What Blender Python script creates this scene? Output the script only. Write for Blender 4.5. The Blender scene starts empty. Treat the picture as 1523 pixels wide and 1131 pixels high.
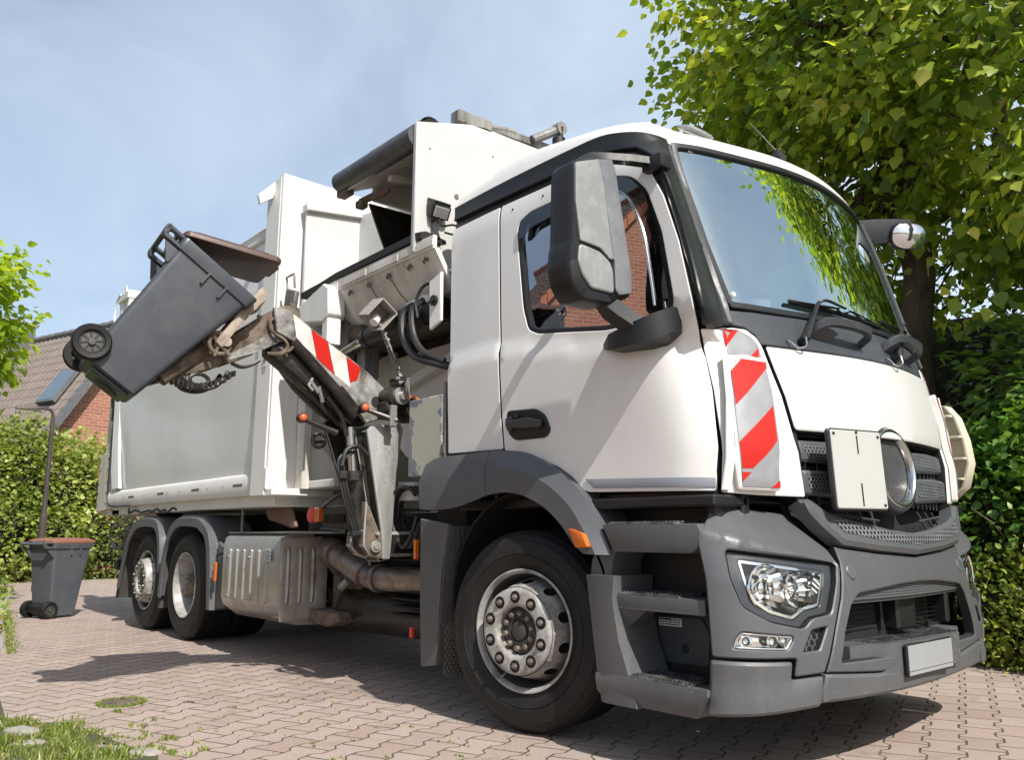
import bpy, bmesh, math, random
import numpy as np
from mathutils import Vector, Matrix
from mathutils.geometry import delaunay_2d_cdt
R = math.radians
SC = bpy.context.scene
COL = SC.collection
rng = random.Random(7)

# ---------------------------------------------------------------- camera
cam_d = bpy.data.cameras.new("camera")
cam = bpy.data.objects.new("camera", cam_d)
COL.objects.link(cam)
SC.camera = cam
cam.location = (3.3878, -4.0856, 0.9902)
YAW, PITCH = 2.4488, 0.1788
_f = Vector((math.cos(YAW) * math.cos(PITCH), math.sin(YAW) * math.cos(PITCH), math.sin(PITCH)))
cam.rotation_euler = _f.to_track_quat('-Z', 'Y').to_euler()
cam_d.sensor_fit = 'HORIZONTAL'
cam_d.sensor_width = 36
cam_d.lens = 1260.8 / 1523 * 36
cam_d.clip_start = 0.05
cam_d.clip_end = 2000

# ---------------------------------------------------------------- daylight
SUN_FROM = Vector((0.95, -0.19, 1.0)).normalized()
sun_el = math.asin(SUN_FROM.z)
sun_az = math.atan2(SUN_FROM.x, SUN_FROM.y)
w = bpy.data.worlds.new("World")
SC.world = w
w.use_nodes = True
nt = w.node_tree
nt.nodes.clear()
sky = nt.nodes.new("ShaderNodeTexSky")
sky.sky_type = 'NISHITA'
sky.sun_disc = False
sky.sun_elevation = sun_el
sky.sun_rotation = sun_az
sky.air_density = 1.0
sky.dust_density = 2.2
sky.ozone_density = 1.3
bg = nt.nodes.new("ShaderNodeBackground")
bg.inputs[1].default_value = 0.108
wo = nt.nodes.new("ShaderNodeOutputWorld")
tc = nt.nodes.new("ShaderNodeTexCoord")
mp = nt.nodes.new("ShaderNodeMapping")
mp.inputs[3].default_value = (1.0, 2.0, 2.6)
mp.inputs[2].default_value = (0, 0, R(25))
nz = nt.nodes.new("ShaderNodeTexNoise")
nz.inputs['Scale'].default_value = 1.3
nz.inputs['Detail'].default_value = 7
nz.inputs['Roughness'].default_value = 0.55
nz.inputs['Distortion'].default_value = 0.6
cr = nt.nodes.new("ShaderNodeValToRGB")
cr.color_ramp.elements[0].position = 0.36
cr.color_ramp.elements[0].color = (0.06, 0.06, 0.06, 1)
cr.color_ramp.elements[1].position = 0.82
cr.color_ramp.elements[1].color = (0.5, 0.5, 0.5, 1)
mx = nt.nodes.new("ShaderNodeMix")
mx.data_type = 'RGBA'
mx.inputs[7].default_value = (6.9, 8.0, 9.1, 1)
L = nt.links.new
L(tc.outputs['Generated'], mp.inputs[0]); L(mp.outputs[0], nz.inputs['Vector'])
# the veil of thin cloud thickens towards the bright side of the sky
dt = nt.nodes.new("ShaderNodeVectorMath"); dt.operation = 'DOT_PRODUCT'; dt.inputs[1].default_value = (-.25, .9, -.1)
mr = nt.nodes.new("ShaderNodeMapRange"); mr.inputs[1].default_value = .1; mr.inputs[2].default_value = .95; mr.inputs[3].default_value = 0; mr.inputs[4].default_value = .52
ad = nt.nodes.new("ShaderNodeMath"); ad.operation = 'ADD'; ad.use_clamp = True
L(tc.outputs['Generated'], dt.inputs[0]); L(dt.outputs['Value'], mr.inputs[0])
L(nz.outputs[0], cr.inputs[0]); L(cr.outputs[0], ad.inputs[0]); L(mr.outputs[0], ad.inputs[1]); L(ad.outputs[0], mx.inputs[0])
L(sky.outputs[0], mx.inputs[6]); L(mx.outputs[2], bg.inputs[0]); L(bg.outputs[0], wo.inputs[0])

sun_d = bpy.data.lights.new("sun", 'SUN')
sun_d.energy = 4.9
sun_d.angle = R(0.5)
sun_d.color = (1.0, 0.955, 0.89)
sun = bpy.data.objects.new("sun", sun_d)
COL.objects.link(sun)
sun.location = (10, -4, 12)
sun.rotation_euler = SUN_FROM.to_track_quat('Z', 'Y').to_euler()

SC.view_settings.view_transform = 'Standard'
SC.view_settings.look = 'None'
SC.view_settings.exposure = 0.42
SC.view_settings.gamma = 1.0
SC.render.engine = 'CYCLES'
SC.cycles.max_bounces = 8
SC.cycles.transparent_max_bounces = 16
SC.cycles.use_denoising = True

# ---------------------------------------------------------------- object helpers
def tag(o, label=None, cat=None, group=None, kind=None):
    if label: o['label'] = label
    if cat: o['category'] = cat
    if group: o['group'] = group
    if kind: o['kind'] = kind
    return o

def thing(name, label, cat, loc=(0, 0, 0), rot=(0, 0, 0), group=None):
    o = bpy.data.objects.new(name, None)
    COL.objects.link(o)
    o.location = loc
    o.rotation_euler = rot
    o.empty_display_size = 0.2
    return tag(o, label, cat, group)

def copy_tree(o, parent=None):
    c = o.copy()
    COL.objects.link(c)
    if parent: c.parent = parent
    for ch in list(o.children): copy_tree(ch, c)
    return c

def link(name, me, mats, parent=None, smooth=35):
    for m in (mats if isinstance(mats, (list, tuple)) else [mats]):
        me.materials.append(m)
    if smooth:
        me.shade_smooth()
        me.set_sharp_from_angle(angle=R(smooth))
    o = bpy.data.objects.new(name, me)
    COL.objects.link(o)
    if parent: o.parent = parent
    return o

class MB:
    """collects shapes in one bmesh"""
    def __init__(s):
        s.b = bmesh.new()
        s.uv = s.b.loops.layers.uv.new("UVMap")
    def _mi(s, geom, mi):
        if mi:
            for f in geom:
                f.material_index = mi
    def add(s, vs, fs, mi=0, uvs=None):
        bv = [s.b.verts.new(v) for v in vs]
        out = []
        for f in fs:
            try: nf = s.b.faces.new([bv[i] for i in f])
            except ValueError: continue
            nf.material_index = mi
            if uvs:
                for lp, i in zip(nf.loops, f): lp[s.uv].uv = uvs[i]
            out.append(nf)
        return bv, out
    def bev(s, faces, w, seg=1):
        if w <= 0: return
        es = list({e for f in faces for e in f.edges})
        bmesh.ops.bevel(s.b, geom=es, offset=w, segments=seg, affect='EDGES', profile=0.6, clamp_overlap=True)
    def box(s, lo, hi, bev=0.004, mi=0, rot=None, piv=None, seg=1):
        x0, y0, z0 = lo; x1, y1, z1 = hi
        vs = [Vector(p) for p in ((x0,y0,z0),(x1,y0,z0),(x1,y1,z0),(x0,y1,z0),(x0,y0,z1),(x1,y0,z1),(x1,y1,z1),(x0,y1,z1))]
        if rot is not None:
            c = Vector(piv) if piv is not None else (Vector(lo) + Vector(hi)) / 2
            vs = [rot @ (v - c) + c for v in vs]
        _, f = s.add(vs, [(0,3,2,1),(4,5,6,7),(0,1,5,4),(1,2,6,5),(2,3,7,6),(3,0,4,7)], mi)
        s.bev(f, bev, seg)
        return s
    def prism(s, poly, ax, a, b, bev=0.003, mi=0, seg=1):
        """poly in the plane across axis ax ('x': (y,z), 'y': (x,z), 'z': (x,y)), from a to b"""
        def P(p, t):
            return {'x': (t, p[0], p[1]), 'y': (p[0], t, p[1]), 'z': (p[0], p[1], t)}[ax]
        n = len(poly)
        vs = [P(p, a) for p in poly] + [P(p, b) for p in poly]
        fs = [tuple(range(n)), tuple(range(2*n-1, n-1, -1))] + [(i, i+n, (i+1) % n + n, (i+1) % n) for i in range(n)]
        _, f = s.add(vs, fs, mi)
        bmesh.ops.recalc_face_normals(s.b, faces=f)
        s.bev(f, bev, seg)
        return s
    def sweep(s, secs, close=True, mi=0, caps=True):
        """list of sections with the same number of points"""
        n = len(secs[0]); vs = [p for q in secs for p in q]; fs = []
        m = n if close else n - 1
        for k in range(len(secs) - 1):
            for i in range(m):
                j = (i + 1) % n
                fs.append((k*n+i, k*n+j, (k+1)*n+j, (k+1)*n+i))
        if caps and close:
            fs.append(tuple(range(n-1, -1, -1))); fs.append(tuple((len(secs)-1)*n + i for i in range(n)))
        _, f = s.add(vs, fs, mi)
        bmesh.ops.recalc_face_normals(s.b, faces=f)
        return s
    def tube(s, pts, r, n=10, mi=0, sm=False, caps=True):
        if sm:
            pts = catmull([tuple(p) for p in pts], 7)
        P = [Vector(p) for p in pts]; rs = r if isinstance(r, (list, tuple)) else [r] * len(P)
        if len(rs) != len(P): rs = [rs[0] + (rs[-1]-rs[0]) * i / (len(P)-1) for i in range(len(P))]
        up = Vector((0, 0, 1)); secs = []; prev = None
        for i, p in enumerate(P):
            t = (P[min(i+1, len(P)-1)] - P[max(i-1, 0)])
            if t.length < 1e-9: t = Vector((0, 0, 1))
            t.normalize()
            if prev is None:
                a = t.cross(up) if abs(t.z) < .95 else t.cross(Vector((1, 0, 0)))
            else:
                a = prev - t * prev.dot(t)
                if a.length < 1e-6: a = t.cross(up)
            a.normalize(); prev = a; b = t.cross(a)
            secs.append([p + (a * math.cos(k*2*math.pi/n) + b * math.sin(k*2*math.pi/n)) * rs[i] for k in range(n)])
        return s.sweep(secs, True, mi, caps)
    def lathe(s, prof, c, d, n=48, mi=0, a0=0, a1=2*math.pi):
        """prof: (radius, along d)"""
        d = Vector(d).normalized(); c = Vector(c)
        u = d.cross(Vector((0, 0, 1)))
        if u.length < .1: u = d.cross(Vector((1, 0, 0)))
        u.normalize(); v = d.cross(u)
        full = abs(a1 - a0 - 2*math.pi) < 1e-6
        m = n if full else n + 1
        vs = []; fs = []
        for k in range(m):
            t = a0 + (a1 - a0) * k / n; e = u * math.cos(t) + v * math.sin(t)
            for r, h in prof: vs.append(c + e * r + d * h)
        q = len(prof)
        for k in range(n):
            k2 = (k + 1) % m
            for i in range(q - 1):
                fs.append((k*q+i, k2*q+i, k2*q+i+1, k*q+i+1))
        _, f = s.add(vs, fs, mi)
        bmesh.ops.remove_doubles(s.b, verts=list({v for g in f for v in g.verts}), dist=1e-5)
        return s
    def disc(s, c, d, r, h, n=16, mi=0, bev=.002):
        return s.lathe([(0, h), (max(r-bev, 1e-4), h), (r, h-bev), (r, 0), (0, 0)], c, d, n, mi)
    def build_each(s, name, mats, parent=None, smooth=35, tol=.001):
        """every separate piece becomes an object of its own; pieces that touch stay together"""
        s.b.verts.index_update(); s.b.verts.ensure_lookup_table(); seen = set(); comps = []
        for v0 in s.b.verts:
            if v0.index in seen: continue
            st = [v0]; seen.add(v0.index); c = []
            while st:
                v = st.pop(); c.append(v)
                for e in v.link_edges:
                    o = e.other_vert(v)
                    if o.index not in seen: seen.add(o.index); st.append(o)
            lo = [min(v.co[i] for v in c) for i in range(3)]; hi = [max(v.co[i] for v in c) for i in range(3)]
            comps.append([c, lo, hi])
        groups = []
        for c, lo, hi in comps:
            hit = [g for g in groups if all(lo[i] <= g[2][i]+tol and hi[i] >= g[1][i]-tol for i in range(3))]
            for g in hit:
                c = c + g[0]; lo = [min(a, b) for a, b in zip(lo, g[1])]; hi = [max(a, b) for a, b in zip(hi, g[2])]; groups.remove(g)
            groups.append([c, lo, hi])
        out = []
        for c, lo, hi in groups:
            m = MB(); mp_ = {v: m.b.verts.new(v.co) for v in c}
            for f in {f for v in c for f in v.link_faces}:
                try: nf = m.b.faces.new([mp_[v] for v in f.verts])
                except ValueError: continue
                nf.material_index = f.material_index
                for a, b in zip(nf.loops, f.loops): a[m.uv].uv = b[s.uv].uv
            out.append(m.build(name, mats, parent, smooth))
        s.b.free(); return out
    def build(s, name, mats, parent=None, smooth=35):
        me = bpy.data.meshes.new(name)
        s.b.normal_update()
        s.b.to_mesh(me); s.b.free()
        return link(name, me, mats, parent, smooth)

def smooth(t):
    t=max(0.,min(1.,t)); return t*t*(3-2*t)
def lerp_tab(tab,z):
    if z<=tab[0][0]: return tab[0][1]
    for (a,p),(b,q) in zip(tab,tab[1:]):
        if z<=b: return p+(q-p)*(z-a)/(b-a)
    return tab[-1][1]
def catmull(pts,n=12):
    out=[]; P=[tuple(2*a-b for a,b in zip(pts[0],pts[1]))]+list(pts)+[tuple(2*a-b for a,b in zip(pts[-1],pts[-2]))]
    for i in range(1,len(P)-2):
        for k in range(n):
            t=k/n
            out.append(tuple(.5*(2*P[i][d]+(P[i+1][d]-P[i-1][d])*t+(2*P[i-1][d]-5*P[i][d]+4*P[i+1][d]-P[i+2][d])*t*t+(3*P[i][d]-P[i-1][d]-3*P[i+1][d]+P[i+2][d])*t**3) for d in range(len(pts[0]))))
    out.append(tuple(pts[-1])); return out
class Plan:
    """horizontal outline of a vehicle shell, symmetric about y=0, by arc length s from the right rear corner"""
    def __init__(self,half,lean,width,g0,g1,skew=((0,0),)):
        self.skew=skew; self.flat=g0==0.0
        h=catmull(half); self.P=h+[(x,-y) for x,y in h[-2::-1]]
        self.S=[0.]
        for a,b in zip(self.P,self.P[1:]): self.S.append(self.S[-1]+math.hypot(b[0]-a[0],b[1]-a[1]))
        self.L=self.S[-1]; self.lean=lean; self.width=width; self.g0=g0; self.g1=g1
    def xy(self,s):
        s=max(0.,min(self.L,s)); S=self.S
        lo,hi=0,len(S)-1
        while hi-lo>1:
            m=(lo+hi)//2
            if S[m]<=s: lo=m
            else: hi=m
        t=(s-S[lo])/max(1e-9,S[hi]-S[lo]); a,b=self.P[lo],self.P[hi]
        return a[0]+(b[0]-a[0])*t,a[1]+(b[1]-a[1])*t
    def at(self,s,z):
        x,y=self.xy(s)
        X=x+lerp_tab(self.lean,z)*smooth((x-self.g0)/(self.g1-self.g0))+lerp_tab(self.skew,z)*smooth((y+.7)/1.4)*smooth(x/.8)
        if self.flat and z>1.8:
            # above the waist the door stays in one plane right up to the pillar
            e=s if s<self.L*.5 else 9.; k=smooth((z-1.8)/.25)*(1-.7*smooth((z-2.80)/.12))*(1 if e<2.02 else smooth((2.13-e)/.11))
            dy=max(0.,1.168-abs(y))*k*smooth(e/.6)
            y=y+math.copysign(dy,y); X+=.87*dy; z2=z-.44*dy
            return (X, y*lerp_tab(self.width,z), z2)
        return (X, y*lerp_tab(self.width,z), z)
    def nrm(self,s,z):
        e=.03; a=self.at(s-e,z);b=self.at(s+e,z);c=self.at(s,z-e);d=self.at(s,z+e)
        u=[b[i]-a[i] for i in range(3)];v=[d[i]-c[i] for i in range(3)]
        n=(u[1]*v[2]-u[2]*v[1],u[2]*v[0]-u[0]*v[2],u[0]*v[1]-u[1]*v[0]); l=math.sqrt(sum(q*q for q in n)) or 1
        return (n[0]/l,n[1]/l,n[2]/l)
    def off(self,s,z,d):
        p=self.at(s,z)
        if not d: return p
        n=self.nrm(s,z); return (p[0]+n[0]*d,p[1]+n[1]*d,p[2]+n[2]*d)
CAB=Plan([(-.74,-1.15),(-.2,-1.17),(.6,-1.17),(.94,-1.168),(1.08,-1.138),(1.165,-1.08),(1.215,-1.0),(1.26,-.9),(1.32,-.72),(1.38,-.45),(1.42,-.2),(1.43,0)],
 [(1.35,0),(1.6,-.055),(1.85,-.14),(2.0,-.19),(2.5,-.33),(2.95,-.46),(3.2,-.55)],[(2.0,1),(2.78,1.0),(2.95,.975)],0.0,1.15,[(1.46,0),(1.72,.035),(1.87,.055),(2.6,.055),(2.95,.045)])
BUM=Plan([(1.0,-1.235),(1.12,-1.235),(1.2,-1.215),(1.285,-1.14),(1.345,-1.02),(1.39,-.87),(1.43,-.68),(1.465,-.4),(1.48,-.2),(1.485,0)],
 [(.3,0.03),(.5,0.04),(.8,.01),(1.0,-.05),(1.2,-.13)],[(.35,.985),(.5,1.0),(.95,1.0),(1.2,.965)],.95,1.25,[(.3,-.07),(.5,-.065),(.84,-.045),(1.1,0)])
# ---------------------------------------------------------------- panels lying on a curved shell
def in_poly(p, poly):
    x, y = p; c = False; n = len(poly)
    for i in range(n):
        x1, y1 = poly[i]; x2, y2 = poly[i-1]
        if (y1 > y) != (y2 > y) and x < (x2-x1) * (y-y1) / (y2-y1) + x1: c = not c
    return c

def area(poly):
    return sum(poly[i-1][0]*poly[i][1] - poly[i][0]*poly[i-1][1] for i in range(len(poly))) / 2

def rounded(poly, r, n=4):
    """round the corners of a polygon; r a number or one per corner"""
    out = []; m = len(poly)
    for i in range(m):
        a, b, c = Vector(poly[i-1]), Vector(poly[i]), Vector(poly[(i+1) % m])
        ri = r[i] if isinstance(r, (list, tuple)) else r
        l1, l2 = (a-b).length, (c-b).length
        if ri <= 0 or l1 < 1e-6 or l2 < 1e-6: out.append(tuple(b)); continue
        d = min(ri, l1*.45, l2*.45); p, q = b + (a-b)/l1*d, b + (c-b)/l2*d
        for k in range(n+1):
            t = k/n; out.append(tuple(p*(1-t)**2 + b*2*t*(1-t) + q*t*t))
    return out

def inset(poly, d):
    """move the outline inwards (d > 0) with mitred corners"""
    s = 1 if area(poly) > 0 else -1; out = []; n = len(poly)
    for i in range(n):
        a, b, c = Vector(poly[i-1]), Vector(poly[i]), Vector(poly[(i+1) % n])
        e1, e2 = b-a, c-b
        if e1.length < 1e-7 or e2.length < 1e-7: out.append(tuple(b)); continue
        e1.normalize(); e2.normalize()
        n1, n2 = Vector((-e1.y, e1.x))*s, Vector((-e2.y, e2.x))*s
        m = n1+n2
        if m.length < 1e-5: out.append(tuple(b)); continue
        m.normalize(); k = d / max(.4, m.dot(n1)); out.append(tuple(b + m*k))
    return out

def dense(poly, res):
    out = []; n = len(poly)
    for i in range(n):
        a, b = poly[i], poly[(i+1) % n]; k = max(1, int(math.hypot(b[0]-a[0], b[1]-a[1]) / res + .5))
        for j in range(k): out.append((a[0]+(b[0]-a[0])*j/k, a[1]+(b[1]-a[1])*j/k))
    return out

def panel(name, S, poly, mat, parent=None, holes=(), off=0.0, thick=0.02, res=.06, lip=.004, edge=.006, smooth=30, mb=None, mi=0, fn=None, smi=None):
    """a sheet on shell S covering poly minus holes (all in shell coordinates), off outwards of the shell, rim turned in by thick"""
    own = mb is None
    if own: mb = MB()
    loops = [dense(p, res) for p in [poly] + list(holes)]
    V = []; E = []; tagv = []
    def loop(lp, t):
        o = len(V); V.extend(lp); tagv.extend([t]*len(lp))
        E.extend((o+i, o+(i+1) % len(lp)) for i in range(len(lp)))
        return list(range(o, o+len(lp)))
    rims = []
    for k, lp in enumerate(loops):
        rims.append(loop(lp, 1))
        if edge > 0: loop(inset(lp, edge if k == 0 else -edge), 0)
    xs = [p[0] for p in poly]; ys = [p[1] for p in poly]
    nx = int((max(xs)-min(xs))/res)+1; ny = int((max(ys)-min(ys))/res)+1
    ins = inset(loops[0], edge + res*.3); hin = [inset(h, -edge-res*.3) for h in loops[1:]]
    for i in range(nx+1):
        for j in range(ny+1):
            p = (min(xs)+(i+.5*(j % 2))*res, min(ys)+j*res)
            if in_poly(p, ins) and not any(in_poly(p, h) for h in hin):
                V.append(p); tagv.append(0)
    r = delaunay_2d_cdt([Vector(p) for p in V], E, [], 0, 1e-6)
    cv, cf, ov = r[0], r[2], r[3]
    newtag = []
    for k, o in enumerate(ov): newtag.append(1 if any(tagv[i] for i in o) else 0)
    fn = fn or (lambda s, z: 0.0)
    pos = [S.off(v.x, v.y, off + fn(v.x, v.y) - (lip if t else 0)) for v, t in zip(cv, newtag)]
    fs = []
    for f in cf:
        c = (sum(cv[i].x for i in f)/len(f), sum(cv[i].y for i in f)/len(f))
        if in_poly(c, loops[0]) and not any(in_poly(c, h) for h in loops[1:]): fs.append(tuple(f))
    used = sorted({i for f in fs for i in f}); mp_ = {i: k for k, i in enumerate(used)}
    bv, nf = mb.add([pos[i] for i in used], [tuple(mp_[i] for i in f) for f in fs], mi, [(cv[i].x, cv[i].y) for i in used])
    if thick:
        bd = [e for e in {e for f in nf for e in f.edges} if len(e.link_faces) == 1]
        inv = {b: i for b, i in zip(bv, used)}; low = {}
        for e in bd:
            for vtx in e.verts:
                if vtx not in low:
                    q = cv[inv[vtx]]; low[vtx] = mb.b.verts.new(S.off(q.x, q.y, off + fn(q.x, q.y) - thick))
        for e in bd:
            a, b = e.verts
            lp = e.link_faces[0].loops
            for l_ in lp:
                if l_.vert == a and l_.link_loop_next.vert == b: a, b = b, a; break
            try:
                f = mb.b.faces.new((a, b, low[b], low[a])); f.material_index = mi if smi is None else smi
            except ValueError: pass
    if own: return mb.build(name, mat if smi is None else [mat, M['seam']], parent, smooth)

def mir(poly, S): return [(S.L - s, z) for s, z in reversed(poly)]
class Flat:
    """plane through origin o with axes u, v"""
    def __init__(s, o, u, v):
        s.o, s.u, s.v = Vector(o), Vector(u).normalized(), Vector(v).normalized(); s.n = s.u.cross(s.v); s.L = 0
    def off(s, a, b, d): return tuple(s.o + s.u*a + s.v*b + s.n*d)
class Cone:
    """surface of revolution about axis d: a runs round it in metres at radius R, b blends profile r0,h0 -> r1,h1"""
    def __init__(s, c, d, R_, r0, h0, r1, h1):
        s.c, s.d = Vector(c), Vector(d).normalized(); s.R = R_; s.q = (r0, h0, r1, h1)
        s.u = s.d.cross(Vector((0, 0, 1))).normalized(); s.v = s.d.cross(s.u)
        s.L = 2*math.pi*R_; l = math.hypot(r1-r0, h1-h0); s.len = l
        s.nr, s.nh = (h0-h1)/l, (r1-r0)/l
    def off(s, a, b, d):
        t = a / s.R; k = b / s.len; r0, h0, r1, h1 = s.q
        r = r0+(r1-r0)*k + s.nr*d; h = h0+(h1-h0)*k + s.nh*d
        return tuple(s.c + (s.u*math.cos(t) + s.v*math.sin(t))*r + s.d*h)
def ellipse(cx, cy, rx, ry, n=14): return [(cx+rx*math.cos(2*math.pi*i/n), cy+ry*math.sin(2*math.pi*i/n)) for i in range(n)]
# outlines in metres, measured once: plane polygons of the lifting gear
Q = {
    'mast': [(-1.356, 1.639), (-1.328, 1.667), (-1.106, 1.702), (-1.084, 1.66), (-1.128, 1.392), (-1.151, 0.962), (-1.162, 0.827), (-1.217, 0.828), (-1.232, 1.004)],
    'mast_dark': [(-1.496, 1.642), (-1.261, 1.687), (-1.126, 0.983), (-1.111, 0.823), (-1.191, 0.807), (-1.252, 1.005), (-1.399, 1.649)],
    'mast_fin': [(-1.532, 1.703), (-1.465, 1.735), (-1.283, 1.669), (-1.303, 1.399), (-1.383, 1.299), (-1.433, 1.437)],
    'foot': [(-1.356, 1.191), (-1.316, 1.129), (-1.237, 0.962), (-1.223, 0.829), (-1.316, 0.847), (-1.366, 0.913), (-1.364, 1.004)],
    'foot2': [(-1.392, 0.996), (-1.325, 1.004), (-1.302, 0.912), (-1.27, 0.827), (-1.349, 0.854), (-1.404, 0.913)],
    'boom': [(-1.999, 2.354), (-1.884, 2.348), (-1.715, 2.241), (-1.326, 2.021), (-1.164, 1.9), (-1.151, 1.811), (-1.21, 1.734), (-1.334, 1.689), (-1.46, 1.8), (-1.705, 2.018), (-1.847, 2.149), (-1.973, 2.198)],
    'white1': [(-1.874, 2.328), (-1.753, 2.253), (-1.708, 2.074), (-1.844, 2.17)],
    'red1': [(-1.748, 2.249), (-1.633, 2.184), (-1.578, 1.982), (-1.703, 2.07)],
    'white2': [(-1.629, 2.18), (-1.501, 2.11), (-1.46, 1.909), (-1.573, 1.978)],
    'red2': [(-1.496, 2.106), (-1.391, 2.045), (-1.413, 1.962), (-1.466, 1.943)],
    'beam': [(-1.98, 2.189), (-1.84, 2.245), (-1.51, 1.991), (-1.263, 1.74), (-1.359, 1.635), (-1.647, 1.845), (-1.983, 2.074)],
    'beam2': [(-1.932, 2.123), (-1.737, 2.048), (-1.437, 1.769), (-1.434, 1.693), (-1.543, 1.746), (-1.729, 1.895)],
    'fore': [(-1.92, 2.387), (-1.862, 2.375), (-1.837, 2.332), (-1.856, 2.259), (-1.999, 2.127), (-2.105, 2.041), (-2.253, 1.969), (-2.302, 2.051), (-2.231, 2.143), (-2.124, 2.234), (-2.03, 2.308)],
    'fore_white': [(-2.113, 2.111), (-1.952, 2.227), (-1.898, 2.218), (-1.913, 2.156), (-2.089, 2.056), (-2.242, 1.995), (-2.252, 2.026)],
    'lower': [(-2.678, 1.8), (-2.524, 1.918), (-2.445, 2.04), (-2.391, 2.12), (-2.321, 2.146), (-2.27, 2.105), (-2.248, 2.006), (-2.301, 1.946), (-2.546, 1.853)],
    'fork': [(-2.107, 2.443), (-2.076, 2.416), (-2.086, 2.36), (-2.195, 2.234), (-2.328, 2.037), (-2.365, 2.071), (-2.278, 2.204), (-2.231, 2.285)],
    'fork2': [(-2.018, 2.48), (-1.976, 2.435), (-2.033, 2.346), (-2.084, 2.321), (-2.07, 2.388)],
    'front_wall': [(-1.272, 3.649), (-0.816, 3.784), (-0.686, 3.796), (-0.472, 3.782), (-0.114, 3.808)],
    'front_wall_lo': [(-1.25, 2.755), (-1.13, 2.672)],
    'tri': [(-2.95, 2.303), (-1.553, 2.554), (-1.539, 1.955), (-2.091, 1.971), (-2.198, 2.196)],
}
# ---------------------------------------------------------------- materials
def newmat(name):
    m = bpy.data.materials.new(name); m.use_nodes = True
    return m, m.node_tree, m.node_tree.nodes['Principled BSDF']
def node(t, k, **kw):
    n = t.nodes.new(k)
    for a, b in kw.items():
        if a.startswith('i_'):
            n.inputs[int(a[2:])].default_value = b
        else: setattr(n, a, b)
    return n
def noise(t, vec, scale, detail=5, rough=.6, dist=0.):
    n = t.nodes.new("ShaderNodeTexNoise")
    n.inputs['Scale'].default_value = scale; n.inputs['Detail'].default_value = detail
    n.inputs['Roughness'].default_value = rough; n.inputs['Distortion'].default_value = dist
    t.links.new(vec, n.inputs['Vector']); return n.outputs[0]
def ramp(t, fac, a, b, ca=(0,0,0,1), cb=(1,1,1,1)):
    n = t.nodes.new("ShaderNodeValToRGB"); e = n.color_ramp.elements
    e[0].position, e[1].position = a, b; e[0].color, e[1].color = ca, cb
    t.links.new(fac, n.inputs[0]); return n.outputs[0]
def mixc(t, fac, a, b):
    n = t.nodes.new("ShaderNodeMix"); n.data_type = 'RGBA'
    for k, v in ((0, fac), (6, a), (7, b)):
        if isinstance(v, bpy.types.NodeSocket): t.links.new(v, n.inputs[k])
        elif k == 0: n.inputs[0].default_value = v
        else: n.inputs[k].default_value = (*v[:3], 1)
    return n.outputs[2]
def math_(t, op, a, b=None, c=None, clamp=False):
    n = t.nodes.new("ShaderNodeMath"); n.operation = op; n.use_clamp = clamp
    for k, v in enumerate((a, b, c)):
        if v is None: continue
        if isinstance(v, bpy.types.NodeSocket): t.links.new(v, n.inputs[k])
        else: n.inputs[k].default_value = v
    return n.outputs[0]
def bump(t, h, strength, dist, bs):
    n = t.nodes.new("ShaderNodeBump"); n.inputs['Strength'].default_value = strength; n.inputs['Distance'].default_value = dist
    t.links.new(h, n.inputs['Height']); t.links.new(n.outputs[0], bs.inputs['Normal']); return n
def scale_vec(t, vec, s, rot=(0,0,0)):
    n = t.nodes.new("ShaderNodeMapping"); n.inputs[3].default_value = s; n.inputs[2].default_value = rot
    t.links.new(vec, n.inputs[0]); return n.outputs[0]

def surf(name, col, rough=.5, metal=0., dirt=(.12, .1, .08), amt=.3, scale=3., streak=False, fine=.15, coat=0., bmp=.0, bscale=60, spots=0., rust=0., spec=.5):
    """painted or plain surface with blotchy dirt, fine grain, specks and wear"""
    m, t, b = newmat(name)
    tc_ = t.nodes.new("ShaderNodeTexCoord"); v = tc_.outputs['Object']
    v2 = scale_vec(t, v, (1, 1, .22)) if streak else v
    n1 = noise(t, v2, scale, 8, .68, .4)
    n2 = noise(t, v, scale*14, 6, .7)
    f1 = ramp(t, n1, .5-.1*amt, .80-.14*amt)
    f = math_(t, 'MULTIPLY', f1, amt)
    f = math_(t, 'ADD', f, math_(t, 'MULTIPLY', math_(t, 'SUBTRACT', n2, .45), fine), clamp=True)
    n4 = noise(t, v, 150, 2, .5)
    f = math_(t, 'ADD', f, math_(t, 'MULTIPLY', math_(t, 'SUBTRACT', n4, .5), fine*.9), clamp=True)
    c = mixc(t, f, col, dirt)
    if spots:
        vo = t.nodes.new("ShaderNodeTexVoronoi"); vo.inputs['Scale'].default_value = 38; t.links.new(v, vo.inputs['Vector'])
        big = noise(t, v, 2.2, 3, .6)
        th = math_(t, 'MULTIPLY', ramp(t, big, .42, .68), .16*spots)
        sp = math_(t, 'LESS_THAN', vo.outputs['Distance'], th)
        c = mixc(t, math_(t, 'MULTIPLY', sp, .8), c, dirt)
    if rust:
        n3 = noise(t, v, scale*3.1, 9, .75, .8)
        c = mixc(t, ramp(t, n3, .62-.12*rust, .72-.1*rust), c, (.17, .075, .03))
    t.links.new(c, b.inputs['Base Color'])
    r = math_(t, 'ADD', rough, math_(t, 'MULTIPLY', f, .35), clamp=True)
    r = math_(t, 'ADD', r, math_(t, 'MULTIPLY', math_(t, 'SUBTRACT', n2, .5), .18), clamp=True)
    t.links.new(r, b.inputs['Roughness'])
    b.inputs['Metallic'].default_value = metal
    b.inputs['Coat Weight'].default_value = coat; b.inputs['Coat Roughness'].default_value = .08
    b.inputs['Specular IOR Level'].default_value = spec
    if bmp: bump(t, noise(t, v, bscale, 4, .6), bmp, .004, b)
    return m

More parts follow.
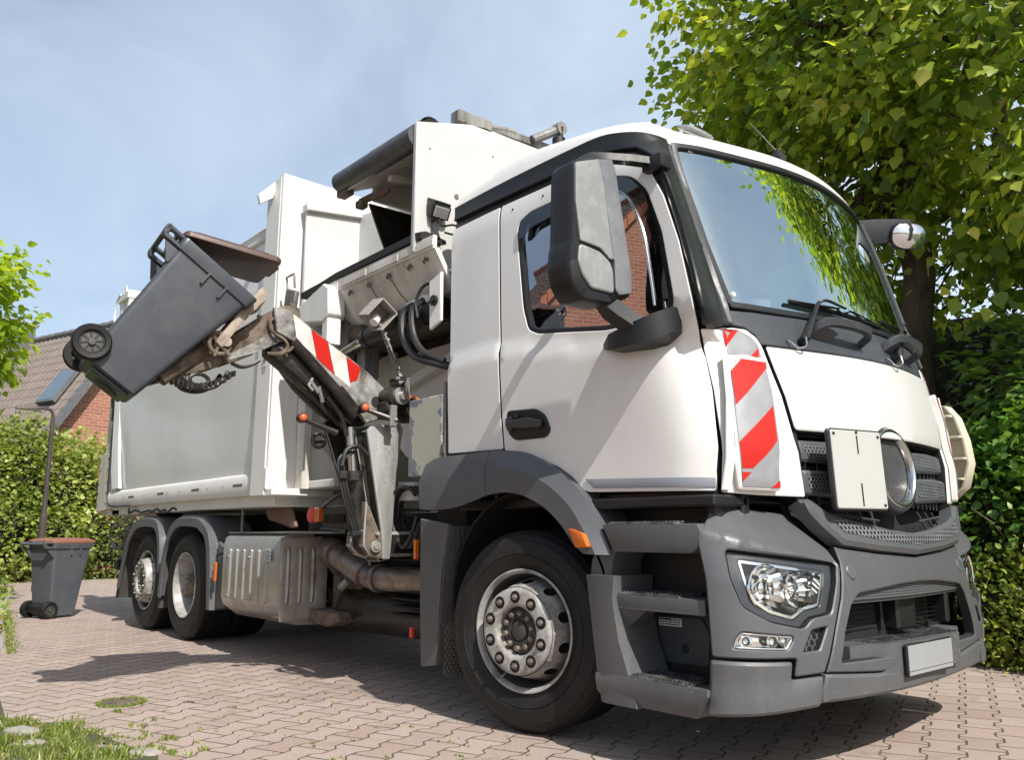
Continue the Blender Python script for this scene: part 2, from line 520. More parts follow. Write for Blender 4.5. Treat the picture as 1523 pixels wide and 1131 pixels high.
M = {}
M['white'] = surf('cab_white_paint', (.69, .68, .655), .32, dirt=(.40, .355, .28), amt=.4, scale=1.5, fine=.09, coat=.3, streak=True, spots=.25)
M['sun_facing_white'] = surf('sun_facing_white_paint', (.49, .485, .47), .36, dirt=(.36, .34, .30), amt=.35, scale=2.0, fine=.08, coat=.2, spots=.1)  # cab white darkened where direct sun would burn it out
M['body_white'] = surf('body_white_paint', (.68, .67, .64), .45, dirt=(.36, .32, .26), amt=.35, scale=2.2, streak=True, fine=.1, spots=.35)
M['dirty_white'] = surf('grimy_white_paint', (.66, .64, .59), .55, dirt=(.22, .17, .12), amt=.6, scale=2.6, streak=True, fine=.2, spots=1.0, rust=.15)
M['hopper_side'] = surf('speckled_white_paint', (.58, .58, .56), .5, dirt=(.14, .10, .07), amt=.25, scale=1.8, fine=.12, spots=1.4)
M['silver'] = surf('container_silver_paint', (.64, .635, .62), .36, dirt=(.46, .44, .41), amt=.35, scale=1.1, fine=.07, coat=.25, spots=.1)
M['grey'] = surf('grey_bumper_plastic', (.072, .076, .081), .40, dirt=(.15, .148, .142), amt=.16, scale=4, fine=.2, bmp=.12, bscale=260, spots=.4, streak=True)
M['grey_lo'] = surf('dusty_bumper_plastic', (.074, .077, .081), .48, dirt=(.20, .19, .175), amt=.26, scale=5, fine=.32, bmp=.15, bscale=220, spots=1.3, streak=True)
M['pillar'] = surf('charcoal_pillar_plastic', (.034, .038, .044), .4, dirt=(.09, .09, .09), amt=.25, fine=.10)
M['dark'] = surf('black_plastic', (.009, .0095, .0105), .42, dirt=(.04, .036, .032), amt=.25, fine=.08, spec=.4)
M['under'] = surf('dark_underbody', (.005, .005, .005), .7, dirt=(.03, .025, .02), amt=.35, fine=.10, spec=.3)
M['tread'] = surf('step_grip', (.02, .02, .021), .55, dirt=(.14, .135, .125), amt=.8, scale=14, fine=.5)
M['tyre'] = surf('tyre_rubber', (.0075, .0075, .0078), .55, dirt=(.04, .034, .028), amt=.35, scale=5, fine=.12, bmp=.25, bscale=90, spec=.32)
M['rubber'] = surf('black_rubber', (.013, .013, .014), .5, dirt=(.06, .055, .048), amt=.4, scale=5, fine=.2)
M['rubber_roll'] = surf('worn_rubber_roll', (.045, .05, .058), .42, dirt=(.17, .16, .15), amt=.6, scale=5, fine=.3)
M['rim'] = surf('silver_rim_paint', (.36, .35, .33), .5, .1, dirt=(.08, .062, .045), amt=.8, scale=9, fine=.5, spots=1.0)
M['rim_dark'] = surf('darkened_rim_metal', (.07, .07, .068), .5, .2, dirt=(.03, .027, .024), amt=.6, scale=6, fine=.3)  # dark tone also stands for the shade deep inside the truck rims
M['alu'] = surf('brushed_aluminium', (.50, .49, .47), .36, .75, dirt=(.20, .17, .13), amt=.55, scale=4, streak=True, fine=.25, spots=.3)
M['alu_dirt'] = surf('muddy_aluminium', (.42, .39, .35), .5, .45, dirt=(.16, .12, .08), amt=.7, scale=5, fine=.35, spots=.9)
M['pipe'] = surf('exhaust_steel', (.30, .27, .24), .38, .8, dirt=(.10, .075, .055), amt=.8, scale=6, fine=.3, rust=.25)
M['chrome'] = surf('chrome', (.55, .56, .57), .18, 1., dirt=(.25, .25, .25), amt=.4, fine=.12)
M['oily'] = surf('oily_black_steel', (.014, .0135, .013), .34, .3, dirt=(.075, .06, .045), amt=.6, scale=8, fine=.25, rust=.15)
M['mud_steel'] = surf('muddy_steel', (.17, .135, .10), .7, .1, dirt=(.045, .032, .022), amt=.9, scale=8, fine=.6, rust=.45, bmp=.5, bscale=45)
M['worn_grey'] = surf('worn_grey_steel', (.30, .30, .28), .48, .3, dirt=(.04, .035, .028), amt=.9, scale=5, streak=True, fine=.45, spots=1.1, rust=.2)
M['mast'] = surf('scratched_mast_paint', (.36, .37, .35), .42, .2, dirt=(.07, .06, .05), amt=.8, scale=3.5, streak=True, fine=.5, spots=1.3)
M['bin'] = surf('charcoal_bin_plastic', (.040, .045, .053), .36, dirt=(.10, .10, .10), amt=.35, scale=3, fine=.12, bmp=.06, bscale=300)
M['bin_pale'] = surf('weathered_grey_bin_plastic', (.065, .072, .083), .42, dirt=(.13, .13, .13), amt=.4, scale=3, fine=.2)
M['lid'] = surf('brown_bin_lid', (.068, .034, .025), .45, dirt=(.14, .09, .07), amt=.4, fine=.2)
M['lid_red'] = surf('terracotta_bin_lid', (.20, .085, .05), .5, dirt=(.27, .17, .12), amt=.4, fine=.2)
M['red'] = surf('red_reflective_foil', (.42, .012, .007), .5, dirt=(.30, .012, .01), amt=.35, fine=.14, coat=.0, spec=.2)
M['foil'] = surf('white_reflective_foil', (.215, .222, .23), .45, .1, dirt=(.30, .30, .31), amt=.5, scale=9, fine=.35, coat=.05)
M['foil_dirty'] = surf('soiled_white_foil', (.55, .54, .50), .5, dirt=(.24, .19, .14), amt=.6, scale=7, fine=.35)
M['strip'] = surf('contour_strip', (.24, .26, .29), .35, .1, dirt=(.2, .2, .2), amt=.3, fine=.15)
M['placard'] = surf('placard_white', (.385, .39, .365), .5, dirt=(.27, .255, .23), amt=.45, fine=.12)
M['plate'] = surf('blank_plate_grey', (.27, .28, .29), .4, dirt=(.2, .19, .18), amt=.3, fine=.1)
M['mirror_pale'] = surf('scratched_mirror_shell', (.20, .205, .205), .42, dirt=(.38, .38, .36), amt=.5, scale=9, fine=.35, spots=.5)
M['mirror_mid'] = surf('mirror_shell_grey', (.13, .14, .15), .42, dirt=(.28, .28, .28), amt=.4, scale=6, fine=.25)
M['dash'] = surf('cab_interior', (.55, .57, .57), .6, dirt=(.35, .35, .35), amt=.2)
M['seat'] = surf('seat_fabric', (.10, .105, .12), .9, amt=.1)
M['paper'] = surf('paper_roll', (.75, .75, .73), .8, amt=.1)
M['stone'] = surf('weathered_stone', (.30, .28, .25), .85, dirt=(.14, .12, .09), amt=.6, scale=7, fine=.5, bmp=.6, bscale=30)
M['concrete'] = surf('grey_concrete', (.26, .25, .23), .85, dirt=(.12, .11, .09), amt=.6, scale=4, fine=.4, bmp=.4, bscale=40)
M['lamp_post'] = surf('dark_lamp_post_paint', (.06, .048, .042), .5, .2, dirt=(.12, .09, .07), amt=.5)
M['bark'] = surf('linden_bark', (.13, .095, .06), .9, dirt=(.045, .035, .025), amt=.9, scale=8, streak=True, fine=.5, bmp=1., bscale=26)
M['winframe'] = surf('white_window_frame', (.7, .7, .68), .5, amt=.2)

def patchy():
    m, t, b = newmat('chipped_primer_box')
    tc_ = t.nodes.new("ShaderNodeTexCoord"); v = tc_.outputs['Object']
    n1 = noise(t, v, 5.0, 9, .62, .5)
    n0 = noise(t, v, 26, 6, .7)
    # chips are worst towards the edges of the plate
    uv = t.nodes.new("ShaderNodeSeparateXYZ"); t.links.new(v, uv.inputs[0])
    ex = math_(t, 'ABSOLUTE', math_(t, 'SUBTRACT', uv.outputs[0], -.98))
    ez = math_(t, 'ABSOLUTE', math_(t, 'SUBTRACT', uv.outputs[2], 1.58))
    e = math_(t, 'MAXIMUM', math_(t, 'MULTIPLY', ex, 1.25), math_(t, 'MULTIPLY', ez, .9))
    f = math_(t, 'ADD', n1, math_(t, 'MULTIPLY', math_(t, 'SUBTRACT', e, .17), 1.9))
    k = ramp(t, f, .54, .56)
    c = mixc(t, k, mixc(t, n0, (.42, .42, .34), (.34, .34, .28)), mixc(t, ramp(t, n0, .35, .7), (.10, .115, .14), (.26, .27, .30)))
    t.links.new(c, b.inputs['Base Color']); b.inputs['Roughness'].default_value = .6
    bump(t, k, .4, .002, b); return m
M['patchy'] = patchy()

def perforated(name, base, hole, pitch, r, uvn=True, rough=.5):
    """staggered round holes seen as dark cells of a punched sheet, on the panel's own coordinates in metres"""
    m, t, b = newmat(name)
    tc_ = t.nodes.new("ShaderNodeTexCoord"); s = t.nodes.new("ShaderNodeSeparateXYZ")
    t.links.new(tc_.outputs['UV'], s.inputs[0])
    u = math_(t, 'DIVIDE', s.outputs[0], pitch); v = math_(t, 'DIVIDE', s.outputs[1], pitch*.72)
    row = math_(t, 'FLOOR', v); odd = math_(t, 'MODULO', math_(t, 'ABSOLUTE', row), 2.)
    fu = math_(t, 'SUBTRACT', math_(t, 'FRACT', math_(t, 'ADD', u, math_(t, 'MULTIPLY', odd, .5))), .5)
    fv = math_(t, 'MULTIPLY', math_(t, 'SUBTRACT', math_(t, 'FRACT', v), .5), .72)
    d = math_(t, 'SQRT', math_(t, 'ADD', math_(t, 'MULTIPLY', fu, fu), math_(t, 'MULTIPLY', fv, fv)))
    k = math_(t, 'LESS_THAN', d, r)
    n = noise(t, tc_.outputs['Object'], 5, 6, .7)
    c = mixc(t, k, mixc(t, ramp(t, n, .4, .8), base, tuple(min(1, q*1.8) for q in base)), hole)
    t.links.new(c, b.inputs['Base Color']); b.inputs['Roughness'].default_value = rough
    bump(t, math_(t, 'SUBTRACT', 1., k), .6, .003, b)
    return m
M['perf'] = perforated('perforated_grille_plastic', (.095, .10, .11), (.006, .006, .006), .022, .30)
M['perf_v'] = perforated('perforated_lower_grille', (.11, .115, .12), (.006, .006, .006), .027, .30)
M['honey'] = perforated('honeycomb_insert', (.05, .052, .056), (.004, .004, .004), .034, .36)
M['mesh'] = perforated('emblem_mesh', (.07, .07, .075), (.008, .008, .008), .013, .34)
M['flap'] = perforated('studded_mudflap', (.05, .048, .044), (.15, .135, .11), .03, .30, rough=.7)
M['chequer'] = perforated('chequer_plate', (.22, .22, .21), (.38, .37, .34), .03, .22, rough=.4)

def glassmat(name, tint, ior, refl_min=0.0, rough=0.0, tintr=(1, 1, 1)):
    m = bpy.data.materials.new(name); m.use_nodes = True; t = m.node_tree; t.nodes.clear()
    o = t.nodes.new("ShaderNodeOutputMaterial"); mix = t.nodes.new("ShaderNodeMixShader")
    tr = t.nodes.new("ShaderNodeBsdfTransparent"); tr.inputs[0].default_value = (*tint, 1)
    gl = t.nodes.new("ShaderNodeBsdfGlossy"); gl.inputs['Roughness'].default_value = rough; gl.inputs[0].default_value = (*tintr, 1)
    fr = t.nodes.new("ShaderNodeFresnel"); fr.inputs[0].default_value = ior
    f = math_(t, 'ADD', fr.outputs[0], refl_min, clamp=True)
    t.links.new(f, mix.inputs[0]); t.links.new(tr.outputs[0], mix.inputs[1]); t.links.new(gl.outputs[0], mix.inputs[2])
    t.links.new(mix.outputs[0], o.inputs[0]); return m
M['wind'] = glassmat('windscreen_glass', (.74, .88, .86), 1.9, .46, tintr=(.84, 1.0, 1.0))
M['side_glass'] = glassmat('side_window_glass', (.30, .37, .36), 1.8, .34)
M['lens'] = glassmat('lamp_lens_glass', (.93, .93, .9), 1.5)
M['deflector'] = glassmat('smoked_wind_deflector', (.16, .17, .18), 1.6, .03)

def simple(name, col, rough=.4, metal=0., **kw):
    m, t, b = newmat(name)
    b.inputs['Base Color'].default_value = (*col, 1); b.inputs['Roughness'].default_value = rough; b.inputs['Metallic'].default_value = metal
    for k, v in kw.items(): b.inputs[k].default_value = v
    return m
M['orange'] = simple('orange_lamp_plastic', (.58, .13, .015), .25, **{'Coat Weight': .6})
M['redlamp'] = simple('red_lamp_plastic', (.6, .04, .02), .3, **{'Coat Weight': .5})
M['reflector'] = simple('lamp_reflector', (.93, .93, .92), .10, 1.)
M['lampwhite'] = simple('lamp_housing_grey', (.50, .50, .49), .25, .6)
M['mirror_glass'] = simple('mirror_glass', (.7, .72, .74), .02, 1.)
M['cable_orange'] = simple('orange_cable', (.7, .16, .02), .5)
M['cream'] = surf('yellowed_white_plastic', (.52, .49, .38), .5, dirt=(.3, .26, .18), amt=.4, fine=.1)
M['seam'] = simple('painted_seam_shade', (.012, .012, .013), .8)  # shade of the panel gaps, painted on the turned-in rims
M['black'] = simple('plain_black', (.006, .006, .006), .7)
M['sticker'] = simple('printed_label_paper', (.6, .62, .64), .5)
M['ink'] = simple('printed_ink', (.03, .03, .03), .6)

def leafmat(name, cols, trans=.52, rough=.42):
    m = bpy.data.materials.new(name); m.use_nodes = True; t = m.node_tree; t.nodes.clear()
    o = t.nodes.new("ShaderNodeOutputMaterial")
    at = t.nodes.new("ShaderNodeAttribute"); at.attribute_name = 'rnd'
    r = t.nodes.new("ShaderNodeValToRGB"); e = r.color_ramp.elements
    e[0].color = (*cols[0], 1); e[1].color = (*cols[-1], 1)
    for k, c in enumerate(cols[1:-1]):
        q = e.new((k+1)/(len(cols)-1)); q.color = (*c, 1)
    t.links.new(at.outputs['Fac'], r.inputs[0])
    b = t.nodes.new("ShaderNodeBsdfPrincipled"); b.inputs['Roughness'].default_value = rough
    b.inputs['Specular IOR Level'].default_value = .45
    tl = t.nodes.new("ShaderNodeBsdfTranslucent")
    br = t.nodes.new("ShaderNodeMix"); br.data_type = 'RGBA'; br.blend_type = 'MULTIPLY'; br.inputs[0].default_value = 1
    br.inputs[7].default_value = (1.75, 1.65, .6, 1)
    t.links.new(r.outputs[0], b.inputs['Base Color']); t.links.new(r.outputs[0], br.inputs[6]); t.links.new(br.outputs[2], tl.inputs[0])
    mix = t.nodes.new("ShaderNodeMixShader"); mix.inputs[0].default_value = trans
    t.links.new(b.outputs[0], mix.inputs[1]); t.links.new(tl.outputs[0], mix.inputs[2]); t.links.new(mix.outputs[0], o.inputs[0])
    return m
M['linden'] = leafmat('linden_leaves', [(.06, .125, .02), (.13, .21, .03), (.23, .32, .045), (.42, .47, .08), (.66, .58, .15)])
M['yellowgreen'] = leafmat('yellow_green_leaves', [(.10, .18, .02), (.20, .31, .03), (.32, .42, .05), (.45, .42, .07)])
M['laurel'] = leafmat('shaded_glossy_leaves', [(.012, .030, .008), (.02, .05, .012), (.035, .08, .02), (.06, .11, .03)], .25, .3)  # darker copy of the laurel leaves, deep shade put into the colour
M['laurel_lit'] = leafmat('sunlit_laurel_leaves', [(.05, .11, .02), (.10, .19, .04), (.17, .29, .07), (.32, .42, .16)], .3, .28)  # lighter copy of the laurel leaves, sunlight put into the colour
M['ivy'] = leafmat('ivy_leaves', [(.045, .11, .02), (.085, .19, .03), (.14, .26, .045), (.24, .35, .07)], .3)
M['shrub'] = leafmat('shrub_leaves', [(.09, .13, .03), (.18, .24, .055), (.31, .36, .09), (.46, .47, .16)], .35)
M['beech'] = leafmat('beech_hedge_leaves', [(.06, .095, .02), (.12, .16, .03), (.20, .24, .045), (.22, .14, .045)], .3)
M['herb'] = leafmat('herb_leaves', [(.08, .15, .025), (.17, .25, .04), (.30, .34, .07), (.36, .20, .09)], .35)
M['grassm'] = leafmat('grass_blades', [(.09, .14, .025), (.15, .21, .04), (.24, .29, .06), (.33, .30, .11)], .35)
M['flower'] = simple('pale_flowers', (.75, .74, .68), .7)

def pavers():
    m, t, b = newmat('zigzag_interlocking_pavers')
    g = t.nodes.new("ShaderNodeNewGeometry"); rot = scale_vec(t, g.outputs['Position'], (1, 1, 1), (0, 0, -R(112.8)))
    s = t.nodes.new("ShaderNodeSeparateXYZ"); t.links.new(rot, s.inputs[0])
    v, u = s.outputs[0], s.outputs[1]
    wob = math_(t, 'MULTIPLY', math_(t, 'SUBTRACT', noise(t, g.outputs['Position'], 1.3, 3, .5), .5), .03)
    wob = math_(t, 'ADD', wob, math_(t, 'MULTIPLY', math_(t, 'SUBTRACT', noise(t, g.outputs['Position'], 22, 3, .6), .5), .008))
    W_, H_ = .255, .163
    vv = math_(t, 'ADD', v, wob); uu = math_(t, 'ADD', u, wob)
    fr = math_(t, 'FRACT', math_(t, 'DIVIDE', vv, W_))
    tri = math_(t, 'ABSOLUTE', math_(t, 'SUBTRACT', math_(t, 'MULTIPLY', fr, 2.), 1.))
    st = t.nodes.new("ShaderNodeMapRange"); st.interpolation_type = 'SMOOTHSTEP'
    st.inputs[1].default_value = .30; st.inputs[2].default_value = .70; t.links.new(tri, st.inputs[0])
    cv = math_(t, 'SUBTRACT', math_(t, 'MULTIPLY', st.outputs[0], 2.), 1.)
    k = math_(t, 'ROUND', math_(t, 'DIVIDE', uu, H_)); par = math_(t, 'SUBTRACT', 1., math_(t, 'MULTIPLY', math_(t, 'PINGPONG', k, 1.), 2.))
    u2 = math_(t, 'SUBTRACT', uu, math_(t, 'MULTIPLY', math_(t, 'MULTIPLY', cv, par), .017))
    cb = t.nodes.new("ShaderNodeCombineXYZ"); t.links.new(vv, cb.inputs[0]); t.links.new(u2, cb.inputs[1])
    bk = t.nodes.new("ShaderNodeTexBrick"); bk.offset = .5; bk.offset_frequency = 2; bk.squash = 1.
    bk.inputs['Scale'].default_value = 1; bk.inputs['Mortar Size'].default_value = .0062; bk.inputs['Mortar Smooth'].default_value = .35
    bk.inputs['Bias'].default_value = 0.; bk.inputs['Brick Width'].default_value = W_; bk.inputs['Row Height'].default_value = H_
    bk.inputs['Color1'].default_value = (0, 0, 0, 1); bk.inputs['Color2'].default_value = (1, 1, 1, 1)
    t.links.new(cb.outputs[0], bk.inputs['Vector'])
    P = g.outputs['Position']
    n1, n2, n3 = noise(t, P, .55, 5, .6), noise(t, P, 120, 3, .8), noise(t, P, 9, 5, .65)
    base = mixc(t, bk.outputs['Color'], (.295, .205, .168), (.43, .335, .285))
    base = mixc(t, ramp(t, n1, .35, .72), base, (.40, .335, .285))
    base = mixc(t, math_(t, 'MULTIPLY', ramp(t, n3, .45, .8), .45), base, (.28, .21, .165))
    base = mixc(t, math_(t, 'MULTIPLY', ramp(t, n2, .5, .75), .5), base, (.60, .52, .47))
    base = mixc(t, math_(t, 'MULTIPLY', ramp(t, n2, .5, .25), .5), base, (.15, .11, .10))
    moss = mixc(t, ramp(t, noise(t, P, 2.4, 4, .6), .42, .66), (.055, .042, .03), (.11, .115, .03))
    c = mixc(t, bk.outputs['Fac'], base, moss)
    c = mixc(t, math_(t, 'MULTIPLY', ramp(t, noise(t, P, 1.9, 6, .6, 1.2), .60, .72), .5), c, (.13, .105, .09))
    # sand and seed litter gathered on the open side of the street
    n4 = noise(t, P, 3.2, 7, .7, .6)
    c = mixc(t, math_(t, 'MULTIPLY', ramp(t, n4, .60, .78), .4), c, (.31, .27, .17))
    t.links.new(c, b.inputs['Base Color']); b.inputs['Roughness'].default_value = .88
    h = math_(t, 'ADD', math_(t, 'MULTIPLY', math_(t, 'SUBTRACT', 1., bk.outputs['Fac']), 1.), math_(t, 'MULTIPLY', n2, .35))
    bump(t, h, .9, .006, b); return m
M['pavers'] = pavers()

def brickmat(name='red_brick_wall', c1=(.36, .13, .075), c2=(.24, .075, .05), mo=(.34, .28, .23), axis='xz'):
    m, t, b = newmat(name)
    g = t.nodes.new("ShaderNodeTexCoord"); s = t.nodes.new("ShaderNodeSeparateXYZ"); t.links.new(g.outputs['Object'], s.inputs[0])
    cb = t.nodes.new("ShaderNodeCombineXYZ")
    t.links.new(math_(t, 'ADD', s.outputs[0], s.outputs[1]), cb.inputs[0]); t.links.new(s.outputs[2], cb.inputs[1])
    bk = t.nodes.new("ShaderNodeTexBrick"); bk.inputs['Scale'].default_value = 1
    bk.inputs['Brick Width'].default_value = .25; bk.inputs['Row Height'].default_value = .083; bk.inputs['Mortar Size'].default_value = .009
    bk.inputs['Color1'].default_value = (*c1, 1); bk.inputs['Color2'].default_value = (*c2, 1); bk.inputs['Mortar'].default_value = (*mo, 1)
    t.links.new(cb.outputs[0], bk.inputs['Vector'])
    n = noise(t, g.outputs['Object'], 3, 6, .7)
    c = mixc(t, math_(t, 'MULTIPLY', n, .3), bk.outputs['Color'], (.40, .20, .13))
    t.links.new(c, b.inputs['Base Color']); b.inputs['Roughness'].default_value = .85
    bump(t, math_(t, 'SUBTRACT', 1., bk.outputs['Fac']), .6, .01, b); return m
M['brick'] = brickmat()
def soil():
    m, t, b = newmat('planting_bed_soil')
    g = t.nodes.new("ShaderNodeNewGeometry"); P = g.outputs['Position']
    c = mixc(t, noise(t, P, 6, 7, .7), (.06, .045, .03), (.11, .10, .045))
    c = mixc(t, ramp(t, noise(t, P, 1.3, 5, .6), .4, .6), c, (.07, .10, .03))
    t.links.new(c, b.inputs['Base Color']); b.inputs['Roughness'].default_value = .95
    bump(t, noise(t, P, 25, 6, .7), 1., .03, b); return m
M['soil'] = soil()
M['tile'] = surf('brown_roof_tiles', (.17, .135, .115), .75, dirt=(.26, .23, .2), amt=.5, scale=2, fine=.4)
M['tile_red'] = surf('terracotta_ridge_tiles', (.36, .13, .07), .7, dirt=(.2, .1, .07), amt=.4, fine=.3)
M['tile_dark'] = surf('dark_roof_tiles', (.09, .06, .05), .75, dirt=(.14, .1, .08), amt=.5, fine=.4)
M['slate'] = surf('grey_slate_cladding', (.11, .11, .115), .6, dirt=(.2, .2, .2), amt=.4, fine=.3)
# ---------------------------------------------------------------- the truck: cab
truck = thing('refuse_truck', 'white side-loading refuse truck with grey bumper, holding a bin up on its arm', 'truck', (0, 0, 0))
C2 = CAB.L / 2
def both(poly): return poly, mir(poly, CAB)
def cpanel(name, poly, mat, parent=truck, **k):
    return [panel(name, CAB, p, mat, parent, **k) for p in both(poly)]
def whole(half, S=None):
    S = S or CAB
    return half + [(S.L - s, z) for s, z in reversed(half) if abs(S.L - 2*s) > 1e-3]

# inner shell so that no gap between panels shows daylight
mb = MB()
def wallpiece(poly, off): panel('x', CAB, poly, None, None, off=off, thick=0, edge=0, res=.1, mb=mb)
wallpiece([(0, 1.2), (2.2, 1.2), (2.2, 1.93), (.0, 1.93)], -.05); wallpiece(mir([(0, 1.2), (2.2, 1.2), (2.2, 1.93), (.0, 1.93)], CAB), -.05)
wallpiece([(0, 1.93), (.66, 1.93), (.66, 2.93), (0, 2.93)], -.05); wallpiece(mir([(0, 1.93), (.66, 1.93), (.66, 2.93), (0, 2.93)], CAB), -.05)
wallpiece([(2.0, 1.43), (CAB.L-2.0, 1.43), (CAB.L-2.0, 1.95), (2.0, 1.95)], -.05)
mb.box((-.72, -1.1, 1.15), (-.68, 1.1, 2.98), .01)
mb.box((-.70, -1.1, 1.12), (1.15, 1.1, 1.18), .01)
inner = mb.build('cab_shell', M['dark'], truck)

def door_fn(s, z):
    c = 2.015 - .141*max(0., s-.5)
    d = c - z
    if d < 0: return 0.
    return .017*smooth(d/.020) * (1 - .8*smooth((d-.03)/.6))
quarter = [(0, 2.862), (.493, 2.856), (.505, 2.2), (.528, 1.6), (.544, 1.44), (0, 1.455)]
cpanel('rear_side_panel', rounded(quarter, .015), M['white'], smi=1, lip=.003, edge=.004, fn=door_fn, res=.05)
door = [(.506, 2.856), (.803, 2.852), (1.361, 2.85), (1.737, 2.848), (1.89, 2.85), (1.955, 2.80), (2.0, 2.6), (2.01, 2.36), (1.982, 1.904), (1.909, 1.254), (1.909, 1.165), (1.175, 1.185), (1.085, 1.262), (.985, 1.318), (.775, 1.39), (.556, 1.43), (.540, 1.6), (.517, 2.2)]
win = [(.66, 2.64), (.682, 2.705), (.78, 2.738), (1.242, 2.745), (1.80, 2.74), (1.879, 2.717), (1.928, 2.637), (1.942, 2.41), (1.911, 2.056), (1.882, 1.989), (1.832, 1.962), (1.70, 1.955), (1.441, 1.962), (.837, 2.034), (.755, 2.07), (.712, 2.20)]
winr = rounded(win, .03, 3)
doors = cpanel('door', rounded(door, [.01, 0, 0, 0, .05, .05, 0, 0, 0, 0, .02, .04, 0, 0, 0, .02, 0, 0]), M['white'], holes=[winr], fn=door_fn, res=.05, smi=1, lip=.003, edge=.004)
for k, d in enumerate(doors):
    f = (lambda p: p) if k == 0 else (lambda p: mir(p, CAB))
    panel('window_frame', CAB, f(inset(winr, -.006)), M['dark'], d, holes=[f(inset(winr, .028))], off=-.004, thick=.03, edge=.008, lip=.006, res=.05)
    if k == 0:   # one flat pane in the flat part of the door
        P_ = [CAB.at(a_, b_) for a_, b_ in inset(winr, .015)]
        g = panel('window', Flat((0, -1.153, 0), (1, 0, 0), (0, 0, 1)), [(p[0], p[2]) for p in P_], M['side_glass'], d, thick=0, edge=0, res=.3, smooth=0)
    else: g = panel('window', CAB, f(inset(winr, .02)), M['side_glass'], d, off=-.016, thick=0, edge=0, res=.07)
    dp = [(.69, 2.60), (.70, 2.70), (.79, 2.73), (1.242, 2.737), (1.80, 2.732), (1.87, 2.71), (1.92, 2.63), (1.93, 2.41), (1.90, 2.06), (1.83, 2.06), (1.872, 2.4), (1.85, 2.60), (1.78, 2.665), (1.242, 2.665), (.80, 2.64), (.72, 2.60)]
    panel('wind_deflector', CAB, f(rounded(dp, .02)), M['deflector'], d, off=.013, thick=.004, edge=0, lip=0, res=.025)
    mb = MB(); S_ = lambda s, z, o: CAB.off(s if k == 0 else CAB.L-s, z, o)
    mb.tube([S_(s, z, .018) for s, z in ((1.76, 2.665), (1.82, 2.63), (1.852, 2.56), (1.866, 2.4), (1.85, 2.2), (1.83, 2.03))], .0065, 8, sm=True)
    mb.build('deflector_edge', M['chrome'], d)
    hp = rounded([(.591, 1.645), (.831, 1.632), (.905, 1.592), (.945, 1.509), (.905, 1.474), (.66, 1.478), (.60, 1.52)], .03)
    panel('handle_recess', CAB, f(hp), M['dark'], d, off=.014, thick=.015, edge=.008, lip=.006, fn=door_fn, res=.04)
    mb = MB()
    panel('x', CAB, f(rounded([(.615, 1.585), (.62, 1.545), (.89, 1.525), (.90, 1.565), (.80, 1.585)], .012)), None, None, off=.045, thick=.025, edge=.007, lip=.006, fn=door_fn, res=.03, mb=mb)
    panel('x', CAB, f(rounded([(.60, 1.60), (.615, 1.53), (.65, 1.53), (.66, 1.61)], .012)), None, None, off=.032, thick=.02, edge=.006, lip=.005, fn=door_fn, res=.03, mb=mb)
    c = Vector(CAB.off(.69 if k == 0 else CAB.L-.69, 1.605, .03)); mb.disc(c, CAB.nrm(.69 if k == 0 else CAB.L-.69, 1.6), .011, .008)
    mb.build('door_handle', M['pillar'], d)
    panel('reflective_strip', CAB, f(rounded([(1.181, 1.247), (1.903, 1.223), (1.904, 1.181), (1.239, 1.201)], .004)), M['strip'], d, off=.006, thick=.004, edge=.003, lip=.001, fn=door_fn, res=.06)
    mb = MB()
    for s_, z_ in ((.62, 2.80), (.90, 2.80), (1.10, 2.80)):
        mb.disc(S_(s_, z_, .0), CAB.nrm(s_ if k == 0 else CAB.L-s_, z_), .007, .004, 8)
    mb.build_each('door_plug', M['dark'], d)

po = [(0, 2.92), (.501, 2.902), (1.365, 2.889), (1.80, 2.893), (1.93, 2.885), (2.0, 2.82), (2.036, 2.70), (2.046, 2.473), (2.035, 2.182), (2.018, 1.925)]
pi = [(2.166, 1.932), (2.176, 2.027), (2.146, 2.373), (2.122, 2.80), (2.10, 2.962), (1.98, 2.985), (1.8, 3.0), (1.385, 3.005), (0, 3.01)]
rail = cpanel('roof_rail', rounded([(0, 2.870), (.5, 2.866), (1.365, 2.862), (1.80, 2.86), (1.93, 2.855), (1.985, 2.80), (2.02, 2.62), (2.028, 2.4), (2.0, 1.925)] + [po[-1]] + po[-2::-1], .0), M['dark'], off=-.014, thick=.02, edge=.003, lip=0, res=.06)
pil = cpanel('roof_pillar_trim', rounded(po + pi, [0]*10+[.005]*2+[0]*7), M['dark'], off=.010, thick=.03, res=.035)  # near-black stands for the pillar's shaded side facet
for k, p in enumerate(pil):
    f = (lambda p: p) if k == 0 else (lambda p: mir(p, CAB))
    panel('pillar_lit_facet', CAB, f([(2.088, 2.90), (2.102, 2.70), (2.118, 2.3), (2.134, 1.94), (2.164, 1.936), (2.172, 2.027), (2.142, 2.373), (2.117, 2.80), (2.100, 2.93)]), M['grey'], p, off=.020, thick=.02, edge=.006, lip=.004, res=.03)  # sunlit front facet of the pillar, put into a lighter colour

ws_half = [(2.125, 2.948), (2.15, 2.373), (2.182, 2.06), (2.20, 2.032), (2.45, 2.028), (C2, 2.026)]
top = [(2.6, 2.955), (2.3, 2.955)]
wsp = ws_half[:-1] + [(C2, 2.026)] + [(CAB.L-s, z) for s, z in ws_half[-2::-1]] + [(CAB.L-2.3, 2.955), (CAB.L-2.6, 2.955), (2.6, 2.955), (2.3, 2.955)]
ws = panel('windscreen', CAB, wsp, M['wind'], truck, off=-.006, thick=0, edge=0, res=.07)
fr = inset(wsp, .028)
panel('windscreen_seal', CAB, inset(wsp, -.004), M['dark'], ws, holes=[rounded(fr, .02)], off=.007, thick=.02, edge=.004, lip=.003, res=.04)

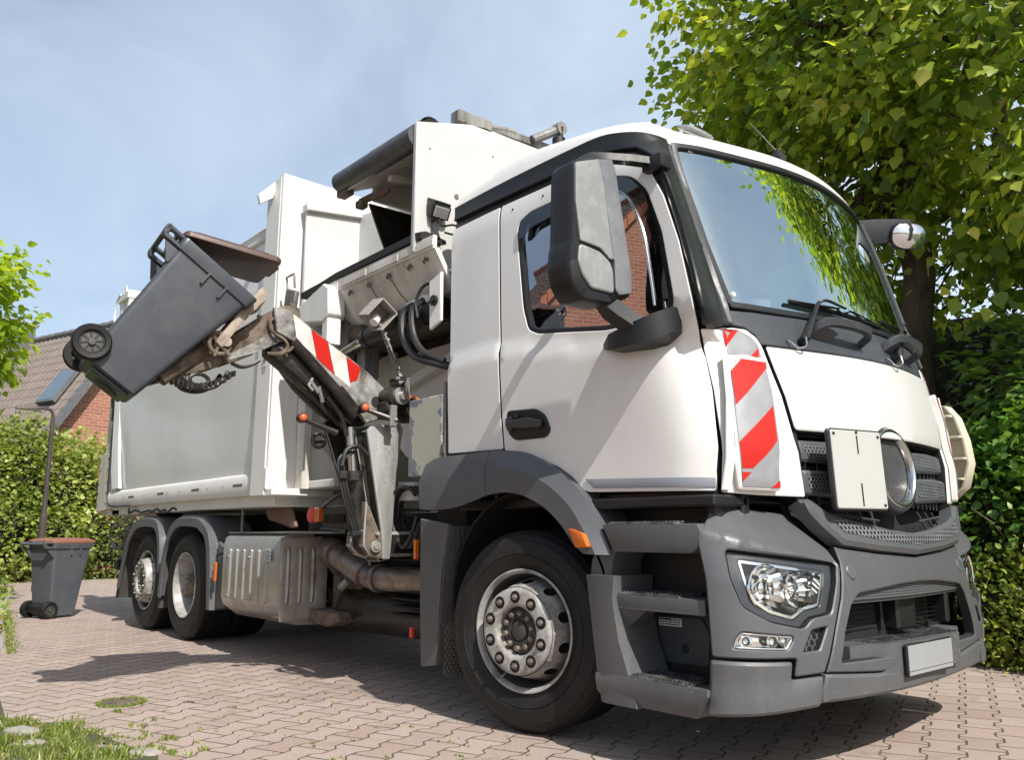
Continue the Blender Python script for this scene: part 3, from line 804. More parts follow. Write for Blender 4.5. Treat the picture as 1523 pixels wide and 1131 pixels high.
cow = [(2.176, 2.018), (2.176, 1.94), (2.239, 1.932), (2.285, 1.90), (2.302, 1.853), (2.8, 1.85), (C2, 1.848)]
cowl = panel('cowl', CAB, cow[:-1] + [(C2, 1.848)] + [(CAB.L-s, z) for s, z in cow[-2::-1]] + [(CAB.L-2.6, 2.024), (2.6, 2.024)], M['pillar'], truck, off=-.002, thick=.03, res=.05)
hd = [(2.309, 1.838), (2.311, 1.721), (2.322, 1.44), (2.8, 1.436), (C2, 1.436)]
hoodp = hd + [(CAB.L-s, z) for s, z in hd[-2::-1]] + [(CAB.L-2.7, 1.838), (2.7, 1.838)]
hood = panel('front_flap', CAB, rounded(hoodp, [.015, 0, .02, 0, 0, 0, .02, 0, .015, 0, 0]), M['sun_facing_white'], truck, off=.012, thick=.04, edge=.006, lip=.004, res=.06, smi=1)
cr_ = [(1.992, 1.912), (2.17, 1.925), (2.239, 1.922), (2.283, 1.885), (2.298, 1.84), (2.300, 1.71), (2.312, 1.40), (2.343, 1.145), (2.1, 1.150), (1.925, 1.160), (1.955, 1.55)]
cor = cpanel('corner_panel', rounded(cr_, .012), M['white'], off=.0, thick=.035, edge=.004, lip=.003, res=.05, smi=1)
board = [(2.068, 1.765), (2.16, 1.775), (2.262, 1.752), (2.249, 1.70), (2.193, 1.28), (2.184, 1.165), (1.99, 1.170), (1.975, 1.30), (2.02, 1.56)]
R_ = [[(2.103, 1.911), (2.19, 1.912), (2.087, 1.82)], [(2.270, 1.832), (2.250, 1.782), (2.205, 1.782)],
      [(2.049, 1.687), (2.122, 1.747), (2.247, 1.738), (2.238, 1.709), (2.023, 1.53)],
      [(2.207, 1.534), (2.184, 1.378), (2.052, 1.261), (2.004, 1.26), (2.000, 1.367)],
      [(2.003, 1.246), (2.045, 1.244), (2.002, 1.203)], [(2.180, 1.212), (2.180, 1.180), (2.135, 1.180)]]
for k, cp in enumerate(cor):
    f = (lambda p: p) if k == 0 else (lambda p: mir(p, CAB))
    # fin that stands off the side of the corner panel
    bd = panel('wind_guide', CAB, f(rounded(board, .012)), M['white'], cp, off=.034, thick=.03, edge=.008, lip=.006, res=.05)
    foil_lo = [(2.092, 1.745), (2.122, 1.750), (2.247, 1.738), (2.236, 1.70), (2.180, 1.28), (2.176, 1.178), (2.003, 1.182), (1.998, 1.37), (2.025, 1.56)]
    foil_up = [(2.099, 1.913), (2.19, 1.914), (2.25, 1.885), (2.272, 1.85), (2.266, 1.785), (2.09, 1.785)]
    panel('warning_foil', CAB, f(foil_up), M['foil'], cp, off=.004, thick=.004, edge=.002, lip=.001, res=.05)
    panel('warning_foil', CAB, f(foil_lo), M['foil'], cp, off=.038, thick=.004, edge=.002, lip=.001, res=.05)
    for i, q in enumerate(R_):
        up = i < 2
        panel('warning_stripe', CAB, f(q), M['red'], cp, off=.0055 if up else .0395, thick=.001, edge=0, lip=0, res=.05)
    mb = MB()  # fin on the outer edge, with ribs towards the side
    sg = 1 if k == 0 else -1
    F = lambda s, z, o: CAB.off(s if k == 0 else CAB.L-s, z, o)
    a = [(2.068, 1.765), (2.02, 1.56), (1.975, 1.30), (1.955, 1.17)]
    secs = []
    for s_, z_ in a:
        secs.append([F(s_, z_, .004), F(s_, z_, .036), F(s_-.03, z_, .05), F(s_-.036, z_, .044), F(s_-.012, z_, .004)])
    mb.sweep(secs)
    mb.build('guide_fin', M['white'], bd)
# the far guide is seen from its hollow side: a curved blade with four shelves
mb = MB()
mb.prism([(1.0, 1.72), (1.09, 1.765), (1.16, 1.70), (1.215, 1.54), (1.23, 1.40), (1.19, 1.26), (1.12, 1.20), (1.03, 1.26)], 'y', 1.315, 1.30, .006)
bl = [(1.06, 1.765), (1.12, 1.755), (1.175, 1.68), (1.215, 1.54), (1.23, 1.40), (1.19, 1.26), (1.12, 1.20)]
mb.sweep([[(x, 1.22, z), (x+.012, 1.22, z), (x+.012, 1.315, z), (x, 1.315, z)] for x, z in bl])
for zz, xx in ((1.68, 1.17), (1.55, 1.22), (1.42, 1.235), (1.30, 1.21)):
    mb.box((xx-.14, 1.17, zz), (xx, 1.30, zz+.012), .002)
mb.build('wind_guide_blade', M['cream'], cor[1])

# roof
def roof_ring(q, n=70):
    out = []
    for i in range(n+1):
        s_ = CAB.L*i/n; x, y, _ = CAB.at(s_, 2.965)
        zb = lerp_tab([(.2, 2.998), (.85, 2.962)], x)
        H = lerp_tab([(-.7, .235), (-.45, .25), (0, .23), (.3, .185), (.6, .14), (.85, .115)], x)
        k = lerp_tab([(0, 0), (.015, .34), (.035, .60), (.065, .80), (.11, .93), (.17, .99), (.25, 1.02), (1, 1.18)], q)
        out.append(((x+.02)*(1-q*.93)-.02, y*(1-q*.93), zb + (H - zb + 2.962)*k))
    return out
mb = MB()
secs = [roof_ring(q) for q in (0, .004, .015, .025, .035, .05, .065, .085, .11, .14, .17, .21, .25, .4, .6, .8, 1.0)]
lowr = [(x, y, z-.03) for x, y, z in secs[0]]
mb.sweep([lowr] + secs, close=True, caps=True)
roof = mb.build('roof', M['white'], truck, smooth=40)
mb = MB()
for yy in (-.66, .66):
    mb.box((.74, yy-.10, 3.076), (.82, yy+.10, 3.100), .010, seg=2, rot=Matrix.Rotation(.35, 3, 'Y'))
    mb.box((.755, yy-.07, 3.082), (.812, yy+.07, 3.106), .010, seg=2, rot=Matrix.Rotation(.35, 3, 'Y'))
roof_l = mb.build_each('marker_lamp', M['lampwhite'], roof)
mb = MB(); mb.tube([(.86, .0, 3.10), (.85, .0, 3.155)], [.045, .018], 12); mb.tube([(.85, 0, 3.15), (.72, -.06, 3.36)], [.004, .002], 6)
mb.build('aerial', M['dark'], roof)
mb = MB(); c = Vector((-.19, -1.065, 3.10)); mb.disc(c, (0, -.88, .47), .035, .006, 20); mb.disc(c + Vector((0, -.004, .004)), (0, -.88, .47), .014, .008, 12, 1)
mb.build('roof_grommet', [M['white'], M['dark']], roof)

# interior
mb = MB()
mb.prism([(.62, 1.93), (.98, 1.93), (1.04, 2.0), (.98, 2.04), (.80, 2.075), (.66, 2.02)], 'y', -.88, .88, .02)
mb.prism([(.90, 2.0), (1.10, 2.0), (1.10, 2.03), (.92, 2.06)], 'y', -.62, .62, .01)
mb.prism([(.55, 1.9), (.78, 2.03), (.80, 2.13), (.70, 2.15), (.52, 1.98)], 'y', .25, .95, .02)
mb.build('dashboard', M['dash'], truck)
for yy in (-.62, .58):
    mb = MB()
    mb.box((-.28, yy-.24, 1.72), (.22, yy+.24, 1.86), .04, seg=3)
    mb.box((-.40, yy-.23, 1.82), (-.26, yy+.23, 2.42), .04, seg=3, rot=Matrix.Rotation(-.12, 3, 'Y'))
    mb.box((-.42, yy-.13, 2.44), (-.32, yy+.13, 2.62), .04, seg=3)
    mb.build('seat', M['seat'], truck)
mb = MB()
n_ = Vector((-.55, 0, .83)).normalized(); u = Vector((0, 1, 0)); v = n_.cross(u); c = Vector((.50, .60, 2.16))
mb.tube([c + (u*math.cos(t*math.pi/14) + v*math.sin(t*math.pi/14))*.225 for t in range(29)], .016, 8)
mb.tube([c - u*.22, c + u*.22], .014, 8); mb.tube([c, c - v*.22], .014, 8); mb.tube([c, c - n_*.25], .03, 8)
mb.build('steering_wheel', M['dark'], truck)
mb = MB(); mb.tube([(.93, -.40, 2.055), (.95, -.40, 2.17)], .055, 18); mb.build('paper_roll', M['paper'], truck)
mb = MB(); mb.box((.45, -1.0, 2.93), (.8, 1.0, 2.95), .01); mb.box((-.66, -1.05, 2.86), (.5, 1.05, 2.90), .01)
mb.build('headliner', M['dash'], truck)
mb = MB()
for yy in (-.5, .5): mb.box((.80, yy-.3, 2.78), (.81, yy+.3, 2.93), .006, rot=Matrix.Rotation(.5, 3, 'Y'))
mb.build_each('sun_visor', M['seat'], truck)
mb = MB(); c = CAB.off(2.23, 2.10, .006); mb.disc(c, CAB.nrm(2.23, 2.1), .012, .003, 14); mb.build('inspection_sticker', M['paper'], ws)

# grab handles and wipers on the cowl
for s_ in (2.83, 3.27 + .16):
    mb = MB()
    o = lambda a, z, d: Vector(CAB.off(s_+a, z, d))
    prof = [(-.20, 1.945, -.01), (-.17, 1.965, .05), (-.10, 1.975, .085), (.05, 1.965, .095), (.14, 1.955, .085), (.165, 1.94, .06), (.16, 1.925, .0)]
    secs = []
    for a, z, d in catmull(prof, 5):
        p = o(a, z, d); n = Vector(CAB.nrm(s_+a, z)); secs.append([p + Vector((0, 0, .022)) - n*.0, p + n*.018 + Vector((0, 0, .006)), p + n*.012 - Vector((0, 0, .024)), p - n*.022 - Vector((0, 0, .018)), p - n*.018 + Vector((0, 0, .018))])
    mb.sweep(secs)
    mb.sweep([[o(-.19, 1.955, -.004), o(-.15, 1.965, .055), o(-.09, 1.945, .06), o(-.15, 1.92, -.004)], [o(-.17, 1.95, -.004), o(-.12, 1.955, .055), o(-.05, 1.93, .05), o(-.09, 1.91, -.004)]])
    mb.build('grab_handle', M['pillar'], cowl)
for base, tip, bl0, bl1 in (((2.555, 1.888), (2.70, 2.085), (2.56, 2.10), (3.26, 2.06)), ((3.30, 1.885), (3.47, 2.085), (3.30, 2.10), (4.05, 2.06))):
    mb = MB()
    o = lambda a, z, d: Vector(CAB.off(a, z, d))
    A, B = o(*base, .035), o(*tip, .065)
    mb.tube([o(*base, -.01), o(*base, .045)], .022, 12)
    mb.tube([A, A.lerp(B, .12), A.lerp(B, .3)], [.020, .022, .019], 8)
    mb.tube([A.lerp(B, .3), B], [.017, .009], 8)
    mid = o((bl0[0]+bl1[0])/2, 2.09, .05)
    mb.tube([B, B + (mid-B)*.25 + Vector((.012, 0, .015)), mid], [.009, .007, .006], 6, sm=True)
    for w0, w1 in ((0, .5), (.25, .45), (.5, 1), (.55, .75)):
        mb.tube([o(bl0[0]+(bl1[0]-bl0[0])*w0, bl0[1]+(bl1[1]-bl0[1])*w0, .022), mid.lerp(o(bl0[0]+(bl1[0]-bl0[0])*(w0+w1)/2, 2.085, .035), .4), o(bl0[0]+(bl1[0]-bl0[0])*w1, bl0[1]+(bl1[1]-bl0[1])*w1, .022)], .0045, 6)
    secs = []
    for i in range(13):
        t = i/12; s__ = bl0[0]+(bl1[0]-bl0[0])*t; z__ = bl0[1]+(bl1[1]-bl0[1])*t
        secs.append([o(s__, z__-.01, .005), o(s__, z__+.01, .008), o(s__, z__+.006, .024), o(s__, z__-.006, .024)])
    mb.sweep(secs)
    mb.tube([o(base[0]-.01, base[1], .05), o(base[0]-.03, base[1]-.045, .05), o(base[0]-.065, base[1]-.05, .03), o(base[0]-.085, base[1]-.01, .012), o(base[0]-.09, base[1]+.0, .0)], .005, 6, sm=True, mi=1)
    mb.build('wiper', [M['dark'], M['chrome']], truck)

# door mirrors: pale scratched shell with a lower lobe, held by an arm above and below
def mirror(sy):
    """outline in the plane across x, y outwards"""
    Y = lambda y: sy*y
    def pz(pts): return [(Y(y), z) for y, z in pts]
    out = [(1.645, 2.56), (1.635, 2.615), (1.50, 2.675), (1.40, 2.69), (1.385, 2.65), (1.32, 2.37), (1.278, 2.15), (1.275, 2.05), (1.38, 2.01), (1.42, 1.99), (1.60, 1.985), (1.655, 2.05), (1.672, 2.13), (1.665, 2.21), (1.655, 2.24), (1.65, 2.41)]
    mb = MB(); P = rounded(pz(out), .025)
    cy = sum(p[0] for p in P)/len(P); cz = sum(p[1] for p in P)/len(P)
    def ringx(x, k): return [(x, cy+(y-cy)*k, cz+(z-cz)*(1-(1-k)*.45)) for y, z in P]
    mb.sweep([ringx(.715, .93), ringx(.722, .985), ringx(.76, 1.0), ringx(.83, 1.0), ringx(.852, .975), ringx(.862, .93), ringx(.866, .5)])
    m = mb.build('door_mirror', M['dark'], truck, smooth=50)
    FL = Flat((.866, 0, 0), (0, 1, 0), (0, 0, 1))
    def bulge(s_, z_):
        d = min(1, abs(abs(s_)-1.28)/.10, abs(abs(s_)-1.66)/.08)
        return .008*d
    pale = [(1.632, 2.60), (1.49, 2.655), (1.458, 2.51), (1.43, 2.32), (1.408, 2.20), (1.43, 2.195), (1.49, 2.235), (1.612, 2.245), (1.635, 2.42)]
    mid = [(1.485, 2.655), (1.405, 2.675), (1.385, 2.63), (1.285, 2.15), (1.29, 2.065), (1.375, 2.04), (1.40, 2.06), (1.402, 2.18), (1.425, 2.31), (1.457, 2.51), (1.488, 2.654)]
    lobe = [(1.615, 2.228), (1.49, 2.215), (1.43, 2.18), (1.412, 2.14), (1.41, 2.04), (1.55, 2.04), (1.60, 2.09), (1.625, 2.15)]
    for nm, q, mt in (('mirror_shell', pale, 'mirror_pale'), ('mirror_shell', mid, 'mirror_mid'), ('kerb_mirror_shell', lobe, 'mirror_pale')):
        q = pz(q)
        panel(nm, FL, rounded(q, .018 if nm[0] == 'k' else .008), M[mt], m, off=.004, thick=.012, edge=.006 if nm[0] == 'k' else .004, lip=.004 if nm[0] == 'k' else .001, res=.03, fn=bulge)
    mb = MB(); q = pz([(1.62, 2.56), (1.50, 2.62), (1.42, 2.63), (1.35, 2.30), (1.32, 2.08), (1.58, 2.04), (1.62, 2.2)])
    mb.prism(q, 'x', .714, .710, 0); mb.build('mirror_glass', M['mirror_glass'], m)
    mb = MB()
    mb.sweep([[(x-.03, Y(y), z-.018), (x+.03, Y(y), z-.018), (x+.025, Y(y), z+.018), (x-.025, Y(y), z+.018)] for x, y, z in ((.78, 1.56, 2.64), (.77, 1.46, 2.71), (.80, 1.36, 2.725), (.86, 1.28, 2.72), (.93, 1.17, 2.71))])
    mb.box((.88, min(Y(1.13), Y(1.21)), 2.665), (1.0, max(Y(1.13), Y(1.21)), 2.735), .012, seg=2)
    mb.sweep([[(x-w_, Y(y), z-h_), (x+w_, Y(y), z-h_), (x+w_*.8, Y(y), z+h_), (x-w_*.8, Y(y), z+h_)] for x, y, z, w_, h_ in ((.81, 1.43, 2.02, .03, .03), (.82, 1.38, 1.99, .045, .04), (.87, 1.29, 1.92, .05, .038), (.90, 1.24, 1.87, .06, .035))])
    mb.sweep([[(x, Y(y0), z0), (x, Y(y1), z0-.0), (x, Y(y1), z1), (x, Y(y0), z1)] for x, y0, y1, z0, z1 in ((.60, 1.15, 1.20, 1.86, 1.885), (.72, 1.15, 1.29, 1.825, 1.90), (.90, 1.15, 1.32, 1.815, 1.92), (.97, 1.15, 1.29, 1.83, 1.945), (1.03, 1.14, 1.20, 1.87, 1.985))])
    mb.build_each('mirror_arm', M['dark'], m, smooth=50)
    return m
mirror(-1)
# ramp mirror on a bracket over the far front corner
mb = MB()
mb.sweep([[(x, y, z-h), (x+.05, y, z-h), (x+.07, y, z), (x+.05, y, z+h), (x-.01, y, z+h)] for x, y, z, h in ((.62, .95, 2.92, .085), (.80, 1.08, 2.92, .085), (.90, 1.15, 2.92, .075), (.98, 1.20, 2.91, .07))])
mb.build('ramp_mirror_arm', M['dark'], truck)
mb = MB(); d_ = Vector((.72, -.45, -.22)).normalized(); u_ = Vector((0, 0, 1)).cross(d_).normalized(); v_ = d_.cross(u_); c_ = Vector((1.00, 1.22, 2.88))
def oval(h, a, b, t0=0): return [tuple(c_ + d_*h + u_*a*math.copysign(abs(math.cos(t))**.75, math.cos(t)) + v_*b*math.copysign(abs(math.sin(t))**.75, math.sin(t))) for t in np.linspace(0, 2*math.pi, 28, endpoint=False)]
mb.sweep([oval(-.11, .05, .03), oval(-.09, .09, .055), oval(-.04, .118, .085), oval(0, .122, .09), oval(.012, .118, .086)])
me_ = mb.build('ramp_mirror', M['dark'], truck, 50)
mb = MB(); mb.sweep([oval(.0125, .112, .080), oval(.028, .085, .058), oval(.034, .05, .03), oval(.036, .01, .008)]); mb.build('ramp_mirror_glass', M['mirror_glass'], me_, 60)
# ---------------------------------------------------------------- the truck: grille, bumper, lamps, steps, wheel arch
B2 = BUM.L / 2
def bboth(poly): return poly, mir(poly, BUM)
mb = MB()
panel('x', CAB, [(2.30, 1.12), (CAB.L-2.30, 1.12), (CAB.L-2.30, 1.46), (2.30, 1.46)], None, None, off=-.10, thick=0, edge=0, res=.1, mb=mb)
panel('x', CAB, [(2.30, 1.12), (2.34, 1.12), (2.34, 1.44), (2.30, 1.44)], None, None, off=-.005, thick=.1, edge=0, res=.1, mb=mb)
panel('x', CAB, mir([(2.30, 1.12), (2.34, 1.12), (2.34, 1.44), (2.30, 1.44)], CAB), None, None, off=-.005, thick=.1, edge=0, res=.1, mb=mb)
panel('x', CAB, [(2.33, 1.425), (CAB.L-2.33, 1.425), (CAB.L-2.33, 1.44), (2.33, 1.44)], None, None, off=-.03, thick=.06, edge=0, res=.1, mb=mb)
grille = mb.build('grille', M['dark'], truck)
for z0, z1, o0 in ((1.295, 1.405, -.018), (1.145, 1.265, -.008)):
    for k in (0, 1):
        p = [(2.345, z0+.01), (2.60, z0), (2.90, z0-.012), (2.905, z1-.012), (2.6, z1), (2.345, z1)]
        if k: p = mir(p, CAB)
        panel('grille_slat', CAB, rounded(p, .012), M['grey'], grille, off=o0, thick=.05, edge=.014, lip=.010, res=.05)
        q = [(2.375, z0+.035), (2.60, z0+.025), (2.88, z0+.018), (2.88, z1-.035), (2.6, z1-.022), (2.375, z1-.02)]
        if k: q = mir(q, CAB)
        panel('punched_insert', CAB, rounded(q, .01), M['perf'], grille, off=o0+.002, thick=.004, edge=0, lip=0, res=.05)
mb = MB()
for z_ in (1.28, 1.13):
    for k in (0, 1):
        for a in np.linspace(2.40, 2.85, 7):
            s_ = a if k == 0 else CAB.L-a
            p, q = CAB.off(s_, z_-.02, -.05), CAB.off(s_, z_+.03, -.05); mb.tube([p, q], .005, 4)
        mb.tube([CAB.off(2.36 if k == 0 else CAB.L-2.36, z_, -.05), CAB.off(2.9 if k == 0 else CAB.L-2.9, z_, -.05)], .006, 4)
mb.build_each('grille_lattice', M['pillar'], grille)
# round emblem housing with a chrome ring and a mesh centre (the emblem itself is missing)
ec, ed = Vector((1.372, -.068, 1.293)), Vector((1, 0, .10))
mb = MB(); mb.lathe([(.222, -.02), (.218, .03), (.208, .052), (.196, .058), (.17, .05), (.165, .02)], ec, ed, 56)
mb.lathe([(.22, -.08), (.222, -.02)], ec, ed, 56)
em = mb.build('emblem_housing', M['pillar'], truck, 60)
mb = MB(); mb.lathe([(.192, .054), (.190, .061), (.184, .065), (.175, .062), (.168, .052), (.164, .03)], ec, ed, 64); mb.build('chrome_ring', M['chrome'], em, 60)
FLm = Flat(ec + ed.normalized()*.03, (0, 1, 0), ed.normalized().cross(Vector((0, 1, 0))))
panel('mesh_disc', FLm, ellipse(0, 0, .166, .166, 32), M['mesh'], em, thick=0, edge=0, res=.04)
# folded blank placard on the grille
pc = Vector((1.475, -.515, 1.265)); pu = Vector((.22, .975, 0)).normalized(); pv = Vector((-.05, 0, 1)).normalized(); pv = (pv - pu*pv.dot(pu)).normalized()
FP = Flat(pc, pu, pv)
pl_ = rounded([(-.155, -.172), (.155, -.172), (.155, .172), (-.155, .172)], .012)
plc = panel('folded_placard', FP, pl_, M['placard'], truck, off=.012, thick=.022, edge=.004, lip=.003, res=.08)
panel('placard_rim', FP, inset(pl_, -.008), M['dark'], plc, off=.004, thick=.02, edge=.003, lip=.002, res=.08)
mb = MB()
for a, b in ((-.14, .155), (.135, .15), (.135, -.155), (0, .165)):
    mb.disc(FP.off(a, b, .012), FP.n, .007, .005, 8)
mb.tube([FP.off(0, .15, .014), FP.off(0, .07, .014)], .003, 5); mb.tube([FP.off(.0, -.06, .014), FP.off(0, -.16, .014)], .003, 5)
mb.box(Vector(FP.off(-.05, -.02, -.07)) - Vector((.04, .02, .02)), Vector(FP.off(.05, .02, -.07)) + Vector((.04, .02, .02)), .005)
mb.build_each('placard_fastener', M['dark'], plc)

# lower grille lip
vg = [(.695, 1.125), (.79, 1.01), (.889, .935), (1.15, .908), (B2, .888)]
vu = [(B2, .985), (1.28, 1.0), (1.0, 1.04), (.854, 1.075), (.77, 1.13)]
vp = vg + [(BUM.L-s, z) for s, z in vg[-2::-1]] + [(BUM.L-s, z) for s, z in vu[-1:0:-1]] + vu
def vfn(s, z): return 0
lipo = panel('lower_grille', BUM, rounded(vp, .02), M['grey'], truck, off=.032, thick=.08, edge=.018, lip=.014, res=.05)
q = [(.86, 1.035), (.90, .985), (1.15, .952), (B2, .930)]
q2 = [(B2, .965), (1.28, .980), (1.0, 1.018), (.90, 1.045)]
panel('punched_insert', BUM, q + [(BUM.L-s, z) for s, z in q[-2::-1]] + [(BUM.L-s, z) for s, z in q2[-1:0:-1]] + q2, M['perf_v'], lipo, off=.035, thick=.004, edge=0, lip=0, res=.05)
mb = MB()
panel('x', BUM, [(.72, .95), (BUM.L-.72, .95), (BUM.L-.72, 1.2), (.72, 1.2)], None, None, off=-.10, thick=0, edge=0, res=.1, mb=mb)
for k in (0, 1):
    for a in (1.02, 1.12, 1.22):
        s_ = a if k == 0 else BUM.L-a
        mb.tube([BUM.off(s_, 1.0, -.01), BUM.off(s_+.03*(1-2*k), 1.10, -.02)], .006, 4, mi=1)
    mb.tube([BUM.off(.95 if k == 0 else BUM.L-.95, 1.075, -.015), BUM.off(1.28 if k == 0 else BUM.L-1.28, 1.05, -.015)], .007, 4, mi=1)
mb.build('lower_grille_back', [M['black'], M['pillar']], lipo)

bumper_top = [(.16, .505), (.172, .98), (.215, 1.03), (.285, 1.135), (.70, 1.115), (.775, 1.0), (.842, .935), (.846, .87), (.80, .72), (.735, .59), (.655, .432), (.497, .425), (.515, .497)]
lamp_h = [(.277, .928), (.825, .868), (.785, .76), (.735, .658), (.622, .645), (.571, .605), (.414, .636), (.298, .697), (.264, .805)]
fog_h = [(.238, .540), (.255, .578), (.282, .604), (.510, .582), (.508, .565), (.475, .528)]
hex_h = [(.548, .517), (.612, .602), (.70, .612), (.638, .522)]
lens_h = [(.328, .890), (.757, .838), (.728, .76), (.698, .692), (.615, .682), (.54, .645), (.427, .675), (.354, .722), (.328, .795)]
def bump_fn(s, z):
    # crease along the upper shoulder and a soft hollow towards the lower edge
    e = min(s, BUM.L-s); zc = 1.0 - .15*max(0., e-.17)/.66
    return -.42*max(0., z-zc) + .006*max(0., 1-abs(z-zc)/.03)
corner_b = []
for k in (0, 1):
    f = (lambda p: p) if k == 0 else (lambda p: mir(p, BUM))
    cb_ = panel('bumper_corner', BUM, f(rounded(bumper_top, .014)), M['grey'], truck, holes=[f(rounded(lamp_h, .025)), f(rounded(fog_h, .015)), f(rounded(hex_h, .01))], off=.0, thick=.05, edge=.006, lip=.005, res=.022, fn=bump_fn, smi=1)
    corner_b.append(cb_)
    hl = panel('headlamp', BUM, f(inset(rounded(lamp_h, .02), .003)), M['pillar'], cb_, holes=[f(rounded(lens_h, .015))], off=-.004, thick=.05, edge=.006, lip=.004, res=.04, fn=lambda s, z: -.026*min(1., max(0., min(1, .9))))
    panel('lamp_bucket', BUM, f(inset(rounded(lens_h, .015), -.01)), M['lampwhite'], hl, off=-.13, thick=0, edge=0, res=.05)
    mb = MB(); panel('x', BUM, f(rounded(lens_h, .015)), None, None, off=-.03, thick=.10, edge=.004, lip=0, res=.05, mb=mb, holes=[f(inset(rounded(lens_h, .015), .012))])
    for s_, z_, r_ in ((.438, .772, .098), (.592, .758, .080)):
        ss = s_ if k == 0 else BUM.L-s_
        n_ = Vector(BUM.nrm(ss, z_)); n_ = (n_ + Vector((.6, 0, 0))).normalized(); c = Vector(BUM.off(ss, z_, -.035))
        mb.lathe([(r_, .0), (r_*.96, .004), (r_*.93, -.01), (r_*.8, -.045), (r_*.55, -.072), (r_*.25, -.085), (0, -.088)], c, n_, 18)
        mb.lathe([(r_*.30, -.03), (r_*.28, -.02), (0, -.012)], c, n_, 18)
        mb.tube([c - n_*.08, c - n_*.03], r_*.12, 8)
    for a_ in (.70,):
        ss = a_ if k == 0 else BUM.L-a_
        for z_ in (.86, .83, .80, .77): mb.box(Vector(BUM.off(ss, z_, -.09)) - Vector((.02, .02, .008)), Vector(BUM.off(ss, z_, -.09)) + Vector((.02, .03, .006)), .003)
    mb.build('lamp_reflector', M['reflector'], hl, 14)
    panel('headlamp_lens', BUM, f(inset(rounded(lens_h, .015), -.004)), M['lens'], hl, off=-.022, thick=0, edge=0, res=.05)
    # fog and cornering lamp
    fl = panel('fog_lamp', BUM, f(inset(rounded(fog_h, .012), .002)), M['lampwhite'], cb_, holes=[f(inset(rounded(fog_h, .012), .008))], off=-.006, thick=.04, edge=.003, lip=.002, res=.03)
    mb = MB(); panel('x', BUM, f(inset(fog_h, -.002)), None, None, off=-.05, thick=0, edge=0, res=.03, mb=mb)
    for s_ in (.30, .42, .475):
        ss = s_ if k == 0 else BUM.L-s_
        mb.lathe([(.027, 0), (.02, -.014), (.0, -.022)], BUM.off(ss, .567, -.02), BUM.nrm(ss, .567), 16)
    mb.build_each('lamp_reflector', M['reflector'], fl, 45)
    panel('fog_lamp_lens', BUM, f(rounded(fog_h, .012)), M['lens'], fl, off=-.012, thick=0, edge=0, res=.04)
    panel('honeycomb_vent', BUM, f(inset(hex_h, -.01)), M['honey'], cb_, off=-.03, thick=0, edge=0, res=.04)
    lip_ = [(.133, .275), (.152, .492), (.49, .483), (.478, .413), (.648, .418), (.612, .306)]
    lp_ = panel('bumper_skirt', BUM, f(rounded(lip_, .012)), M['grey_lo'], cb_, off=.004, thick=.05, edge=.012, lip=.008, res=.04, fn=lambda s, z: .010*smooth((.385-z)/.03) * (1 if z < .385 else 1) if z < .385 else 0.)
cen = [(.858, .868), (.852, .935), (.889, .925), (1.15, .90), (B2, .880)]
cenb = [(B2, .40), (1.0, .41), (.668, .432), (.745, .59), (.81, .72)]
cp_ = cenb[::-1][:0] + [(B2, .40), (1.0, .41), (.668, .432), (.745, .59), (.812, .72), (.858, .868), (.852, .932), (.889, .925), (1.15, .90)]
full = [(s, z) for s, z in cp_[1:]] + [(B2, .880)] + [(BUM.L-s, z) for s, z in cp_[:0:-1]] + [(B2, .40)]
oh = [(.755, .462), (.80, .58), (.868, .69), (.93, .735), (1.25, .762), (B2, .770)]
ohf = oh + [(BUM.L-s, z) for s, z in oh[-2::-1]]
cb = panel('bumper_centre', BUM, full, M['grey'], truck, holes=[rounded(ohf, .015)], off=.0, thick=.05, edge=.006, lip=.005, res=.05, smi=1)
sk = [(.625, .315), (.66, .425), (1.0, .402), (B2, .392)]
panel('bumper_skirt', BUM, rounded(sk + [(BUM.L-s, z) for s, z in sk[-2::-1]], .008), M['grey_lo'], cb, off=.004, thick=.06, edge=.012, lip=.008, res=.05)
for s_ in (.905, BUM.L-.905):
    panel('towing_cover', BUM, ellipse(s_, .825, .031, .033, 22), M['grey'], cb, off=.006, thick=.008, edge=.005, lip=.004, res=.04)
mb = MB()
panel('x', BUM, [(.74, .30), (BUM.L-.74, .30), (BUM.L-.74, .86), (.74, .86)], None, None, off=-.16, thick=0, edge=0, res=.12, mb=mb)
panel('x', BUM, [(.25, .30), (.80, .30), (.80, 1.1), (.25, 1.1)], None, None, off=-.17, thick=0, edge=0, res=.12, mb=mb)
panel('x', BUM, mir([(.25, .30), (.80, .30), (.80, 1.1), (.25, 1.1)], BUM), None, None, off=-.17, thick=0, edge=0, res=.12, mb=mb)
mb.build('bumper_backing', M['black'], cb)
# grooved strip at the top of the opening, tow block, radiator fins
mb = MB()
for i in range(6):
    z_ = .712 + i*.011
    a0 = .90 if i > 2 else .885
    mb.tube([BUM.off(s_, z_-.012*0, -.030) for s_ in np.linspace(a0, BUM.L-a0, 16)], .0055, 6)
panel('x', BUM, [(.87, .695), (BUM.L-.87, .695), (BUM.L-.93, .78), (.93, .78)], None, None, off=-.034, thick=.05, edge=0, res=.08, mb=mb)
mb.build('louvre_strip', M['grey'], cb)
mb = MB()
mb.box((1.24, -.10, .545), (1.40, .08, .70), .012); mb.box((1.30, .40, .55), (1.40, .44, .70), .008); mb.box((1.30, -.18, .55), (1.36, -.16, .70), .004)
for i in range(7): mb.box((1.33, -.52, .56+i*.02), (1.34, -.2, .563+i*.02), 0); mb.box((1.33, .18, .56+i*.02), (1.34, .40, .563+i*.02), 0)
mb.build_each('tow_block', M['dark'], cb)
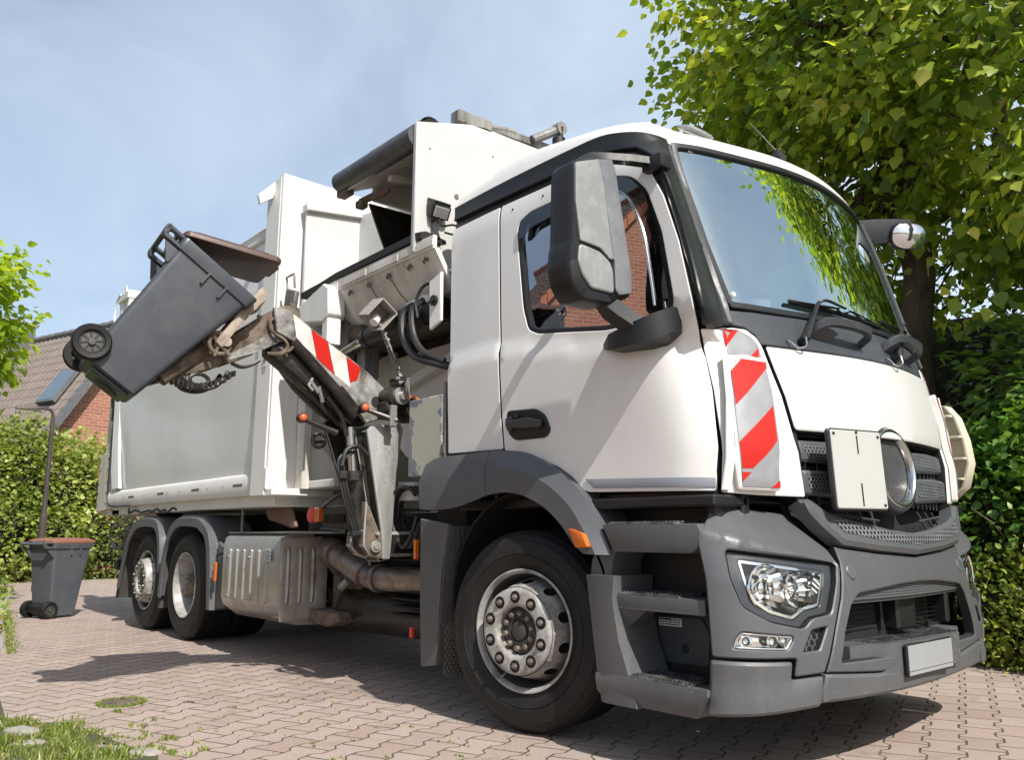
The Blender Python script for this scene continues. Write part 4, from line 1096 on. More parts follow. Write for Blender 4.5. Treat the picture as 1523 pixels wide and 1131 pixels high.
# service step with its tread, and the blank number plate
mb = MB()
mb.sweep([[(x0, y, z0), (x1, y, z0), (x1, y, z1), (x0, y, z1)] for y, x0, x1, z0, z1 in ((-.60, 1.20, 1.427, .455, .515), (-.46, 1.20, 1.445, .44, .517), (-.42, 1.20, 1.49, .385, .517), (-.1, 1.20, 1.515, .38, .517), (.32, 1.20, 1.485, .38, .517), (.36, 1.20, 1.40, .44, .517), (.60, 1.20, 1.36, .455, .515))])
st_ = mb.build('service_step', M['grey_lo'], cb)
mb = MB()
for i in range(44):
    y = -.42 + i*.0175
    for j in range(7): mb.box((1.27+j*.028 + (i % 2)*.012, y, .516), (1.287+j*.028 + (i % 2)*.012, y+.008, .522), 0)
mb.build('step_tread', M['tread'], st_)
mb = MB(); mb.box((1.500, -.295, .370), (1.516, .175, .508), .004, seg=1, rot=Matrix.Rotation(.03, 3, 'Z'))
plb = mb.build('plate_holder', M['dark'], cb)
mb = MB(); mb.box((1.516, -.288, .394), (1.520, .168, .502), .001, rot=Matrix.Rotation(.03, 3, 'Z'), piv=(1.508, -.06, .44)); mb.box((1.516, -.288, .376), (1.520, .168, .391), .001, rot=Matrix.Rotation(.03, 3, 'Z'), piv=(1.508, -.06, .44)); mb.build('number_plate', M['plate'], plb)

# arch sections
def arch(stations, y_in, y_out, name, mat, sy=-1, th=.02, ch=.22, parent=truck, dep=.05):
    secs = []
    for ox, oz, ix, iz in stations:
        dx, dz = ix-ox, iz-oz; l = math.hypot(dx, dz) or 1; ux, uz = dx/l, dz/l
        P = [(ox, y_in, oz), (ox+ux*.004, y_out-dep, oz+uz*.004), (ox+dx*ch, y_out, oz+dz*ch), (ix, y_out, iz), (ix, y_out-.02, iz), (ix-dx*.15, y_out-th, iz-dz*.15), (ox+dx*ch*1.2, y_out-th-.01, oz+dz*ch*1.2), (ox+ux*th, y_out-dep-.01, oz+uz*th), (ox+ux*th, y_in, oz+uz*th)]
        secs.append([(x, sy*y, z) for x, y, z in P])
    mb = MB(); mb.sweep(secs); return mb.build(name, mat, parent, 28)
def resta(st, n):
    return catmull(st, n)
fs_ = [(-.90, 1.40, -.88, 1.13), (-.78, 1.432, -.72, 1.122), (-.55, 1.437, -.50, 1.135), (-.27, 1.437, -.24, 1.19), (-.12, 1.430, -.08, 1.20), (.04, 1.40, .06, 1.18), (.26, 1.31, .22, 1.12), (.43, 1.20, .35, 1.03), (.54, 1.07, .43, .945), (.64, .89, .50, .895)]
for sy in (-1, 1):
    A1 = arch(resta(fs_[:5], 4)[:-1] + [(-.265+.0, 1.437, -.235, 1.19)] if False else resta(fs_[:4], 5), 1.0, 1.258, 'wheel_arch', M['grey'], sy, ch=.42)
    arch(resta([(-.262, 1.437, -.232, 1.191)] + fs_[4:], 5), 1.0, 1.26, 'wheel_arch', M['grey'], sy, ch=.42)
    mb = MB()  # splash cover behind the wheel
    q = [(-.875, 1.075), (-.60, 1.04), (-.62, .93), (-.655, .78), (-.675, .55), (-.69, .26), (-.845, .235), (-.865, .6)]
    mb.prism([(x, z) for x, z in q], 'y', sy*1.255, sy*1.22, .006)
    sp = mb.build('splash_cover', M['grey'], truck)
    mb = MB(); mb.sweep([[(x, sy*1.25, z), (x+.012, sy*1.25, z), (x+.012, sy*.86, z), (x, sy*.86, z)] for x, z in ((-.60, 1.03), (-.64, .80), (-.665, .55), (-.68, .36), (-.68, .27))]); 
    mb.build('splash_lining', M['flap'], sp)
    panel('mudflap', Flat((-.655, 0, 0), (0, 1, 0), (0, 0, 1)), [(sy*1.22, .20), (sy*.88, .20), (sy*.88, .95), (sy*1.22, .95)][::1], M['flap'], sp, thick=.01, edge=0, res=.2)
    mb = MB(); mb.tube([(-.64+.004*i, sy*(.9+.045*(i % 8)), 1.0) for i in (0,)] + [(-.60, sy*1.2, 1.0)], .01, 6)
    for i in range(60):
        y = sy*(.88+.36*rng.random()); x0 = -.62+.05*rng.random(); mb.tube([(x0, y, 1.03), (x0-.01+.03*rng.random(), y+.02*(rng.random()-.5), .88+.03*rng.random())], .0022, 3)
    mb.build('spray_brush', M['dark'], sp)
    # side marker lamp
    mb = MB(); q = rounded([(.425, 1.012), (.520, .988), (.555, .925), (.475, .922)], .012); mb.prism(q, 'y', sy*1.285, sy*1.25, .008, seg=2)
    im = mb.build('turn_signal', M['orange'], truck)
    # inner arch lining
    mb = MB()
    ring = [(.60*math.cos(t)*1.0, .62 + .58*math.sin(t)) for t in np.linspace(R(-5), R(185), 16)]
    mb.sweep([[(x, sy*1.2, z), (x*1.02, sy*1.2, z+.01), (x*1.02, sy*.55, z+.01), (x, sy*.55, z)] for x, z in ring])
    mb.box((-.62, min(sy*.55, sy*.6), .5), (.62, max(sy*.55, sy*.6), 1.25), 0)
    mb.build('arch_lining', M['under'], truck)

def steps(sy):
    Y = lambda a, b: (min(sy*a, sy*b), max(sy*a, sy*b))
    # rear wing of the lower step box
    mb = MB()
    def bx(x0, x1, ya, yb, z0, z1, bev=.012, mi=0):
        y0, y1 = Y(ya, yb); mb.box((x0, y0, z0), (x1, y1, z1), bev, mi, seg=2)
    mb.sweep([[(x0, sy*1.16, z), (x0+.02, sy*1.235, z), (x0+.06, sy*1.25, z), (x1, sy*1.245, z), (x1+.02, sy*1.0, z), (x0, sy*1.0, z)] for z, x0, x1 in ((.80, .475, .68), (.70, .49, .665), (.52, .515, .70), (.38, .535, .755), (.25, .56, .80))])
    mb.sweep([[(x0, sy*y_, z), (x1, sy*y_, z), (x1-.01, sy*.98, z), (x0, sy*.98, z)] for z, x0, x1, y_ in ((.375, .56, 1.175, 1.248), (.35, .56, 1.175, 1.252), (.30, .565, 1.14, 1.248), (.255, .60, 1.10, 1.225))])
    s0 = mb.build('entry_step', M['grey_lo'], truck, 28)
    mb = MB(); bx(.62, 1.155, 1.0, 1.215, .655, .722); mb.sweep([[(x, sy*1.21, .70), (x, sy*1.215, .66), (x, sy*(1.17-.0), .56+d), (x, sy*1.10, .56+d), (x, sy*1.05, .70)] for x, d in ((.62, -.05), (.70, .02), (.80, .09), (1.155, .095))])
    s1 = mb.build('entry_step', M['grey'], truck, 28)
    mb = MB()
    q = [(.585, 1.03), (1.14, 1.03), (1.155, .99), (1.14, .93), (1.10, .905), (.66, .905)]
    mb.prism(q, 'y', sy*1.225, sy*1.0, .014, seg=2)
    s2 = mb.build('entry_step', M['grey'], truck, 28)
    for s_, x0, x1, z, yy in ((s0, .64, 1.08, .376, 1.235), (s1, .64, 1.02, .722, 1.205), (s2, .62, 1.02, 1.03, 1.215)):
        mb = MB(); mb.box((x0, Y(1.02, yy+.006)[0], z-.02), (x1, Y(1.02, yy+.006)[1], z+.006), .004)
        for i in range(int((x1-x0)/.02)):
            for j in range(8):
                xx = x0+.006+i*.02 + (j % 2)*.008; yy_ = yy-.01-j*.024
                mb.box((xx, min(sy*yy_, sy*(yy_-.013)), z+.004), (xx+.011, max(sy*yy_, sy*(yy_-.013)), z+.012), 0)
        mb.build('tread', M['tread'], s_)
    mb = MB()  # recess walls, blackened for the shade of the hollow
    mb.box((.50, Y(.93, .985)[0], .28), (1.20, Y(.93, .985)[1], 1.16), .01)
    mb.prism([(.66, .56), (.70, .39), (.62, .39), (.60, .66)], 'y', sy*1.2, sy*.97, .02)
    mb.prism([(1.08, 1.13), (1.17, 1.13), (1.17, .95), (1.12, 1.03)], 'y', sy*1.12, sy*.97, .02)
    mb.box((.45, Y(.95, 1.18)[0], 1.10), (1.20, Y(.95, 1.18)[1], 1.15), .01)
    w_ = mb.build('step_well', M['dark'], truck)
    mb = MB(); mb.prism(rounded([(.69, .62), (.96, .62), (1.0, .56), (.99, .42), (.76, .415), (.735, .44)], .02), 'y', sy*.99, sy*.975, .004)
    cv_ = mb.build('service_flap', M['pillar'], w_)
    mb = MB(); mb.disc((.865, sy*.99, .485), (0, sy, 0), .021, .003, 14); mb.disc((1.045, sy*.986, .63), (0, sy, 0), .02, .003, 14); mb.disc((1.10, sy*.986, .55), (0, sy, 0), .018, .003, 14)
    mb.build_each('flap_hole', M['black'], cv_)
    if sy < 0:
        mb = MB(); mb.box((.72, -.993, .575), (.85, -.990, .610), 0); lb_ = mb.build('type_label', M['sticker'], cv_)
        mb = MB()
        for i in range(3):
            x = .725
            while x < .84:
                l_ = .008 + .016*rng.random(); mb.box((x, -.9945, .580+i*.010), (min(x+l_, .845), -.993, .585+i*.010), 0); x += l_+.004
        mb.box((.722, -.9945, .602), (.79, -.993, .608), 0)
        mb.build('label_print', M['ink'], lb_)
    # ribbed lining seen between arch and wing
    mb = MB(); mb.sweep([[(x0, sy*1.20, z), (x0+.13, sy*1.20, z), (x0+.13, sy*1.0, z), (x0, sy*1.0, z)] for z, x0 in ((.92, .53), (.86, .50), (.79, .49))]); mb.build('arch_end_cover', M['grey_lo'], truck)
steps(-1); steps(1)
# ---------------------------------------------------------------- wheels
M['hubgrey'] = surf('greasy_hub', (.05, .048, .046), .5, .2, dirt=(.02, .018, .016), amt=.8, scale=12, fine=.3)
M['nut'] = surf('dull_nut_steel', (.20, .17, .14), .5, .5, dirt=(.06, .045, .03), amt=.7, scale=20, fine=.3)
def wheel(x, yface, sy, steer=0., style='front', z=.505, twin=False):
    d = Vector((math.sin(steer), -math.cos(steer), 0)) if sy < 0 else Vector((-math.sin(steer), math.cos(steer), 0))
    c = Vector((x, yface*sy, z))
    W = .30
    mb = MB()
    rad = [(.296, -.02), (.300, .0), (.318, .010), (.322, .006), (.345, .018), (.372, .026), (.376, .022), (.382, .027), (.42, .024), (.440, .018), (.446, .019), (.452, .012), (.470, .002), (.484, -.012), (.493, -.030)]
    tr = []
    y = -.034
    for k in range(5):
        w_ = .045
        tr += [(.4985, y), (.4985, y-w_), (.486, y-w_-.004), (.486, y-w_-.010)]; y -= w_+.014
    back = [(.4985, y+.01), (.493, -W-.01), (.46, -W-.03), (.40, -W-.035), (.30, -W-.02), (.29, -W+.02)]
    mb.lathe(rad + tr + back, c, d, 72)
    # shoulder notches
    u = d.cross(Vector((0, 0, 1))).normalized(); v = d.cross(u)
    ty = mb.build('tyre', M['tyre'], None, 40)
    if twin:
        mb2 = MB(); mb2.lathe([(r, h-.34) for r, h in rad + tr + back], c, d, 60)
        t2 = mb2.build('tyre', M['tyre'], None, 40)
    mb = MB()
    mb.lathe([(.292, -.02), (.300, .001), (.3055, .008), (.304, .0145), (.297, .0155), (.291, .010), (.286, -.004), (.282, -.012)] + ([(.272, -.05)] if style != 'front' else []), c, d, 72)
    if style == 'front':
        o = 0
        mb.lathe([(.282, -.012), (.272, -.05), (.268, -.10), (.262, -.13), (.254, -.135)], c, d, 64, 1)  # barrel coloured dark for the shade in the deep rim well
        cone = Cone(c, d, .24, .258, -.135, .214, .052)
        holes = [ellipse((i+.5)*cone.L/10, .105, .029, .040, 14) for i in range(10)]
        for i in range(10):  # ten segments so that the seam never shows
            a0, a1 = i*cone.L/10, (i+1)*cone.L/10
            panel('x', cone, [(a0, 0), (a1, 0), (a1, cone.len), (a0, cone.len)], None, None, holes=[holes[i]], thick=0, edge=0, res=.025, mb=mb)
        ring = [(.214, .052), (.211, .064), (.203, .071), (.19, .073), (.142, .073), (.131, .071), (.123, .062), (.119, .045), (.118, .02)]
        mb.lathe(ring, c, d, 72)
        mb.lathe([(.252, -.2), (.15, -.2), (.0, -.2)], c, d, 40, 1)
        disc_h = .073
    else:
        mb.lathe([(.272, -.05), (.262, -.075), (.256, -.14), (.250, -.185), (.240, -.205)], c, d, 72, 0)
        cone = Cone(c, d, .21, .240, -.205, .135, -.190); nf0 = len(mb.b.faces)
        for i in range(10):
            a0, a1 = i*cone.L/10, (i+1)*cone.L/10
            panel('x', cone, [(a0, 0), (a1, 0), (a1, cone.len), (a0, cone.len)], None, None, holes=[ellipse((a0+a1)/2, .028, .024, .018, 12)], thick=0, edge=0, res=.03, mb=mb, mi=1)  # wheel disc coloured dark for the shade deep in the rim
        disc_h = -.193
    rim = mb.build('wheel', [M['rim'], M['rim_dark']], truck, 40)
    ty.parent = rim
    if twin: t2.parent = rim
    mb = MB()
    if style == 'front':
        mb.lathe([(.118, .022), (.10, .030), (.075, .034), (.066, .040), (.060, .040), (.056, .030), (.048, .030), (.045, .044), (.03, .050), (0, .052)], c, d, 48)
        for i in range(10):
            t = i*2*math.pi/10 + .2; p = c + (u*math.cos(t) + v*math.sin(t))*.086
            mb.lathe([(.0, .058), (.012, .056), (.0155, .050), (.0155, .026)], p, d, 6, 1)
    else:
        mb.lathe([(.135, -.19), (.13, -.16), (.118, -.15), (.112, -.07), (.10, -.055), (.06, -.05), (0, -.05)], c, d, 48)
        for i in range(10):
            t = i*2*math.pi/10; p = c + (u*math.cos(t) + v*math.sin(t))*.095
            mb.lathe([(.0, -.035), (.009, -.037), (.011, -.042), (.011, -.056)], p, d, 6)
    mb.build('hub', [M['hubgrey'], M['nut']] if style == 'front' else M['mud_steel'], rim, 40)
    mb = MB()
    rr = .1675
    for i in range(10):
        t = i*2*math.pi/10 + .31; p = c + (u*math.cos(t) + v*math.sin(t))*rr
        mb.lathe([(.031, disc_h+.0006), (.030, disc_h+.0018), (.019, disc_h+.001), (.0, disc_h+.0012)], p, d, 18, 1)  # flat dark disc painted for the shaded recess round the nut
        mb.lathe([(.0, disc_h+.021), (.006, disc_h+.0205), (.0075, disc_h+.018), (.0075, disc_h+.014), (.0145, disc_h+.013), (.016, disc_h+.0105), (.016, disc_h)], p, d, 6)
    mb.build_each('wheel_nut', [M['nut'], M['under']], rim, 30)
    if style == 'front':
        mb = MB(); t = 1.1; p = c + (u*math.cos(t) + v*math.sin(t))*.24
        mb.tube([p + d*-.12, p + d*.0, p + d*.03 + (u*math.cos(t)+v*math.sin(t))*.02], .005, 6)
        mb.build('valve', M['alu'], rim)
    return rim
ST = .2127
wheel(0, 1.195, -1, ST); wheel(0, 1.195, 1, ST)
wheel(-4.938, 1.20, -1, 0, 'deep', twin=True); wheel(-4.938, 1.20, 1, 0, 'deep', twin=True)
wheel(-6.111, 1.20, -1, 0, 'front'); wheel(-6.111, 1.20, 1, 0, 'front')
# axles, frame
mb = MB()
for sy in (-1, 1):
    mb.prism([(1.1, .62), (1.1, .86), (-1.0, .92), (-7.7, .98), (-7.7, .72), (-.9, .68)], 'y', sy*.38, sy*.45, .008)
    mb.box((-7.6, min(sy*.45, sy*.62), .98), (-3.0, max(sy*.45, sy*.62), 1.17), .01)
for x in (-.9, -1.9, -3.0, -4.3, -5.5, -6.8): mb.box((x-.05, -.4, .74), (x+.05, .4, .92), .01)
for x in (0, -4.938, -6.111): mb.tube([(x, -.85, .50), (x, .85, .50)], .085, 14)
mb.lathe([(0, -.2), (.15, -.17), (.2, 0), (.15, .17), (0, .2)], (-4.938, 0, .52), (1, 0, 0), 20)
mb.box((-1.3, -.42, .45), (.9, .42, 1.25), .06)
mb.box((-1.1, -1.0, .72), (-.72, 1.0, 1.3), .04)
for sy in (-1, 1): mb.tube([(-.3, sy*.6, .9), (.3, sy*.6, .75)], .06, 10); mb.tube([(-.35, sy*.62, .95), (-.05, sy*.8, .75)], .045, 10)
ch = mb.build('chassis', M['under'], truck)
mb = MB(); mb.box((-3.0, -.7, .45), (-1.1, .95, 1.12), .05); mb.box((-2.95, -.95, .95), (-1.0, -.7, 1.12), .02)
for i in range(9): mb.box((-1.55, -1.02, .46+i*.05), (-1.0, -.70, .475+i*.05), .003)
mb.build('gearbox_casing', M['under'], ch)
mb = MB(); mb.tube([(-2.5, -.75, .43), (-1.05, -.75, .46)], .17, 20); mb.build('air_tank', M['oily'], ch)
mb = MB(); mb.tube([(-6.95, -.9, .9), (-6.95, .9, .9)], .05, 8); mb.box((-7.75, -1.1, .55), (-7.6, 1.1, .68), .02); mb.box((-7.5, -1.0, .68), (-7.35, -.85, 1.1), .01); mb.tube([(-7.1, -1.15, .86), (-7.5, -1.15, .80), (-7.9, -1.1, .88)], .02, 6); mb.box((-7.25, -1.15, .85), (-7.05, -.9, 1.02), .02)
mb.build('rear_underrun_bar', M['oily'], truck)

# rear wheel arches
for sy in (-1, 1):
    a2 = [(-4.10, .33, -4.20, .33), (-4.14, .72, -4.26, .72), (-4.22, .98, -4.34, .93), (-4.42, 1.115, -4.48, 1.01), (-4.62, 1.155, -4.62, 1.045), (-5.08, 1.16, -5.04, 1.05), (-5.30, 1.09, -5.22, .99), (-5.44, .92, -5.35, .87), (-5.52, .70, -5.43, .68), (-5.56, .38, -5.48, .36)]
    a3 = [(-5.53, .72, -5.60, .60), (-5.56, .93, -5.64, .84), (-5.66, 1.09, -5.72, .99), (-5.84, 1.16, -5.86, 1.05), (-6.34, 1.165, -6.30, 1.05), (-6.58, 1.09, -6.50, .99), (-6.76, .90, -6.67, .85), (-6.88, .66, -6.79, .64), (-6.98, .40, -6.90, .38)]
    for nm, a in (('rear_wheel_arch', a2), ('rear_wheel_arch', a3)):
        ar = arch(resta(a, 4), .86, 1.262, nm, M['grey_lo'], sy, ch=.30)
    FLx = lambda x: Flat((x, 0, 0), (0, sy, 0), (0, 0, 1))
    mb = MB(); mb.sweep([[(x, sy*1.25, z), (x-.012, sy*1.25, z), (x-.012, sy*.88, z), (x, sy*.88, z)] for x, z in ((-6.72, .90), (-6.88, .62), (-7.0, .27))]); mb.build('mudflap', M['flap'], truck)
    mb = MB(); mb.sweep([[(x, sy*1.23, z), (x-.012, sy*1.23, z), (x-.012, sy*.88, z), (x, sy*.88, z)] for x, z in ((-5.50, .86), (-5.56, .55), (-5.60, .25))]); mb.build('mudflap', M['flap'], truck)
    mb = MB(); mb.prism([(-3.90, .36), (-3.86, .82), (-4.12, .92), (-4.14, .34)], 'y', sy*1.22, sy*1.18, .01); mb.build('arch_stay', M['grey_lo'], truck)
    mb = MB(); mb.box((-4.03, min(sy*1.27, sy*1.285), .58), (-3.97, max(sy*1.27, sy*1.285), .74), .006); mb.build('side_marker', M['orange'], truck)
    mb = MB(); mb.tube([(-3.9, sy*1.2, .84), (-4.02, sy*1.26, .80), (-4.0, sy*1.26, .62)], .012, 6); mb.tube([(-3.95, sy*1.1, .9), (-3.9, sy*1.25, .86)], .015, 6); mb.build('marker_bracket', M['oily'], truck)
# exhaust box with pressed heat shield (right side), exhaust pipe
SX0, SX1, SY = -3.84, -2.73, -1.275
mb = MB()
prof = [(-1.00, .985), (-1.20, .985), (-1.255, .955), (SY, .90), (SY, .46), (-1.25, .40), (-1.13, .31), (-.95, .30)]
mb.sweep([[(SX0, y, z) for y, z in prof] + [(SX0, -.95, .6)], [(SX1, y, z) for y, z in prof] + [(SX1, -.95, .6)]])
box_ = mb.build('heat_shield', M['alu'], truck, 50)
mb = MB()
for i, xx in enumerate(np.linspace(-3.70, -2.98, 6)):
    mb.prism(rounded([(xx-.034, .86), (xx+.034, .86), (xx+.034, .46+.0*i), (xx-.034, .46)], .012), 'y', SY-.012, SY+.004, .010, seg=2)
mb.build_each('pressed_rib', M['alu'], box_)
mb = MB()
for xx in (-3.70, -3.27, -2.90):
    for zz in (.80, .42+.06):
        mb.disc((xx+.0, SY-.010, zz), (0, -1, 0), .013, .012, 12)
mb.build_each('shield_bolt', M['chrome'], box_)
mb = MB(); FLt = None
mb.box((SX0-.0, -1.24, .987), (SX1+.75, -.85, .999), .002); tr_ = mb.build('top_plate', M['chequer'], box_)
panel('walk_plate', Flat((SX0, -1.24, 1.003), (1, 0, 0), (0, 1, 0)), [(0, 0), (1.86, 0), (1.86, .4), (0, .4)], M['chequer'], tr_, thick=.01, edge=0, res=.3)
FE = Flat((SX1+.012, 0, 0), (0, 1, 0), (0, 0, 1))
endp = [(SY+.004, .955), (-.90, .965), (-.88, .36), (SY+.02, .335), (SY+.004, .42)]
slots = [rounded([(y0, .86), (y0+.035, .88), (y0+.035, .50), (y0-.005+.03, .46), (y0, .50)], .012) for y0 in (-1.225, -1.125, -1.02)]
e_ = panel('shield_end', FE, endp, M['alu_dirt'], box_, holes=slots, thick=.014, edge=.006, lip=.003, res=.05)
mb = MB()
for y0 in (-1.225, -1.125, -1.02):
    mb.sweep([[(SX1+.012+b, y0+a, z) for a, b in ((.0, .0), (.012, .020*k), (.035, .004*k))] for z, k in ((.47, .2), (.52, 1), (.84, 1), (.875, .2))])
mb.box((SX1-.25, -1.2, .35), (SX1+.006, -.88, .95), 0)
mb.build_each('louvre', M['alu_dirt'], e_)
mb = MB(); mb.box((-2.95, SY-.0145, .78), (-2.86, SY-.013, .87), 0); lb = mb.build('information_label', M['sticker'], box_)
mb = MB()
for i in range(6): mb.box((-2.945, SY-.0158, .79+i*.013), (-2.865-.02*(i % 2), SY-.0148, .795+i*.013), 0)
mb.build('label_print', M['ink'], lb)
mb = MB(); mb.prism([(-3.3, .33), (-2.75, .33), (-2.45, .31), (-2.25, .36), (-2.3, .42), (-3.3, .42)], 'y', -1.02, -.6, .01); mb.prism([(-2.70, .42), (-2.30, .40), (-2.25, .74), (-2.5, .82), (-2.70, .80)], 'y', -.84, -.80, .006)
mb.build('silencer_bracket', M['mud_steel'], box_)
mb = MB()
mb.tube([(-2.62, -.82, .74), (-2.50, -.96, .86), (-2.36, -1.04, .87), (-2.15, -1.04, .80), (-1.85, -1.03, .70)], [.085]*1 + [.088]*4, 20, sm=False)
mb.tube([(-1.98, -1.03, .745), (-1.80, -1.02, .69), (-1.62, -1.0, .685), (-.95, -.95, .70)], .080, 20)
for p, q in (((-2.30, -1.045, .855), (-2.26, -1.045, .842)), ((-1.90, -1.03, .722), (-1.86, -1.028, .705)), ((-1.74, -1.012, .688), (-1.70, -1.008, .687))):
    mb.tube([p, q], .096, 20)
mb.build('exhaust_pipe', M['pipe'], truck, 50)
mb = MB(); mb.tube([(-2.55, -.85, .62), (-2.35, -.95, .60), (-2.2, -.98, .66)], .03, 8, sm=True); mb.build('pipe_clamp', M['alu'], truck)
mb = MB(); mb.box((-.975, -1.235, .835), (-.955, -1.20, .95), .005); mb.build('side_marker', M['orange'], truck)
mb = MB(); mb.box((-1.00, -1.235, .38), (-.98, -1.21, .44), .004); mb.build('side_reflector', M['redlamp'], truck)
# ---------------------------------------------------------------- container body
BX0, BX1 = -7.62, -3.06
prof = [(1.235, 1.475), (1.252, 1.8), (1.262, 2.2), (1.266, 2.6), (1.255, 3.0), (1.232, 3.3), (1.205, 3.53)]
mb = MB()
cp = catmull(prof, 5)
xs = np.linspace(BX0, BX1, 24)
class Side:
    L = 0
    def __init__(s, sy): s.sy = sy
    def off(s, a, b, d):
        # a along x, b height; small dents let the glossy sheet reflect unevenly
        y = lerp_tab([(z, y) for y, z in cp], b)
        den = .004*math.sin(a*2.1+b)*math.sin(b*3.0+1.2*a) + .002*math.sin(a*5.3-b*4)
        pinch = -.05*smooth((BX0+.75-a)/.7)*smooth((2.6-b)/1.1)*abs(math.sin((b-1.4)*2.2))
        return (a, s.sy*(y+den+pinch+d), b)
for sy in (-1, 1):
    S_ = Side(sy)
    p = [(BX0, 1.475), (BX1, 1.475), (BX1, 3.53), (BX0, 3.53)]
    o = panel('container_side', S_, p, M['silver'], truck, thick=0, edge=0, res=.11, smooth=60)
    if sy > 0: o.data.flip_normals()
mb = MB()
for sy in (-1, 1):
    # lower rail with a sloping top, upper channel
    r = [(1.19, 1.285), (1.262, 1.295), (1.275, 1.33), (1.275, 1.435), (1.262, 1.462), (1.225, 1.480), (1.19, 1.48)]
    mb.sweep([[(x, sy*y, z) for y, z in r] for x in (BX0+.05, BX1+.02)])
    t = [(1.17, 3.52), (1.215, 3.525), (1.222, 3.545), (1.205, 3.56), (1.205, 3.615), (1.215, 3.635), (1.17, 3.655)]
    mb.sweep([[(x, sy*y, z) for y, z in t] for x in (BX0, BX1)])
mb.box((BX0, -1.19, 3.60), (BX1, 1.19, 3.655), .01)
mb.box((BX0, -1.20, 1.20), (BX1, 1.20, 1.31), .01)
fr_ = mb.build('container_frame', M['body_white'], truck)
mb = MB()
for i in range(12): mb.disc((BX0+.35+i*.37, -1.276, 1.385), (0, -1, 0), .007, .004, 8)
for i in range(4): mb.box((BX0+.9+i*1.0, -1.2755, 1.374), (BX0+1.1+i*1.0, -1.2765, 1.396), 0)
mb.build_each('rail_rivet', M['mud_steel'], fr_)
# side panel of the far half is also closed at the rear
mb = MB()
mb.box((BX0-.02, -1.20, 1.3), (BX0, 1.20, 3.62), .005)
mb.prism([(BX0-.48, 1.24), (BX0-.03, 1.27), (BX0-.05, 1.95), (BX0-.46, 1.95)], 'y', -1.262, -1.235, .004)
for sy in (-1, 1):
    mb.box((BX0-.10, min(sy*1.13, sy*1.24), 1.27), (BX0+.06, max(sy*1.13, sy*1.24), 3.62), .01)
    mb.box((BX0-.42, min(sy*1.05, sy*1.22), 1.24), (BX0-.08, max(sy*1.05, sy*1.22), 3.1), .01)
mb.box((BX0-.5, -1.2, 1.2), (BX0+.3, 1.2, 1.265), .01)
mb.box((BX0-.42, -1.2, 1.25), (BX0-.1, 1.2, 3.45), .03)
tg = mb.build('tailgate', M['dirty_white'], truck)
mb = MB()
for zz in (1.34, 1.47, 1.60, 1.75, 1.88):
    for xx in (BX0-.43, BX0-.08): mb.disc((xx, -1.262, zz), (0, -1, 0), .014, .007, 8)
mb.build_each('tailgate_bolt', M['mud_steel'], tg)
mb = MB(); mb.tube([(BX0-.02, -1.26, 2.45), (BX0-.0, -1.27, 2.2), (BX0+.01, -1.27, 1.6), (BX0+.05, -1.27, 1.36), (BX0+.3, -1.285, 1.30), (BX0+1.0, -1.285, 1.288)], .010, 6, sm=True)
mb.tube([(BX0-.05, -1.25, 2.9), (BX0+.06, -1.30, 2.7), (BX0+.0, -1.28, 2.5), (BX0-.08, -1.26, 2.35)], .016, 6, sm=True)
mb.tube([(BX0-.12, -1.25, 2.95), (BX0-.02, -1.30, 2.75), (BX0-.05, -1.28, 2.5)], .014, 6, sm=True)
mb.box((BX0-.16, -1.28, 2.58), (BX0-.08, -1.2, 2.72), .01); mb.box((BX0-.14, -1.28, 2.80), (BX0-.08, -1.22, 2.92), .01)
mb.build('tailgate_hose', M['rubber'], tg)
mb = MB(); mb.box((BX0-.42, -1.2, 3.45), (BX0-.30, -1.1, 4.0), .01); mb.box((BX0-.12, -1.2, 3.45), (BX0-.02, -1.1, 3.95), .01); mb.box((BX0-.45, -1.22, 3.9), (BX0+.0, -1.05, 4.02), .02); mb.tube([(BX0-.2, -1.15, 3.5), (BX0-.2, -1.15, 3.95)], .04, 10); mb.tube([(BX0-.25, -1.2, 4.0), (BX0-.2, -1.2, 4.1), (BX0-.12, -1.2, 4.0)], .012, 6, sm=True)
mb.tube([(BX0-.45, -1.22, 3.6), (BX0-.55, -1.22, 3.75), (BX0-.5, -1.22, 3.95), (BX0-.35, -1.22, 4.02)], .01, 6, sm=True)
mb.build_each('tailgate_lift', M['body_white'], tg)
# film of crumpled sheet metal fold at the rear corner
mb = MB()
for k, (x0, x1) in enumerate(((BX0+.05, BX0+.17), (BX0+.12, BX0+.26))):
    mb.sweep([[(x0+d, -1.24, z), (x0+d+.03, -1.285, z), (x1+d*1.8, -1.27, z), (x1+d*1.8+.01, -1.24, z)] for z, d in ((1.50, .16-.05*k), (1.7, .07), (2.0, .02), (2.4, -.01), (2.6, -.03))])
mb.build('folded_corner', M['silver'], fr_)
# front bulkhead frame
mb = MB()
mb.prism([(-1.30, 1.28), (-1.255, 1.28), (-1.235, 3.93), (-1.28, 3.96)], 'x', -3.30, -3.03, .008)   # grey side flange
mb.prism([(-1.29, 1.275), (-1.0, 1.275), (-1.0, 1.55), (-1.06, 1.75), (-1.06, 3.74), (-.20, 3.80), (.3, 4.05), (-.4, 3.99), (-1.275, 3.99)][:6] + [(-.20, 3.93), (-.52, 3.95), (-1.275, 3.975)], 'x', -3.08, -2.995, .006)
mb.prism([(1.29, 1.275), (1.0, 1.275), (1.06, 3.74), (.20, 3.93), (.52, 3.95), (1.275, 3.975)], 'x', -3.08, -2.995, .006)
mb.prism([(-1.29, 3.80), (-1.25, 3.98), (-1.42, 3.80), (-1.40, 3.72)], 'x', -3.20, -3.16, .004)
mb.box((-3.02, -1.29, 1.28), (-2.9, -.75, 1.335), .006)
mb.box((-3.06, -1.30, 1.33), (-3.0, -1.22, 1.50), .004)
